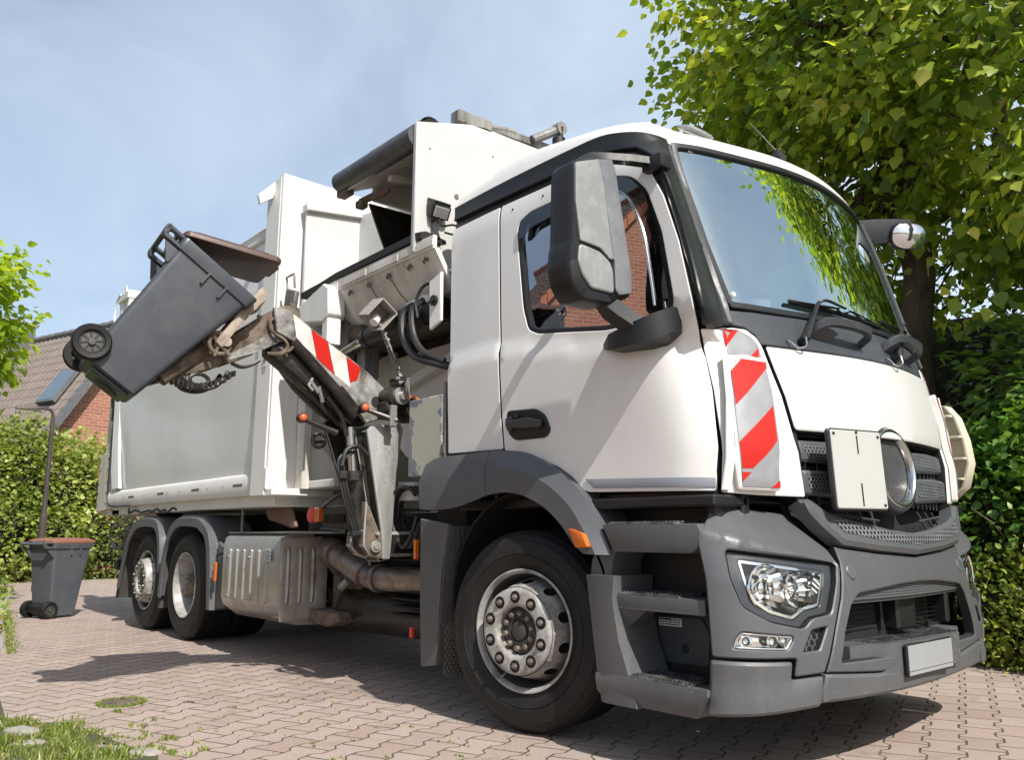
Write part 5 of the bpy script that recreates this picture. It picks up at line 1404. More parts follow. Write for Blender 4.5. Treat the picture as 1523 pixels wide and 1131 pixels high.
bk_ = mb.build('bulkhead_frame', M['body_white'], truck)
mb = MB(); mb.box((-3.06, -1.2, 1.3), (-3.0, 1.2, 3.8), .01)
mb.build('bulkhead', M['body_white'], bk_)
# white pressings beside the arm at the foot of the bulkhead
mb = MB()
mb.prism([(-1.02, 1.33), (-.72, 1.33), (-.66, 1.40), (-.80, 1.62), (-.95, 1.75), (-1.0, 1.9)], 'x', -2.99, -2.90, .012)
mb.prism([(-1.06, 1.33), (-.99, 1.33), (-.99, 2.3), (-1.06, 2.35)], 'x', -2.99, -2.86, .006)
mb.prism([(-.70, 1.33), (-.2, 1.33), (-.2, 2.7), (-.60, 2.7)], 'x', -2.99, -2.94, .006)
mb.box((-2.98, -1.0, 1.335), (-2.45, -.35, 1.40), .01)
mb.build_each('bulkhead_gusset', M['dirty_white'], bk_)
mb = MB(); mb.box((-3.16, -1.3035, 2.33), (-3.09, -1.3015, 2.45), 0); lb = mb.build('code_label', M['sticker'], bk_)
mb = MB()
for i in range(6):
    for j in range(9):
        if rng.random() < .5: mb.box((-3.15+i*.008, -1.3050, 2.35+j*.008), (-3.143+i*.008, -1.3038, 2.357+j*.008), 0)
mb.build('label_print', M['ink'], lb)

# ---------------------------------------------------------------- hopper behind the cab
mb = MB()
fw = [(-1.262, 2.765), (-1.255, 3.66), (-.80, 3.785), (-.686, 3.798), (-.472, 3.79), (.5, 3.79), (1.2, 3.65), (1.2, 2.76), (-.9, 2.45), (-1.05, 2.62)]
mb.prism(fw, 'x', -1.04, -1.0, .006)
hop = mb.build('hopper_front_wall', M['sun_facing_white'], truck)
mb = MB(); mb.disc((-.998, -.93, 3.22), (1, 0, 0), .018, .006, 12)
for y, z in ((-1.15, 3.5), (-.62, 3.6), (-.60, 3.2)): mb.disc((-.998, y, z), (1, 0, 0), .007, .004, 8)
mb.build_each('wall_bolt', M['worn_grey'], hop)
mb = MB()  # rolled rubber lip along the outer upper edge
mb.tube([(-1.045, -1.215, 3.585), (-2.12, -1.205, 3.61)], .078, 28)
mb.build('rubber_roll', M['rubber_roll'], hop, 50)
mb = MB()  # hood roof with its underside, rib, inner end
mb.sweep([[(x, -1.22, 3.55), (x, -.95, 3.68), (x, -.35, 3.80), (x, .9, 3.80), (x, .9, 3.76), (x, -.35, 3.76), (x, -.93, 3.64), (x, -1.20, 3.52)] for x in (-1.05, -2.10)])
mb.box((-2.10, -.95, 3.52), (-2.06, .9, 3.70), .01)
mb.box((-1.62, -1.1, 3.585), (-1.57, .9, 3.63), .006, rot=Matrix.Rotation(.10, 3, 'X'))
mb.build('hopper_hood', M['dirty_white'], hop)
mb = MB()
mb.box((-2.16, -1.22, 3.50), (-2.02, -1.14, 3.56), .008); mb.box((-2.08, -1.1, 3.42), (-2.0, -1.03, 3.48), .008)
mb.prism([(-2.12, 3.52), (-1.75, 3.50), (-1.66, 3.46), (-1.75, 3.43), (-2.05, 3.47)], 'y', -1.06, -1.03, .006)
mb.build_each('hood_bracket', M['mud_steel'], hop)
mb = MB()  # worn inner walls, rubber curtain
mb.box((-3.0, -.30, 2.3), (-1.04, -.26, 3.76), 0)
mb.box((-2.95, -1.1, 2.42), (-1.04, -.3, 2.46), 0, rot=Matrix.Rotation(.25, 3, 'X'))
mb.build_each('hopper_inside', M['mud_steel'], hop)
mb = MB()
mb.sweep([[(x, y, z), (x+.02, y, z), (x+.02, y+.5, z), (x, y+.5, z)] for x, y, z in ((-2.02, -1.02, 3.46), (-1.99, -.93, 3.2), (-1.93, -.88, 3.0), (-1.86, -.85, 2.8), (-1.84, -.84, 2.5))])
mb.build('rubber_curtain', M['oily'], hop)
mb = MB()  # recessed end wall with the speckled paint
mb.prism([(-1.10, 2.78), (-.26, 2.55), (-.26, 3.90), (-.60, 3.86), (-.95, 3.79), (-1.10, 3.74)], 'x', -2.93, -2.90, .004)
mb.box((-2.96, -1.12, 3.685), (-2.86, -.30, 3.75), .008, rot=Matrix.Rotation(.10, 3, 'X'))
mb.prism([(-2.93, 3.74), (-2.0, 3.62), (-1.95, 2.9), (-2.93, 2.7)], 'y', -.60, -.57, .004)
mb.build('hopper_end_wall', M['hopper_side'], hop)
mb = MB()  # loading sill: rubber strip, bolted bar and the chute skin below
mb.sweep([[(x, -1.255, z), (x, -1.215, z+.014), (x, -1.06, z-.015), (x, -1.055, z-.04), (x, -1.25, z-.045)] for x, z in ((-2.62, 2.845), (-2.3, 2.855), (-2.05, 2.875), (-1.0, 2.885), (-.93, 2.875))])
sill = mb.build('sill_rubber', M['rubber'], hop, 30)
mb = MB()
mb.box((-2.45, -1.245, 2.735), (-.80, -1.215, 2.825), .004)
for i in range(4): mb.box((-2.40+i*.41, -1.252, 2.755), (-2.03+i*.41, -1.244, 2.80), .002)
mb.build('sill_bar', M['dirty_white'], sill)
mb = MB()
ch0 = [(-1.235, 2.74), (-1.13, 2.57), (-1.07, 2.50), (-.95, 2.47)]
mb.sweep([[(x0 + (0 if i < 1 else dx*i), y, z) for i, (y, z) in enumerate(ch0)] + [(x0+dx*3, -.93, 2.49), (x0+dx*2, -1.05, 2.52), (x0+dx, -1.11, 2.59), (x0, -1.2, 2.75)] for x0, dx in ((-2.45, .18), (-2.0, .06), (-.80, 0))])
chute = mb.build('chute_skin', M['dirty_white'], hop, 25)
mb = MB()
for i, x in enumerate((-2.15, -1.88, -1.62, -1.36, -1.10, -.92)):
    for a, b in ((0, 0), (.02, -.008), (-.014, -.016)):
        mb.disc((x+a, -1.222+.0, 2.700+b), (0, -.88, -.48), .013, .006, 8)
    if i in (0, 2, 3): mb.tube([(x, -1.2195, 2.69), (x+.03, -1.143, 2.57), (x+.06, -1.085, 2.50)], .0035, 4)
mb.build_each('chute_bolt', M['mud_steel'], chute)
# big white panel behind the cylinder, with radial ribs
mb = MB()
mb.prism([(-2.35, 2.30), (-.80, 2.30), (-.80, 1.3), (-1.35, 1.3), (-1.9, 1.55), (-2.30, 1.9)], 'y', -.72, -.68, .004)
mb.prism([(-2.9, 2.32), (-2.25, 2.4), (-2.25, 1.4), (-2.9, 1.35)], 'y', -.62, -.58, .004)
for a, b in (((-2.0, 2.02), (-.85, 2.26)), ((-1.75, 1.72), (-.85, 2.02)), ((-1.5, 1.5), (-.95, 1.78))):
    dx, dz = b[0]-a[0], b[1]-a[1]; l = math.hypot(dx, dz); nx_, nz_ = -dz/l*.035, dx/l*.035
    mb.prism([(a[0]-nx_, a[1]-nz_), (b[0]-nx_, b[1]-nz_), (b[0]+nx_, b[1]+nz_), (a[0]+nx_, a[1]+nz_)], 'y', -.80, -.72, .006)
mb.prism([(-1.10, 2.70), (-.78, 2.62), (-.78, 2.50), (-1.30, 2.54)], 'y', -.95, -.70, .008)
mb.prism([(-.92, 2.24), (-.80, 2.28), (-.80, 2.60), (-.93, 2.56)], 'y', -1.185, -1.16, .006)
mb.box((-1.30, -1.06, 2.655), (-.80, -.72, 2.672), .004, rot=Matrix.Rotation(.08, 3, 'Y'))
mb.build('side_press_panel', M['body_white'], hop)
mb = MB()
mb.tube([(-1.84, -1.10, 2.365), (-.88, -1.10, 2.395)], .074, 24); mb.tube([(-1.83, -1.10, 2.365), (-1.78, -1.10, 2.367)], .079, 24)
mb.tube([(-1.20, -1.10, 2.385), (-1.05, -1.10, 2.39)], .080, 24)
for i in range(6): mb.disc((-1.70+i*.12, -1.13, 2.367+.004*i+.066), (0, -.4, .9), .008, .01, 6)
cyl = mb.build('packer_cylinder', M['dark'], hop, 50)
mb = MB(); mb.tube([(-2.40, -1.08, 2.29), (-1.84, -1.10, 2.365)], .036, 16); mb.build('cylinder_rod', M['chrome'], cyl, 50)
mb = MB(); mb.disc((-.86, -1.185, 2.42), (0, -1, 0), .034, .02, 18); mb.disc((-.86, -1.20, 2.42), (0, -1, 0), .018, .014, 12); mb.build_each('cylinder_pin', M['oily'], cyl)
mb = MB()
mb.tube([(-1.16, -1.14, 2.47), (-1.22, -1.19, 2.40), (-1.19, -1.20, 2.24), (-1.06, -1.20, 2.10), (-.92, -1.16, 2.04), (-.80, -1.05, 2.0)], .026, 8, sm=True)
mb.tube([(-1.04, -1.14, 2.48), (-1.09, -1.20, 2.40), (-1.06, -1.21, 2.24), (-.96, -1.20, 2.11), (-.84, -1.12, 2.04)], .022, 8, sm=True)
mb.tube([(-.88, -1.12, 2.55), (-.98, -1.18, 2.55), (-1.05, -1.20, 2.46), (-1.03, -1.20, 2.34)], .010, 6, sm=True)
mb.build_each('cylinder_hose', M['rubber'], cyl)
mb = MB()
for p in ((-1.24, -1.12, 2.445), (-1.18, -1.12, 2.45), (-1.08, -1.12, 2.455), (-1.02, -1.12, 2.46)): mb.disc(p, (0, -.5, .8), .022, .045, 10)
mb.tube([(-1.22, -1.15, 2.475), (-1.03, -1.15, 2.49)], .014, 8); mb.build_each('hose_fitting', M['paper'], cyl)
mb = MB(); mb.box((-1.42, -1.02, 2.525), (-1.20, -.98, 2.62), .004); sb = mb.build('switch_plate', M['alu_dirt'], hop)
mb = MB()
for x in (-1.345, -1.275): mb.prism([(x-.014, 2.585), (x+.0, 2.605), (x+.014, 2.585), (x+.005, 2.585), (x+.005, 2.545), (x-.005, 2.545), (x-.005, 2.585)], 'y', -1.0215, -1.0205, 0)
mb.build('arrow_mark', M['ink'], sb)
mb = MB(); mb.box((-1.56, -1.06, 2.56), (-1.44, -.95, 2.67), .006); mb.build('switch_box', M['dark'], hop)
# gubbins in the gap between chute and bulkhead
mb = MB()
mb.box((-2.32, -1.12, 2.12), (-2.12, -.95, 2.62), .02, rot=Matrix.Rotation(.12, 3, 'Y')); mb.box((-2.08, -1.05, 2.10), (-1.98, -.9, 2.55), .02)
mb.tube([(-2.55, -1.0, 1.9), (-2.4, -1.0, 2.5)], .05, 10)
mb.build_each('gap_bracket', M['worn_grey'], hop)
mb = MB(); mb.tube([(-2.12, -1.02, 2.56), (-2.05, -1.04, 2.45), (-2.06, -1.04, 2.30)], [.02, .09, .03], 12); mb.tube([(-2.30, -1.14, 2.62), (-2.22, -1.16, 2.45), (-2.24, -1.15, 2.3), (-2.2, -1.12, 2.1)], .010, 6, sm=True)
mb.box((-2.4, -.98, 2.5), (-1.9, -.9, 2.62), .02); mb.build('gap_hose', M['mud_steel'], hop)
mb = MB(); mb.prism([(-2.58, 2.585), (-2.54, 2.70), (-2.12, 2.80), (-2.03, 2.75), (-2.02, 2.55), (-2.10, 2.50)], 'y', -1.32, -1.18, .012); mb.box((-2.13, -1.31, 2.33), (-2.04, -1.2, 2.53), .008)
mb.build('guard_box', M['body_white'], hop)
mb = MB(); mb.prism([(-2.86, 2.66), (-2.66, 2.72), (-2.62, 2.86), (-2.80, 2.92)], 'y', -1.30, -1.26, .01); mb.tube([(-2.80, -1.28, 2.88), (-2.84, -1.28, 3.02), (-2.70, -1.28, 3.02), (-2.68, -1.28, 2.9)], .01, 6)
mb.build('sill_end_bracket', M['worn_grey'], hop)
# work lamp and cable
mb = MB(); rt = Matrix.Rotation(.5, 3, 'Y')
mb.box((-1.02, -1.17, 3.02), (-.92, -1.03, 3.11), .012, rot=rt, seg=2)
for i in range(6): mb.box((-1.03, -1.165+.024*i, 3.03), (-.93, -1.158+.024*i, 3.13), .001, rot=rt, piv=(-.97, -1.1, 3.065))
wl = mb.build('work_lamp', M['dark'], hop)
mb = MB(); mb.box((-.925, -1.155, 3.03), (-.915, -1.045, 3.10), .004, rot=rt, piv=(-.97, -1.1, 3.065)); mb.build('lamp_lens', M['lampwhite'], wl)
mb = MB(); mb.tube([(-.96, -1.1, 3.03), (-.92, -1.1, 2.95), (-.82, -1.08, 2.93), (-.74, -1.08, 2.88), (-.80, -1.08, 2.86), (-.9, -1.09, 2.90)], .007, 5, sm=True); mb.tube([(-.99, -1.12, 3.0), (-.93, -1.12, 2.86)], .02, 4); mb.build('lamp_cable', M['rubber'], wl)
mb = MB(); mb.prism([(-1.25, 2.80), (-1.12, 2.60), (-1.05, 2.62), (-1.18, 2.84)], 'x', -1.0, -.985, .003); mb.build('pale_green_bracket', surf('pale_green_paint', (.42, .47, .36), .5), hop)
# gear on top of the hopper
mb = MB()
mb.lathe([(.10, 0), (.10, .7), (.085, .7), (.085, 0)], (-1.12, -1.06, 3.70), (-1, .0, .02), 24, a0=0, a1=math.pi*2)
mb.box((-1.10, -.92, 3.77), (-1.0, -.62, 3.87), .01); mb.tube([(-1.05, -.64, 3.83), (-1.03, -.40, 3.86)], .03, 8)
mb.tube([(-1.0, -.25, 3.84), (-.96, -.02, 3.98)], .035, 10); mb.disc((-.92, -.02, 3.98), (-1, 0, 0), .05, .07, 16)
for i in range(24): mb.box((-1.0, -.05+.035*i, 3.80+.003*i), (-.96, -.03+.035*i, 3.835+.003*i), .001)
mb.prism([(-.62, 3.80), (.9, 3.84), (.9, 3.88), (-.45, 3.86)], 'x', -1.06, -1.01, .003)
mb.build('top_mechanism', M['worn_grey'], hop)
mb = MB(); mb.tube([(-.95, -.03, 3.50), (-.95, -.03, 3.86)], .042, 14); mb.build('roof_cylinder', M['alu'], hop)
mb = MB(); mb.tube([(-.95, -.03, 3.80), (-.93, -.02, 3.99)], .018, 8); mb.tube([(-.95, -.03, 3.84), (-.95, -.03, 3.90)], .05, 12); mb.build('cylinder_head', M['oily'], hop)
# chipped control box behind the cab
mb = MB(); mb.box((-1.17, -1.16, 1.335), (-.80, -.9, 1.825), .008); pb = mb.build('control_box', M['patchy'], truck)
mb = MB(); mb.box((-.795, -1.155, 1.36), (-.775, -1.0, 1.9), .004); mb.box((-.80, -1.165, 1.46), (-.775, -1.15, 1.52), .002, 0); mb.build('box_rail', M['worn_grey'], pb)
mb = MB(); mb.tube([(-1.42, -.95, 1.2), (-1.42, -.95, 1.32)], .10, 16); mb.build('filter_canister', M['body_white'], truck)
mb = MB()
for k in range(3):
    c_ = Vector((-1.33+.03*k, -1.0-.06*k, 1.09)); mb.tube([c_ + Vector((math.cos(t)*.15, .02*math.sin(t*2), math.sin(t)*.19)) for t in np.linspace(.2+.3*k, 5.9+.2*k, 24)], .017-.002*k, 8)
mb.build('coiled_air_hose', M['rubber'], truck)
mb = MB(); mb.box((-2.22, -1.2, 1.0), (-1.86, -1.0, 1.18), .01); mb.tube([(-2.2, -1.21, 1.02), (-1.84, -1.21, 1.0)], .014, 6); mb.tube([(-2.2, -1.21, 1.17), (-2.0, -1.21, 1.24), (-1.9, -1.15, 1.28)], .012, 6, sm=True)
for i in range(10): mb.tube([(-2.16+.03*i, -1.215, 1.06), (-2.14+.03*i, -1.215, 1.12)], .008, 4)
mb.build('valve_block', M['oily'], truck)
mb = MB(); mb.disc((-2.37, -1.17, 1.12), (0, -1, 0), .055, .05, 20); rl = mb.build('rear_lamp', M['redlamp'], truck); mb = MB(); mb.box((-2.33, -1.215, 1.07), (-2.25, -1.17, 1.17), .005); mb.build('lamp_segment', M['orange'], rl)
mb = MB(); mb.prism([(-3.72, 1.235), (-3.20, 1.235), (-3.06, 1.04), (-3.15, 1.03), (-3.60, 1.10)], 'y', -1.0, -.97, .01); mb.build('rust_flap', surf('rusty_brown_sheet', (.22, .13, .10), .75, dirt=(.1, .06, .05), amt=.6), truck)
mb = MB(); mb.tube([(-5.0, -1.1, 1.235), (-3.7, -1.1, 1.235)], .03, 10); mb.tube([(-3.78, -1.15, 1.22), (-3.78, -1.15, 1.0)], .012, 6); mb.tube([(-4.9, -1.12, 1.22), (-4.9, -1.12, 1.17)], .012, 6); mb.build('air_line', M['worn_grey'], truck)
mb = MB()
pts = [(BX0+.7, -1.2, 1.27)]
for i in range(14): pts.append((BX0+.75+.12*i, -1.2-.03*rng.random(), 1.24-.05*rng.random()))
mb.tube(pts, .01, 5, sm=True); mb.box((-6.3, -1.1, 1.17), (-6.0, -.9, 1.30), .02); mb.build('loose_cable', M['rubber'], truck)
# ---------------------------------------------------------------- side-loading arm
arm = MB()
arm.prism(Q['mast'], 'x', -1.375, -1.35, .008, seg=2)
arm.prism(inset(Q['mast'], .006), 'x', -1.53, -1.376, .004, 1)
arm.prism(Q['mast_dark'], 'x', -1.60, -1.44, .008, 1)
arm.prism(Q['mast_fin'], 'x', -1.64, -1.61, .005, 1)
arm.prism(Q['foot'], 'x', -1.40, -1.335, .008, 2); arm.prism(Q['foot2'], 'x', -1.50, -1.44, .008, 2)
arm.box((-1.62, -1.26, .84), (-1.36, -.72, 1.0), .02, 1)
mast = arm.build('lifting_mast', [M['mast'], M['oily'], M['mud_steel']], truck)
mb = MB(); mb.disc((-1.335, -1.285, .905), (1, 0, 0), .036, .02, 20); mb.disc((-1.32, -1.285, .905), (1, 0, 0), .018, .014, 16); mb.disc((-1.335, -1.275, .985), (1, 0, 0), .012, .02, 8)
mb.build('mast_pin', M['worn_grey'], mast)
mb = MB()
mb.tube([(-1.44, -1.43, 1.66), (-1.44, -1.385, 1.28)], .030, 16, mi=1); mb.tube([(-1.44, -1.395, 1.36), (-1.44, -1.345, .98)], .058, 20); mb.tube([(-1.44, -1.40, 1.38), (-1.44, -1.397, 1.34)], .064, 20); mb.tube([(-1.44, -1.347, 1.0), (-1.44, -1.335, .90)], .04, 12)
mb.build('mast_cylinder', [M['oily'], M['chrome']], mast, 50)
mb = MB()
for k in range(3): mb.tube([(-1.38, -1.45+.02*k, 1.50), (-1.37, -1.53+.02*k, 1.46), (-1.37, -1.54+.02*k, 1.38), (-1.37, -1.50+.02*k, 1.22), (-1.38, -1.44+.02*k, 1.08), (-1.38, -1.40+.02*k, .96)], .008, 6, sm=True)
mb.tube([(-1.36, -1.34, 1.48), (-1.35, -1.42, 1.53), (-1.35, -1.50, 1.50), (-1.35, -1.525, 1.40)], .014, 8, sm=True)
mb.box((-1.38, -1.54, 1.32), (-1.34, -1.49, 1.37), .006); mb.box((-1.38, -1.47, 1.31), (-1.33, -1.41, 1.36), .006); mb.box((-1.39, -1.43, .97), (-1.35, -1.37, 1.0), .005)
mb.build_each('hydraulic_line', M['rubber'], mast)
# pivot lump, brass-coloured cap, post with cables and the silver box on top
mb = MB()
mb.box((-1.56, -1.26, 1.74), (-1.28, -1.02, 1.84), .02); mb.tube([(-1.62, -1.18, 1.86), (-1.26, -1.18, 1.86)], .075, 20); mb.tube([(-1.40, -1.16, 1.95), (-1.35, -1.05, 1.97)], .05, 12)
mb.box((-1.50, -1.10, 1.84), (-1.36, -1.04, 2.02), .01); mb.box((-1.50, -1.08, 1.72), (-1.32, -.96, 1.88), .03)
pv_ = mb.build('arm_pivot', M['oily'], truck, 40)
mb = MB(); mb.disc((-1.26, -1.17, 1.865), (1, 0, 0), .058, .03, 22); mb.disc((-1.235, -1.17, 1.865), (1, 0, 0), .03, .03, 14); mb.box((-1.25, -1.15, 1.86), (-1.22, -1.12, 1.98), .006); mb.box((-1.25, -1.22, 1.965), (-1.22, -1.12, 1.985), .005); mb.build('pivot_cap', M['alu'], pv_)
mb = MB(); mb.tube([(-1.24, -1.13, 1.87), (-1.22, -1.06, 1.85), (-1.21, -1.01, 1.80), (-1.22, -1.0, 1.70)], .008, 6, sm=True); mb.build('sensor_cable', M['cable_orange'], pv_)
mb = MB(); mb.tube([(-1.36, -1.05, 1.88), (-1.38, -1.17, 2.14), (-1.38, -1.27, 2.36)], .012, 8)
for k in range(9): mb.tube([(-1.37, -1.07-.021*k, 1.93+.045*k), (-1.35, -1.075-.021*k, 1.938+.045*k)], .015, 6)
mb.tube([(-1.35, -1.05, 1.88), (-1.36, -1.15, 2.10), (-1.33, -1.18, 2.14), (-1.36, -1.27, 2.34)], .008, 6, sm=True)
mb.build('sensor_post', M['worn_grey'], pv_)
mb = MB(); rt = Matrix.Rotation(-.65, 3, 'X') @ Matrix.Rotation(.25, 3, 'Y')
for lo, hi in (((-1.47, -1.36, 2.34), (-1.29, -1.35, 2.50)), ((-1.47, -1.22, 2.34), (-1.29, -1.21, 2.50)), ((-1.47, -1.36, 2.49), (-1.29, -1.21, 2.50)), ((-1.47, -1.36, 2.34), (-1.46, -1.21, 2.50))):
    mb.box(lo, hi, .002, rot=rt, piv=(-1.38, -1.285, 2.42))
sbx = mb.build('sensor_housing', M['alu_dirt'], pv_)
mb = MB(); mb.disc((-1.40, -1.28, 2.40), (.3, -.5, -.6), .03, .06, 16); mb.build('sensor', M['paper'], sbx)
# boom
M['boomp'] = surf('greasy_boom_paint', (.33, .33, .31), .45, .1, dirt=(.045, .037, .028), amt=1.1, scale=6, fine=.5, spots=1.4, rust=.3)
mb = MB()
mb.prism(Q['boom'], 'x', -1.43, -1.40, .006)
mb.prism(inset(Q['boom'], .012), 'x', -1.64, -1.43, .004, 1)
mb.prism(Q['boom'], 'x', -1.67, -1.64, .005)
boom = mb.build('boom', [M['boomp'], M['oily']], truck)
for nm, k, m_ in (('warning_band', 'white1', 'foil_dirty'), ('warning_band', 'red1', 'red'), ('warning_band', 'white2', 'foil_dirty'), ('warning_band', 'red2', 'red')):
    mb = MB(); mb.prism(Q[k], 'x', -1.3995, -1.397, 0); mb.build(nm, M[m_], boom)
mb = MB(); mb.disc((-1.398, -1.268, 1.835), (1, 0, 0), .036, .003, 24); mb.build('boom_bore', M['black'], boom)
mb = MB(); mb.prism(Q['beam'], 'x', -1.60, -1.46, .01); mb.prism(Q['beam2'], 'x', -1.68, -1.62, .01)
mb.tube([(-1.42, -1.86, 2.16), (-1.42, -1.52, 1.86)], .035, 14); mb.tube([(-1.42, -1.55, 1.89), (-1.42, -1.40, 1.74)], .048, 14)
mb.tube([(-1.50, -1.95, 2.08), (-1.5, -1.45, 1.66)], .02, 8); mb.tube([(-1.44, -1.60, 1.84), (-1.43, -1.5, 1.72), (-1.43, -1.46, 1.60)], .014, 6, sm=True)
bb_ = mb.build('boom_underside', M['oily'], boom, 45)
mb = MB()
for a, b in (((-1.44, -1.72, 1.93), (-1.44, -1.66, 1.86)), ((-1.44, -1.66, 1.90), (-1.44, -1.63, 1.80))): mb.tube([a, b], .012, 6)
mb.tube([(-1.45, -1.70, 1.95), (-1.44, -1.73, 1.90), (-1.44, -1.70, 1.87)], .01, 6); mb.build('boom_clip', M['worn_grey'], boom)
for c_, e_ in (((-1.34, -1.40, 1.775), (-1.25, -1.20, 1.70)), ((-1.52, -1.735, 1.70), (-1.48, -1.50, 1.62))):
    mb = MB(); c_, e_ = Vector(c_), Vector(e_)
    d_ = (c_-e_).normalized(); mb.disc(c_, (1, 0, 0), .032, .035, 22); mb.tube([c_ - d_*.03, e_], [.014, .022], 8)
    mk = mb.build('marker_stalk', M['oily'], truck); mb = MB(); mb.lathe([(.026, .034), (.024, .046), (.015, .054), (0, .057)], c_, (1, 0, 0), 20); mb.build('marker_lens', surf('orange_red_lens', (.55, .10, .03), .3, amt=.3), mk, 60)
mb = MB(); mb.box((-1.27, -1.25, 1.66), (-1.24, -1.20, 1.80), .006); mb.build('stalk_bracket', M['worn_grey'], boom)
mb = MB(); mb.tube([(-1.6, -1.61, 1.56)]+[(-1.58, -1.575+.045*math.cos(t), 1.575+.045*math.sin(t)) for t in np.linspace(0, 6.28, 14)], .012, 6); mb.build('boom_eye', M['oily'], boom)
# forearm, fork and grab under the bin
mb = MB()
mb.prism(Q['fore'], 'x', -1.62, -1.44, .012, seg=2); mb.disc((-1.43, -1.885, 2.325), (1, 0, 0), .055, .02, 20)
fa = mb.build('forearm', M['mud_steel'], truck, 40)
mb = MB(); mb.prism(Q['fore_white'], 'x', -1.44, -1.436, .001); mb.build('forearm_plate', M['boomp'], fa)
mb = MB()
mb.tube([(-1.41, -2.02, 2.27), (-1.41, -2.0, 2.20), (-1.40, -1.93, 2.16), (-1.40, -1.90, 2.12), (-1.41, -1.93, 2.07), (-1.42, -2.02, 2.06)], .011, 6, sm=True)
mb.tube([(-1.42, -1.85, 2.30), (-1.41, -1.84, 2.18), (-1.41, -1.88, 2.10), (-1.42, -1.98, 2.06)], .011, 6, sm=True)
mb.tube([(-1.44, -1.88, 2.40), (-1.42, -1.83, 2.36), (-1.42, -1.84, 2.28), (-1.42, -1.95, 2.30), (-1.43, -2.02, 2.26)], .009, 6, sm=True)
mb.build_each('forearm_hose', M['mud_steel'], fa)
mb = MB()
mb.prism(Q['lower'], 'x', -1.62, -1.46, .02, seg=2)
mb.tube([(-1.42, -2.34, 2.08), (-1.62, -2.34, 2.08)], .07, 20); mb.tube([(-1.47, -2.62, 1.84), (-1.47, -2.36, 2.06)], .045, 18)
gr_ = mb.build('grab_beam', M['mud_steel'], fa, 45)
mb = MB()
mb.tube([(-1.37, -2.33+.062*math.cos(t), 2.07+.062*math.sin(t)) for t in np.linspace(.4, 6.1, 22)], .013, 8)
mb.box((-1.42, -2.36, 2.04), (-1.36, -2.27, 2.10), .008); mb.tube([(-1.36, -2.37, 2.1), (-1.36, -2.27, 2.0)], .012, 6); mb.tube([(-1.36, -2.32, 2.12), (-1.36, -2.36, 1.99)], .010, 6)
mb.build('grab_roller', M['mud_steel'], gr_)
mb = MB()
pts = [(-2.57, 1.875), (-2.50, 1.86), (-2.45, 1.82), (-2.38, 1.81), (-2.31, 1.83), (-2.26, 1.88), (-2.23, 1.93)]
for x in (-1.47, -1.60): mb.tube([(x, y, z) for y, z in pts], .014, 6, sm=True)
mb.tube([(-1.47, -2.40+.055*math.cos(t), 1.86+.035*math.sin(t)) for t in np.linspace(0, 6.28, 14)], .012, 6)
mb.tube([(-1.47, -2.51+.03*math.cos(t), 1.872+.02*math.sin(t)) for t in np.linspace(0, 6.28, 10)], .010, 6)
mb.tube([(-1.46, y, z) for y, z in ((-2.22, 1.98), (-2.16, 1.965), (-2.10, 1.985), (-2.05, 2.02))], .012, 6, sm=True)
for i in range(16):
    t = i/15; y = -2.60+.40*t; z = 1.865-.05*math.sin(t*3.14)+.06*t*t; mb.box((-1.50, y-.010, z-.018-.012*rng.random()), (-1.45, y+.008, z+.012), .004)
mb.build('grab_chain', M['oily'], gr_)
mb = MB(); mb.prism(Q['fork'], 'x', -1.375, -1.335, .008, seg=2); mb.prism(Q['fork2'], 'x', -1.62, -1.58, .008); mb.prism([(y+.02, z-.04) for y, z in Q['fork']], 'x', -1.66, -1.62, .008); mb.tube([(-1.66, -2.09, 2.40), (-1.34, -2.09, 2.40)], .018, 8); mb.tube([(-1.66, -2.30, 2.08), (-1.34, -2.30, 2.08)], .03, 10)
mb.build('lifting_fork', M['foil_dirty'] if 0 else surf('scuffed_fork_paint', (.36, .30, .24), .6, dirt=(.11, .075, .05), amt=.8, scale=9, fine=.5, rust=.3), fa, 40)
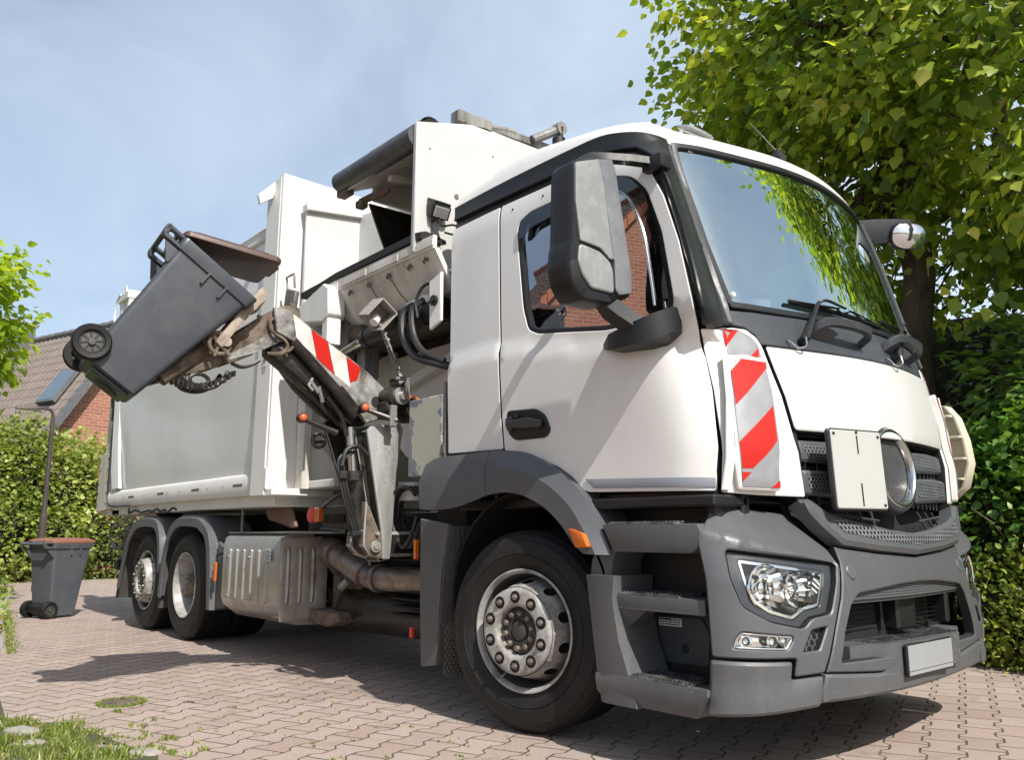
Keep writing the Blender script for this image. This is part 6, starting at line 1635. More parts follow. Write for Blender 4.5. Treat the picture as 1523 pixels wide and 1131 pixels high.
# ---------------------------------------------------------------- wheelie bins (built upright: back is +y, axle along x)
def bin_(root, body_mat, lid_mat, lid_open):
    H = .88
    def sec(z, k=0.):
        # half width and front/back depth taper downwards
        t = z/H; w = .168+.068*t; f = -.158-.118*t; b = .160+.062*t; r = .035
        P = [(-w, f), (w, f), (w, b), (-w, b)]
        P = [(x*(1+k), y*(1+k)) for x, y in P]
        return [(x, y, z) for x, y in rounded(P, r, 4)]
    mb = MB()
    secs = [sec(.02, -.06), sec(.03), sec(.15), sec(.45), sec(.78), sec(.80, .0), sec(.805, .055), sec(.83, .065), sec(.875, .065), sec(.88, .06), sec(.88, -.02), sec(.70, -.04), sec(.30, -.05)]
    mb.sweep(secs)
    body = mb.build('bin_body', body_mat, root, 30)
    mb = MB()
    for x in (-.12, -.04, .04, .12): mb.prism([(-.278, .66), (-.268, .74), (-.325, .84), (-.285, .84)] if 0 else [(-.250, .72), (-.256, .74), (-.300, .845), (-.272, .845)], 'x', x-.006, x+.006, .001)
    for sx in (-1, 1):
        for y in (-.12, .0): mb.prism([(y-.006, .73), (y+.006, .73), (y+.006, .845), (y-.006, .845)], 'x', sx*.222, sx*.245, .001)
    mb.build_each('rim_gusset', body_mat, body)
    # handles at the back rim
    mb = MB()
    for sx in (-1, 1):
        mb.prism([(.20, .80), (.32, .80), (.345, .83), (.345, .885), (.20, .885), (.20, .86), (.31, .86), (.31, .83), (.20, .83)], 'x', sx*.19, sx*.235, .008)
        mb.prism([(.20, .80), (.30, .80), (.22, .70), (.20, .70)], 'x', sx*.205, sx*.22, .004)
    mb.tube([(-.235, .332, .862), (.235, .332, .862)], .016, 10)
    mb.tube([(-.19, .265, .875), (.19, .265, .875)], .012, 8)
    mb.build_each('bin_handle', body_mat, body, 40)
    mb = MB(); mb.tube([(-.215, .187, .10), (.215, .187, .10)], .012, 8)
    mb.prism([(.10, .02), (.23, .06), (.23, .14), (.14, .20)], 'x', -.17, .17, .01); mb.build('axle', M['dark'], body)
    mb = MB(); mb.box((-.135, -.13, .0), (.135, .10, .02), .006)
    mb.lathe([(.075, -.002), (.07, .008), (.045, .012), (.0, .012)], (0, -.02, -.002), (0, 0, -1), 24, 1)
    mb.build('base_plate', [body_mat, M['dark']], body)
    for sx in (-1, 1):
        mb = MB(); c = (sx*.20, .187, .10)
        mb.lathe([(.062, .008), (.066, .018), (.09, .022), (.098, .012), (.100, .0), (.100, -.03), (.095, -.042), (.06, -.042)], c, (sx, 0, 0), 36)
        wh = mb.build('bin_wheel', M['tyre'], body, 50)
        mb = MB(); mb.lathe([(.064, .006), (.058, .010), (.054, .002), (.02, .004), (.018, .016), (.0, .018)], c, (sx, 0, 0), 30)
        for i in range(8):
            t = i*math.pi/4; mb.box(Vector(c) + Vector((sx*.002-.004, -.0045, .016)), Vector(c) + Vector((sx*.010+.004, .0045, .058)), .001, rot=Matrix.Rotation(t, 3, 'X'), piv=c)
        mb.build('wheel_rim', M['rim_dark'], wh, 40)
    # lid, hinged at the back
    mb = MB(); P = rounded([(-.255, -.315), (.255, -.315), (.25, .25), (-.25, .25)], .04, 4)
    def lr(k, z): return [(x*k, -.03 + (y+.03)*k, z) for x, y in P]
    mb.sweep([lr(.97, -.022), lr(1.0, -.02), lr(1.0, .004), lr(.97, .014), lr(.86, .020), lr(.80, .034), lr(.4, .040), lr(.1, .041)])
    mb.sweep([lr(.965, -.021), lr(.93, .002), lr(.3, .012)])
    mb.box((-.17, .22, -.01), (-.10, .285, .012), .006); mb.box((.10, .22, -.01), (.17, .285, .012), .006)
    mb.box((-.10, -.345, -.01), (.10, -.31, .008), .006)
    T = Matrix.Translation((0, .265, .893)) @ Matrix.Rotation(-lid_open, 4, 'X') @ Matrix.Translation((0, -.265, 0))
    bmesh.ops.transform(mb.b, matrix=T, verts=mb.b.verts)
    mb.build('lid', lid_mat, body, 40)
# raised bin: local axes -> world; up axis leans 44 deg towards the truck
rb = thing('wheelie_bin', 'charcoal wheelie bin with its brown lid swinging open, held up by the truck arm', 'bin', (0, 0, 0), group=None)
Xv, Bv, Uv = Vector((-.9934, .1147, 0)), Vector((-.0926, -.8018, .5903)), Vector((.0677, .5864, .8072))
Mx = Matrix(((Xv.x, Bv.x, Uv.x, -1.5875), (Xv.y, Bv.y, Uv.y, -2.8864), (Xv.z, Bv.z, Uv.z, 1.7957), (0, 0, 0, 1)))
rb.matrix_world = Mx
bin_(rb, M["bin"], M["lid"], R(29))
sbn = thing('wheelie_bin', 'weathered grey wheelie bin with a closed terracotta lid standing on the paving by the kerb', 'bin', (-8.18, -1.62, 0))
Bd = Vector((.39, -.92, 0)).normalized()
sbn.rotation_euler = (0, 0, math.atan2(Bd.y, Bd.x) - math.pi/2)
bin_(sbn, M['bin_pale'], M['lid_red'], 0)
# ---------------------------------------------------------------- ground
def sheet(name, pts, z, mat, kind='structure', grid=0):
    mb = MB()
    mb.add([(x, y, z) for x, y in pts], [tuple(range(len(pts)))])
    o = mb.build(name, mat, None, 0)
    return tag(o, kind=kind)
g = sheet('ground', [(-150, -120), (150, -120), (150, 120), (-150, 120)], -.012, M['soil'])
road = sheet('street', [(-17.4, -2.2), (-16.8, 1.0), (-17.6, 7), (-60, 30), (-20, 60), (-12, 20), (-6, 3.6), (-.2, 3.12), (1.2, 2.88), (9, 2.3), (40, -2), (40, -30), (-3, -30), (-1.0, -3.0), (-1.95, -3.12), (-3.4, -2.95), (-5.3, -2.62), (-8.5, -2.12), (-12.7, -1.30), (-15.5, -1.25)], 0, M['pavers'])
bed = sheet('planting_bed', [(-17.4, -2.2), (-15.5, -1.25), (-12.7, -1.30), (-8.5, -2.12), (-5.3, -2.62), (-5.5, -6), (-17, -8)], .004, M['soil'])
verge = sheet('verge', [(-1.95, -3.12), (-1.75, -2.86), (-1.2, -2.80), (-.75, -2.72), (.1, -3.0), (1.5, -8), (-6, -8), (-5.3, -2.62), (-3.4, -2.95)], .004, M['soil'])
# kerb stones along the bed
def stone(name, label, loc, size, rot, mat, group=None, seed=1):
    r = random.Random(seed)
    b = bmesh.new(); bmesh.ops.create_icosphere(b, subdivisions=3, radius=1)
    sx, sy, sz = size
    for v in b.verts:
        p = v.co; k = (abs(p.x)**5+abs(p.y)**5+abs(p.z)**5)**(-1/5.)
        q = p*k; j = 1 + .06*math.sin(p.x*5+seed)*math.cos(p.y*4+seed*2) + .04*math.sin(p.z*7+seed)
        v.co = Vector((q.x*sx*j, q.y*sy*j, q.z*sz*j))
    me = bpy.data.meshes.new(name); b.to_mesh(me); b.free()
    o = link(name, me, mat, None, 50); o.location = loc; o.rotation_euler = (0, 0, rot)
    return tag(o, label, 'stone', group)
kerb = [(-15.4, -1.28), (-12.7, -1.33), (-8.5, -2.15), (-5.35, -2.64)]
kpts = []
for a, b in zip(kerb, kerb[1:]):
    l = math.hypot(b[0]-a[0], b[1]-a[1]); n = max(1, round(l/.5))
    for i in range(n): kpts.append((a[0]+(b[0]-a[0])*(i+.5)/n, a[1]+(b[1]-a[1])*(i+.5)/n, math.atan2(b[1]-a[1], b[0]-a[0]), l/n))
for i, (x, y, a, l) in enumerate(kpts):
    mb = MB(); mb.box((-l/2+.006, -.05, -.1), (l/2-.006, .05, .07), .012, seg=2); o = mb.build('kerb_stone', M['concrete']); o.location = (x, y, 0); o.rotation_euler = (0, 0, a)
    tag(o, 'low grey concrete kerb stone edging the planting bed on the left', 'kerb', 'kerb stones along the planting bed')
sp = [((-1.66, -3.10), (.10, .055, .026), .35, 'flat pale stone half sunk in the grass at the left edge, the larger upper one'),
      ((-1.36, -3.13), (.075, .05, .022), 1.2, 'flat pale stone in the grass just below the larger stone at the left edge'),
      ((-1.02, -2.865), (.085, .04, .02), .75, 'pale low stone sunk in the grass left of the one at the tip'),
      ((-.84, -2.755), (.08, .045, .022), .55, 'pale stone at the bottom tip of the grass verge')]
for i, (p, s_, a, lb) in enumerate(sp): stone('edging_stone', lb, (*p, -.004), s_, a, M['stone'], 'rough stones in the grass verge', i+3)
mb = MB(); mb.lathe([(0, .006), (.09, .006), (.1, .004), (.112, .006), (.118, .0)], (0, 0, 0), (0, 0, 1), 30)
for i in range(5): mb.box((-.07, -.06+i*.027, .004), (.07, -.05+i*.027, .009), 0)
o = mb.build('drain_cover', M['mud_steel']); o.location = (-2.16, -2.50, 0); tag(o, 'small round rusty drain cover set in the paving with weeds at its rim', 'drain cover')
# stone block by the far hedge
mb = MB(); mb.box((-.45, -.2, 0), (.45, .2, .32), .03, seg=2); o = mb.build('stone_block', M['concrete']); o.location = (-16.2, 1.75, 0); o.rotation_euler = (0, 0, 1.3); tag(o, 'low rough grey stone block in front of the trimmed far hedge', 'stone block')

# ---------------------------------------------------------------- foliage
def leaves(name, P, N, size, mat, parent=None, seed=1, droop=.5, up=.8, jit=.35, wide=.42):
    """one small folded leaf at each point of P; N outward directions"""
    r = np.random.default_rng(seed); n = len(P)
    P = np.asarray(P, float); N = np.asarray(N, float)
    d = N + r.normal(0, .55, (n, 3)); d[:, 2] -= droop*(.4+r.random(n)); d /= np.linalg.norm(d, axis=1)[:, None]
    nn = r.normal(0, jit, (n, 3)) + np.array([0, 0, up]) + N*.35
    nn -= (nn*d).sum(1)[:, None]*d; nn /= np.linalg.norm(nn, axis=1)[:, None]+1e-9
    s = np.cross(d, nn)
    sz = size*(.6+.7*r.random(n))
    w_ = wide
    T = np.array([[0, 0, 0], [-.8*w_, .16, .05], [-w_, .46, .10], [0, 1.0, -.10], [w_, .46, .10], [.8*w_, .16, .05], [0, .5, .0]])
    V = P[:, None, :] + sz[:, None, None]*(T[None, :, 0, None]*s[:, None, :] + T[None, :, 1, None]*d[:, None, :] + T[None, :, 2, None]*nn[:, None, :])
    V = V.reshape(-1, 3)
    F4 = np.array([[0, 6, 2, 1], [0, 5, 4, 6]]); F3 = np.array([[6, 3, 2], [6, 4, 3]])
    base = np.arange(n)*7
    lv = np.concatenate([(base[:, None, None]+F4[None]).reshape(n, 8), (base[:, None, None]+F3[None]).reshape(n, 6)], axis=1).reshape(-1)
    tot = np.tile(np.array([4, 4, 3, 3]), n); st = np.concatenate([[0], np.cumsum(tot)[:-1]])
    me = bpy.data.meshes.new(name)
    me.vertices.add(len(V)); me.vertices.foreach_set('co', V.ravel())
    me.loops.add(len(lv)); me.loops.foreach_set('vertex_index', lv.astype(np.int32))
    me.polygons.add(len(tot)); me.polygons.foreach_set('loop_start', st.astype(np.int32)); me.polygons.foreach_set('loop_total', tot.astype(np.int32))
    me.update(); me.validate()
    at = me.attributes.new('rnd', 'FLOAT', 'FACE'); cl = r.random(n)
    # whole sprays share a tone, single leaves vary about it
    ph = .5+.5*np.sin(P[:, 0]*2.3+seed)*np.sin(P[:, 1]*2.9)*np.sin(P[:, 2]*2.1+1)
    val = np.clip(.5*cl + .5*ph, 0, 1)**1.05
    at.data.foreach_set('value', np.repeat(val, 4).astype(np.float32))
    return link(name, me, mat, parent, 0)

def limb(mb, a, b, r0, r1, r, n=5, wob=.12):
    a, b = Vector(a), Vector(b); l = (b-a).length; pts = [a]
    for i in range(1, n):
        t = i/n; pts.append(a.lerp(b, t) + Vector((r.uniform(-1, 1), r.uniform(-1, 1), r.uniform(-.3, 1)))*l*wob*math.sin(t*3.1)*.5)
    pts.append(b); mb.tube(pts, [r0+(r1-r0)*i/n for i in range(n+1)], 7, caps=False)
    return pts

def tree(name, label, cat, base, trunk_top, crown_c, crown_r, n_tips, per, lsize, mat, seed, trunk_r=.16, group=None, bark=None, spread=.30, droop=.5, extra=(), lean=None, wide=.42, cut=None):
    r = random.Random(seed)
    t = thing(name, label, cat, base, group=group)
    B = Vector(base); mb = MB()
    tp = Vector(trunk_top) - B
    limb(mb, (0, 0, 0), tp, trunk_r, trunk_r*.75, r, 6, .05)
    cc = Vector(crown_c) - B
    lim = []
    for i in range(9):
        a = i*2.4 + r.random(); e = r.uniform(-.15, 1.0)
        q = cc + Vector((math.cos(a)*crown_r[0]*.55*math.cos(e), math.sin(a)*crown_r[1]*.55*math.cos(e), math.sin(e)*crown_r[2]*.7))
        s0 = tp*r.uniform(.72, 1.0); lim.append(limb(mb, s0, q, trunk_r*.42, trunk_r*.14, r, 6, .22))
    P = []; N = []
    tips = []
    for i in range(n_tips):
        a = r.uniform(0, 6.283); cz = r.uniform(-1, 1); k = r.uniform(.45, 1.0)**.45; s_ = math.sqrt(1-cz*cz)
        bump_ = 1 + .16*math.sin(a*3+seed) + .12*math.sin(cz*5+a*2)
        q = cc + Vector((math.cos(a)*s_*crown_r[0], math.sin(a)*s_*crown_r[1], cz*crown_r[2]))*k*bump_
        tips.append(q)
    tips += [Vector(e)-B for e in extra]
    if cut: tips = [q for q in tips if cut(q+B)]
    allp = [p for l_ in lim for p in l_[1:]]
    for q in tips:
        near = min(allp, key=lambda p: (p-q).length)
        limb(mb, near, q, .022, .006, r, 3, .18)
        out = (q-cc).normalized()
        for k in range(per):
            o = Vector((r.gauss(0, 1), r.gauss(0, 1), r.gauss(0, .42)))*spread
            p = q+o; P.append(p); nv = (out*.6 + o.normalized()*.8); N.append(nv)
    leaves('crown', np.array([tuple(p) for p in P]), np.array([tuple(p) for p in N]), lsize, mat, t, seed, droop, wide=wide)
    mb.build('trunk', bark or M['bark'], t, 60)
    return t

tree('linden_tree', 'tall linden with big bright leaves standing behind the cab, its crown filling the upper right', 'tree', (-.62, 4.7, 0), (-.45, 4.7, 5.4), (.5, 5.0, 6.7), (4.3, 2.5, 4.2), 820, 58, .125, M['linden'], 11, .19, spread=.29, droop=.75, wide=.46, cut=lambda p: p.x < min(4.4, .95*(p.z-1)-.85) and p.z > 2.7 and not (abs(p.x+.5-.05*(p.y-4.3)) < .42 and p.y < 5.0 and p.z < 3.9) and p.x > 3.39-.80*(p.y+4.09)+.30+.25*math.sin(p.z*2.3),
     extra=[(-3.3+.4*i, 4.2+.3*(i % 3), 7.4-.16*i) for i in range(7)] + [(-2.9+.45*i, 4.0, 6.5+.1*(i % 2)) for i in range(5)] + [(1.2+.5*i, 3.0+.2*(i % 2), 3.6+.5*(i % 3)) for i in range(8)] + [(.55+.16*i, 3.9+.25*(i % 3), 3.0+.28*(i % 4)) for i in range(7)])
tree('street_tree', 'young tree with yellow-green leaves reaching in at the left edge', 'tree', (-9.8, -4.3, 0), (-9.8, -4.2, 3.2), (-9.5, -3.3, 3.75), (1.4, 1.5, .95), 240, 60, .13, M['yellowgreen'], 5, .09, spread=.20, droop=.6,
     extra=[(-9.0, -2.45, 4.45), (-9.0, -2.42, 4.15), (-9.0, -2.5, 4.55), (-9.0, -2.42, 3.55), (-9.1, -2.42, 3.3), (-9.1, -2.5, 3.05), (-9.1, -2.42, 3.75)], cut=lambda p: p.y < -2.38)

def bush(name, label, cat, boxes, n, lsize, mat, seed, expo=3.2, droop=.3, group=None, stems=True, wide=.42, tuft=.12):
    """foliage on the skin and in the outer part of rounded volumes (cx, cy, cz, rx, ry, rz)"""
    r = np.random.default_rng(seed); P = []; N = []
    tot = sum((b[3]*b[4]+b[4]*b[5]+b[3]*b[5]) for b in boxes)
    for cx, cy, cz, rx, ry, rz in boxes:
        k = int(n*(rx*ry+ry*rz+rx*rz)/tot)
        d = r.normal(0, 1, (k, 3)); d /= (np.abs(d)**expo).sum(1)[:, None]**(1/expo)
        rad = 1 - .28*r.random(k)**2.0 + .09*np.sin(d[:, 0]*9+cx)*np.sin(d[:, 1]*8+seed)*np.sin(d[:, 2]*9)
        q = d*rad[:, None]*np.array([rx, ry, rz]) + np.array([cx, cy, cz]) + r.normal(0, tuft*.5, (k, 3))
        ok = q[:, 2] > .02; P.append(q[ok]); N.append((d/np.linalg.norm(d, axis=1)[:, None])[ok])
    P = np.concatenate(P); N = np.concatenate(N)
    b0 = (float(np.mean([b[0] for b in boxes])), float(np.mean([b[1] for b in boxes])), 0)
    t = thing(name, label, cat, b0, group=group)
    leaves('foliage', P-np.array(b0), N, lsize, mat, t, seed, droop, wide=wide)
    mb = MB(); rr = random.Random(seed)
    for cx, cy, cz, rx, ry, rz in boxes:
        for i in range(int(5+rx*ry*1.5)):
            a = Vector((cx+rr.uniform(-.4, .4)*rx-b0[0], cy+rr.uniform(-.4, .4)*ry-b0[1], 0)); e = Vector((cx+rr.uniform(-.9, .9)*rx-b0[0], cy+rr.uniform(-.9, .9)*ry-b0[1], cz+rr.uniform(.2, .85)*rz))
            pts = limb(mb, a, e, .03, .008, rr, 4, .2)
            for k in range(3): limb(mb, pts[rr.randint(1, 3)], e + Vector((rr.uniform(-.5, .5)*rx, rr.uniform(-.5, .5)*ry, rr.uniform(-.4, .2)*rz)), .014, .004, rr, 3, .2)
    mb.build('stem', M['bark'], t, 60)
    # solid dark core added to stop light shining through from the far side
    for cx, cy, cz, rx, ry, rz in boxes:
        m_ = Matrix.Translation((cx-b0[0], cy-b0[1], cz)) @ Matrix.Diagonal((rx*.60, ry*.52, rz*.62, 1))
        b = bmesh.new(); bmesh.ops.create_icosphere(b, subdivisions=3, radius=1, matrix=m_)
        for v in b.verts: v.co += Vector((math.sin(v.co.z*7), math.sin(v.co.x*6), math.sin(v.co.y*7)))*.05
        me = bpy.data.meshes.new('dark_core'); b.to_mesh(me); b.free(); link('dark_core', me, M['dark_core'], t, 60)
    return t
M['dark_core'] = surf('dark_core_fill', (.022, .022, .012), .95, dirt=(.04, .035, .02), amt=.6, scale=6, fine=.6)  # near-black fill of the cores added inside the bushes

bush('ivy_hedge', 'dense ivy-covered green hedge behind the truck front at the right', 'hedge', [(-.4, 3.85, .95, .8, .6, .98), (.45, 3.72, .9, .6, .62, .92), (1.15, 3.62, 1.0, .6, .6, 1.08), (2.0, 3.55, .9, .8, .65, .95), (3.2, 3.45, 1.0, .9, .65, 1.05), (4.8, 3.3, .95, 1.3, .65, 1.0)], 32000, .075, M['ivy'], 3, expo=2.8, tuft=.16, wide=.5)
bush('herb_border', 'yellow-green flowering herbs along the foot of the ivy hedge', 'border plants', [(.35, 3.08, .12, .30, .18, .30), (.62, 3.10, .30, .26, .22, .48), (.85, 2.98, .16, .24, .2, .30), (1.08, 3.08, .38, .28, .24, .60), (1.35, 2.95, .2, .3, .22, .36), (1.7, 3.0, .35, .35, .26, .55), (2.2, 2.95, .22, .4, .3, .42), (2.8, 2.85, .35, .5, .3, .5), (4.0, 2.7, .3, .9, .3, .5)], 24000, .05, M['herb'], 8, expo=2.1, droop=-.5, tuft=.22, wide=.32)
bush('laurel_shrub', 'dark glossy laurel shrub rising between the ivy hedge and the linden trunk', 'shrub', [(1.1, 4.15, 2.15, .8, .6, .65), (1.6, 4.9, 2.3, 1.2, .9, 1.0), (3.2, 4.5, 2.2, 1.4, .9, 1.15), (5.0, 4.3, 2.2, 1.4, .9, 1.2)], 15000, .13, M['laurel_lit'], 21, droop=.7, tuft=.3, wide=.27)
bush('shade_foliage', 'big leafy mass added behind the laurel shrub for the deep shade there', 'tree', [(-1.6, 8.2, 2.4, 2.4, 1.3, 2.5), (2.2, 8.0, 2.6, 2.6, 1.4, 2.8), (6.5, 7.5, 2.8, 2.8, 1.5, 3.0)], 16000, .11, M['laurel'], 22, droop=.4, tuft=.3, wide=.33)  # leafy mass added for the dark shade behind the shrubs
bush('leafy_shrub', 'large rounded light-green shrub behind the street lamp at the left', 'shrub', [(-17.7, -3.6, 1.4, 1.3, 1.1, 1.6), (-17.8, -2.4, 1.8, 1.0, .75, 1.5), (-17.5, -1.35, 2.0, .9, .62, 1.45), (-17.9, -.45, 2.2, .9, .6, 1.25), (-17.6, .30, 1.75, .8, .5, 1.35), (-18.1, .95, 1.7, .8, .5, 1.45), (-17.1, -.8, .95, .8, .8, .95), (-17.0, .2, .8, .6, .6, .75)], 24000, .11, M['shrub'], 31, expo=2.0, tuft=.30)
bush('trimmed_hedge', 'clipped low hedge of small yellowish leaves beyond the rear wheels', 'hedge', [(-17.7, 1.6, .85, .6, 1.1, .92), (-17.9, 3.7, .85, .6, 1.3, .95), (-18.1, 6.2, .85, .6, 1.5, .95), (-18.3, 9.2, .85, .6, 1.7, .95)], 17000, .07, M['beech'], 33, tuft=.06)
# small plants on the left bed
P = []; rr = np.random.default_rng(44)
for i in range(260):
    x = rr.uniform(-15.2, -5.8); yk = -1.28 if x < -12.7 else (-1.33-(x+12.7)*.195 if x < -8.5 else -2.15-(x+8.5)*.155)
    y = yk-.12-abs(rr.normal(0, .45)); h = .10+.18*rr.random()
    for k in range(34): P.append((x+rr.normal(0, .11), y+rr.normal(0, .11), abs(rr.normal(h*.6, h*.45))+.01))
N = rr.normal(0, 1, (len(P), 3)); N[:, 2] = np.abs(N[:, 2])+.5; N /= np.linalg.norm(N, axis=1)[:, None]
tag(leaves('ground_cover', np.array(P), N, .055, M['herb'], None, 44, -.2), 'low leafy ground cover filling the planting bed at the left edge', 'ground cover', kind='stuff')
# white blossoms in border and bed
def blossoms(name, pts, r_, label, kind='stuff'):
    mb = MB()
    for p in pts:
        p = Vector(p)
        for k in range(5):
            a = k*1.2566; e = Vector((math.cos(a), math.sin(a), .25))*r_; s_ = Vector((-math.sin(a), math.cos(a), 0))*r_*.45
            mb.add([p, p+e*.6-s_, p+e, p+e*.6+s_], [(0, 1, 2, 3)])
    return tag(mb.build(name, M['flower'], None, 0), label, 'flowers', kind=kind)
q = random.Random(3)
blossoms('blossoms', [(q.uniform(.4, 2.4), 2.74+q.uniform(-.02, .05), q.uniform(.35, .85)) for i in range(36)] + [(q.uniform(-11, -6.5), -2.25+q.uniform(-.3, -.1)-.05*0, q.uniform(.15, .28)) for i in range(30)], .022, 'small white blossoms dotted over the border plants')

# grass: blades on the verge, in joints and round the drain
def blades(pts, hs, seed, spread=.5):
    r = np.random.default_rng(seed); n = len(pts); P = np.asarray(pts, float); h = np.asarray(hs)[:, None]
    a = r.uniform(0, 6.283, n); s = np.stack([np.cos(a), np.sin(a), 0*a], 1)*(.0022+.0022*r.random(n))[:, None]
    b = r.uniform(0, 6.283, n); l_ = spread*r.random(n)**.7; bd = np.stack([np.cos(b)*l_, np.sin(b)*l_, 1-.35*l_], 1)
    m = P + bd*h*.55; tpp = m + (bd*np.array([1.7, 1.7, .55]))*h*.5
    V = np.stack([P-s, P+s, m+s*.8, m-s*.8, tpp], 1).reshape(-1, 3); base = np.arange(n)*5
    lv = np.stack([base, base+1, base+2, base+3, base+3, base+2, base+4], 1).reshape(-1)
    tot = np.tile([4, 3], n); st = np.concatenate([[0], np.cumsum(tot)[:-1]])
    me = bpy.data.meshes.new('grass'); me.vertices.add(len(V)); me.vertices.foreach_set('co', V.ravel()); me.loops.add(len(lv)); me.loops.foreach_set('vertex_index', lv.astype(np.int32))
    me.polygons.add(len(tot)); me.polygons.foreach_set('loop_start', st.astype(np.int32)); me.polygons.foreach_set('loop_total', tot.astype(np.int32)); me.update(); me.validate()
    at = me.attributes.new('rnd', 'FLOAT', 'FACE'); at.data.foreach_set('value', np.repeat(r.random(n)**1.1, 2).astype(np.float32))
    return link('grass', me, M['grassm'], None, 0)
r = np.random.default_rng(9); P = []; H = []
poly_ = [(-2.3, -3.3), (-1.95, -3.02), (-1.72, -2.84), (-1.2, -2.78), (-.72, -2.70), (.0, -3.1), (-.4, -4.2), (-3.0, -4.4)]
cl = [(r.uniform(-2.9, -.1), r.uniform(-4.2, -2.66)) for i in range(520)]
for cx, cy in cl:
    if not in_poly((cx, cy), poly_): continue
    k = int(30+60*r.random()); hh = .018+.045*r.random()**2
    for i in range(k): P.append((cx+r.normal(0, .035), cy+r.normal(0, .035), .0)); H.append(hh*(.5+r.random()))
for i in range(30):  # stray tufts on the paving near the verge
    cx, cy = -1.9+2.1*r.random(), -2.72+.22*r.random()+.02
    for j in range(int(6+22*r.random())): P.append((cx+r.normal(0, .018), cy+r.normal(0, .010), 0)); H.append(.012+.022*r.random())
for i in range(46):  # tufts in the joints
    cx, cy = r.uniform(-1.9, .7), r.uniform(-2.6, -1.4)
    for j in range(int(4+12*r.random())): P.append((cx+r.normal(0, .012), cy+r.normal(0, .006), 0)); H.append(.006+.012*r.random())
for i in range(500):
    a = r.uniform(0, 6.283); P.append((-2.16+.125*math.cos(a)+r.normal(0, .008)+.03, -2.50+.125*math.sin(a)+r.normal(0, .008), 0)); H.append(.012+.02*r.random())
for i in range(1500):  # along the kerb and the hedge foot
    x = r.uniform(0, 3.4); P.append((x, 3.10-.19*x*.9+r.normal(0, .03)-.03, 0)); H.append(.02+.05*r.random())
for i in range(1400):
    x = r.uniform(-9.4, -4.9); P.append((x, -2.15-(x+8.5)*.155+.07+abs(r.normal(0, .05)), 0)); H.append(.015+.03*r.random())
tag(blades(P, H, 10), 'patchy yellow-green grass growing on the verge and in the joints of the paving', 'grass', kind='stuff')
# dry leaves and litter at the verge
mb = MB(); q = random.Random(8)
for i in range(150):
    if i < 90: x, y = q.uniform(-2.0, -.5), q.uniform(-3.3, -2.8)
    else: x, y = q.uniform(.3, 1.6), 2.86-.12*q.random()-.0*q.random()
    a = q.uniform(0, 6.3); s_ = q.uniform(.008, .02); z = .006+.012*q.random(); u_ = Vector((math.cos(a), math.sin(a), q.uniform(-.4, .4)))*s_; v_ = Vector((-math.sin(a), math.cos(a), q.uniform(-.4, .4)))*s_*.6; p = Vector((x, y, z))
    mb.add([p-u_, p-v_, p+u_, p+v_], [(0, 1, 2), (0, 2, 3)])
tag(mb.build('fallen_leaves', surf('dry_brown_leaves', (.20, .09, .04), .8, dirt=(.32, .2, .1), amt=.6), None, 0), 'dry brown leaves scattered on the verges', 'fallen leaves', kind='stuff')
# tiny pale chips on the paving
mb = MB()
for i in range(170):
    x, y = q.uniform(-6.5, 1.4), q.uniform(-2.7, -.9)
    s_ = q.uniform(.003, .008); mb.box((x-s_, y-s_*.6, .001), (x+s_, y+s_*.6, .005), .001)
tag(mb.build('grit', M['stone'], None, 0), 'pale grit and small chips strewn over the paving', 'grit', kind='stuff')
mb = MB(); mb.tube([(-1.93, -2.21, .004), (-1.90, -2.17, .006), (-1.865, -2.165, .003)], .003, 5); tag(mb.build('twig', M['bark']), 'short thin twig lying on the sunlit paving', 'twig')

# ---------------------------------------------------------------- street lamp
lp = thing('street_lamp', 'slim brown street lamp post with a short curved arm in front of the shrub', 'street lamp', (-13.5, -.78, 0))
mb = MB(); mb.tube([(0, 0, 0), (0, 0, 1.3), (0, 0, 1.32), (0, 0, 3.02)], [.062, .062, .042, .036], 14, caps=True); mb.tube([(0, 0, 0), (0, 0, .12)], .085, 14); mb.build('post', M['lamp_post'], lp)
mb = MB(); mb.tube([(0, 0, 2.95), (0, -.01, 3.10), (0, -.06, 3.17), (0, -.16, 3.19)], .028, 10, sm=True); mb.build('arm', M['lamp_post'], lp)
mb = MB(); mb.sweep([[(-w_, y, z), (w_, y, z), (w_*.7, y, z+.05), (-w_*.7, y, z+.05)] for y, z, w_ in ((-.12, 3.17, .05), (-.25, 3.16, .11), (-.45, 3.15, .12), (-.6, 3.13, .05))]); lh = mb.build('lamp_head', M['lamp_post'], lp)
mb = MB(); mb.box((-.08, -.5, 3.135), (.08, -.22, 3.155), .006); mb.build('lamp_lens', M['lampwhite'], lh)

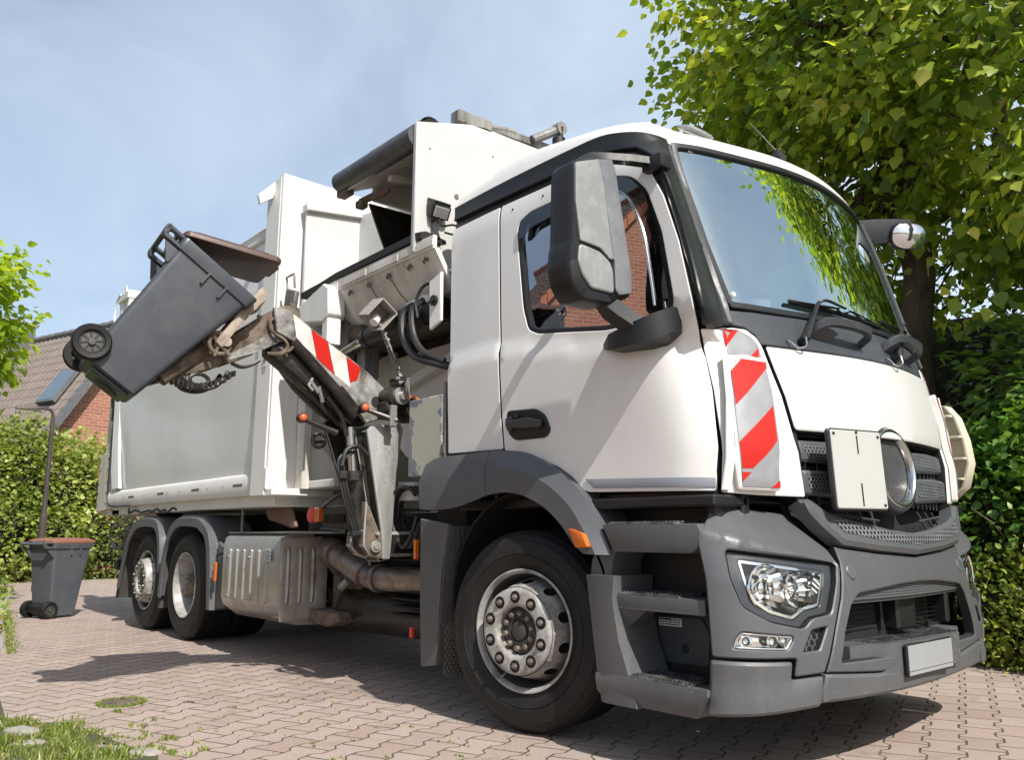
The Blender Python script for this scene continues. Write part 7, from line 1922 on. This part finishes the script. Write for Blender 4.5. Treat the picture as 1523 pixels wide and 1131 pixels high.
# ---------------------------------------------------------------- houses
def house(name, label, apex, rh, slope, half, length, brick, tile, verge_mat, wins=(), over=.35, extras=None):
    """gable towards rh; apex is the ridge end; walls, tiled slopes with rows of real tiles, verge boards"""
    rh = Vector((rh[0], rh[1], 0)).normalized(); n = Vector((-rh.y, rh.x, 0)); A = Vector(apex)
    t = thing(name, label, 'house', (A.x, A.y, 0)); ze = A.z - slope*half
    t.rotation_euler = (0, 0, math.atan2(rh.y, rh.x))
    # local: x = rh, y = n
    zt = A.z; w_ = half-.35
    mb = MB()
    FLg = Flat((-.02-.3, 0, 0), (0, 1, 0), (0, 0, 1))
    gp = [(-w_, -.1), (w_, -.1), (w_, ze+.25), (0, zt-.15), (-w_, ze+.25)]
    panel('x', FLg, gp, None, None, holes=[[(a, b), (a+c_, b), (a+c_, b+d_), (a, b+d_)] for a, b, c_, d_ in wins], thick=.3, edge=0, lip=0, res=1.5, mb=mb)
    mb.add([(-.32, w_, -.1), (-length, w_, -.1), (-length, w_, ze+.25), (-.32, w_, ze+.25)], [(0, 1, 2, 3)]); mb.add([(-.32, -w_, -.1), (-length, -w_, -.1), (-length, -w_, ze+.25), (-.32, -w_, ze+.25)], [(0, 3, 2, 1)])
    mb.add([(-length, -w_, -.1), (-length, w_, -.1), (-length, w_, ze+.25), (-length, 0, zt-.15), (-length, -w_, ze+.25)], [(0, 1, 2, 3, 4)])
    mb.build('wall', brick, t, 0)
    for a, b, c_, d_ in wins:
        mb = MB(); x0 = -.45
        for lo, hi in (((x0, a, b), (x0+.06, a+.06, b+d_)), ((x0, a+c_-.06, b), (x0+.06, a+c_, b+d_)), ((x0, a+.06, b), (x0+.06, a+c_-.06, b+.06)), ((x0, a+.06, b+d_-.06), (x0+.06, a+c_-.06, b+d_)), ((x0+.005, a+c_/2-.03, b+.06), (x0+.055, a+c_/2+.03, b+d_-.06))): mb.box(lo, hi, .004)
        mb.box((-.36, a-.06, b-.06), (-.26, a+c_+.06, b-.002), .006)
        wn = mb.build('window', M['winframe'], t); mb = MB(); mb.box((x0+.02, a+.04, b+.04), (x0+.03, a+c_-.04, b+d_-.04), 0); mb.build('pane', M['dark_glass'], wn)
    sl = math.hypot(half, slope*half); 
    mb = MB(); rows = int(sl/.30); cols = int((length+.3)/.23)
    for sy in (-1, 1):
        for k in range(rows):
            a = k/rows; b_ = (k+1.12)/rows; y0, z0 = sy*half*a, zt-slope*half*a+.03; y1, z1 = sy*half*b_, zt-slope*half*b_+.055
            # one row of tiles: corrugated strip
            m_ = 3 if True else 2; vs = []; fs = []
            for i in range(cols*m_+1):
                x = -length + (length)*i/(cols*m_); hmp = .028*math.cos(i*2*math.pi/m_)
                vs += [(x, y0, z0+hmp), (x, y1, z1+hmp), (x, y1, z1+hmp-.025)]
            for i in range(cols*m_):
                o = i*3; fs += [(o, o+1, o+4, o+3), (o+1, o+2, o+5, o+4)]
            mb.add(vs, fs)
        mb.add([(-length, 0, zt-.02), (-length, sy*half, ze-.02), (-.02, sy*half, ze-.02), (-.02, 0, zt-.02)], [(0, 1, 2, 3)])
    roof_ = mb.build('roof', tile, t, 0)
    mb = MB()
    for sy in (-1, 1):
        m_ = int(sl/.32)
        for i in range(m_):
            y0, z0 = sy*half*i/m_, zt-slope*half*i/m_; y1, z1 = sy*half*(i+1.08)/m_, zt-slope*half*(i+1.08)/m_
            mb.sweep([[(-.20, y0, z0+.07), (.03, y0, z0+.07), (.03, y0, z0-.16), (.0, y0, z0-.16), (.0, y0, z0+.03), (-.20, y0, z0+.03)], [(-.20, y1, z1+.09), (.045, y1, z1+.09), (.045, y1, z1-.14), (.015, y1, z1-.14), (.015, y1, z1+.05), (-.20, y1, z1+.05)]])
    mb.build('verge_tile', verge_mat, roof_)
    mb = MB()
    for i in range(int(length/.38)): mb.tube([(-i*.38, 0, zt+.03), (-(i+1.05)*.38, 0, zt+.045)], [.10, .115], 8)
    mb.build('ridge_tile', verge_mat, roof_)
    mb = MB()
    for sy in (-1, 1): mb.tube([(.0, sy*(half+.05), ze-.02), (-length, sy*(half+.05), ze-.02)], .07, 8)
    mb.build('gutter', M['slate'], t)
    if extras: extras(t, roof_)
    return t
M['dark_glass'] = simple('house_window_glass', (.03, .035, .04), .06)
M['pane_blue'] = simple('skylight_glass', (.10, .14, .18), .08)
def ext1(t, rf):
    mb = MB(); mb.box((-5.75, -.95, 5.0), (-4.9, -.05, 7.05), .01); ch_ = mb.build('chimney', M['slate'], rf)
    mb = MB(); mb.box((-5.82, -1.02, 7.05), (-4.83, .02, 7.14), .02); mb.box((-5.6, -.8, 7.14), (-5.05, -.2, 7.2), .02); mb.build('chimney_cap', M['concrete'], ch_)
    sl_ = 1.55; z = lambda y: 6.6-sl_*abs(y)
    def rp(x0, x1, y0, y1, th, nm, mt, base=.06):
        mb = MB(); nn = Vector((0, -sl_, 1)).normalized()*-1; nn = Vector((0, -sl_ if y0 < 0 else sl_, 1)).normalized()
        P0 = [Vector((x0, y0, z(y0))), Vector((x1, y0, z(y0))), Vector((x1, y1, z(y1))), Vector((x0, y1, z(y1)))]
        mb.sweep([[p + nn*base for p in P0], [p + nn*(base+th) for p in P0]]); return mb.build(nm, mt, rf)
    rp(-1.55, -.75, -.95, -1.55, .10, 'skylight', M['slate']); rp(-1.50, -.80, -.98, -1.52, .105, 'skylight_pane', M['pane_blue'], .065)
house('brick_house', 'brick house with steep brown tiled roof, slate chimney and skylight at the left', (-20.0, 2.3, 6.6), (.95, .314), 1.55, 3.0, 9, M['brick'], M['tile'], M['slate'], wins=((-.3, 2.9, 1.0, 1.2), (1.0, .9, 1.0, 1.3)), extras=ext1)
house('gabled_brick_house', 'red brick gable house across the street that is mirrored in the cab side window', (-7.7, -12.2, 8.85), (.97, .24), 1.11, 5.8, 10, M['brick'], M['tile_dark'], M['tile_red'], wins=((-2.2, 4.3, 1.1, 1.3), (1.6, .9, 1.2, 1.3), (-2.4, .9, 1.2, 1.3), (.7, 3.4, 1.0, 1.2)))
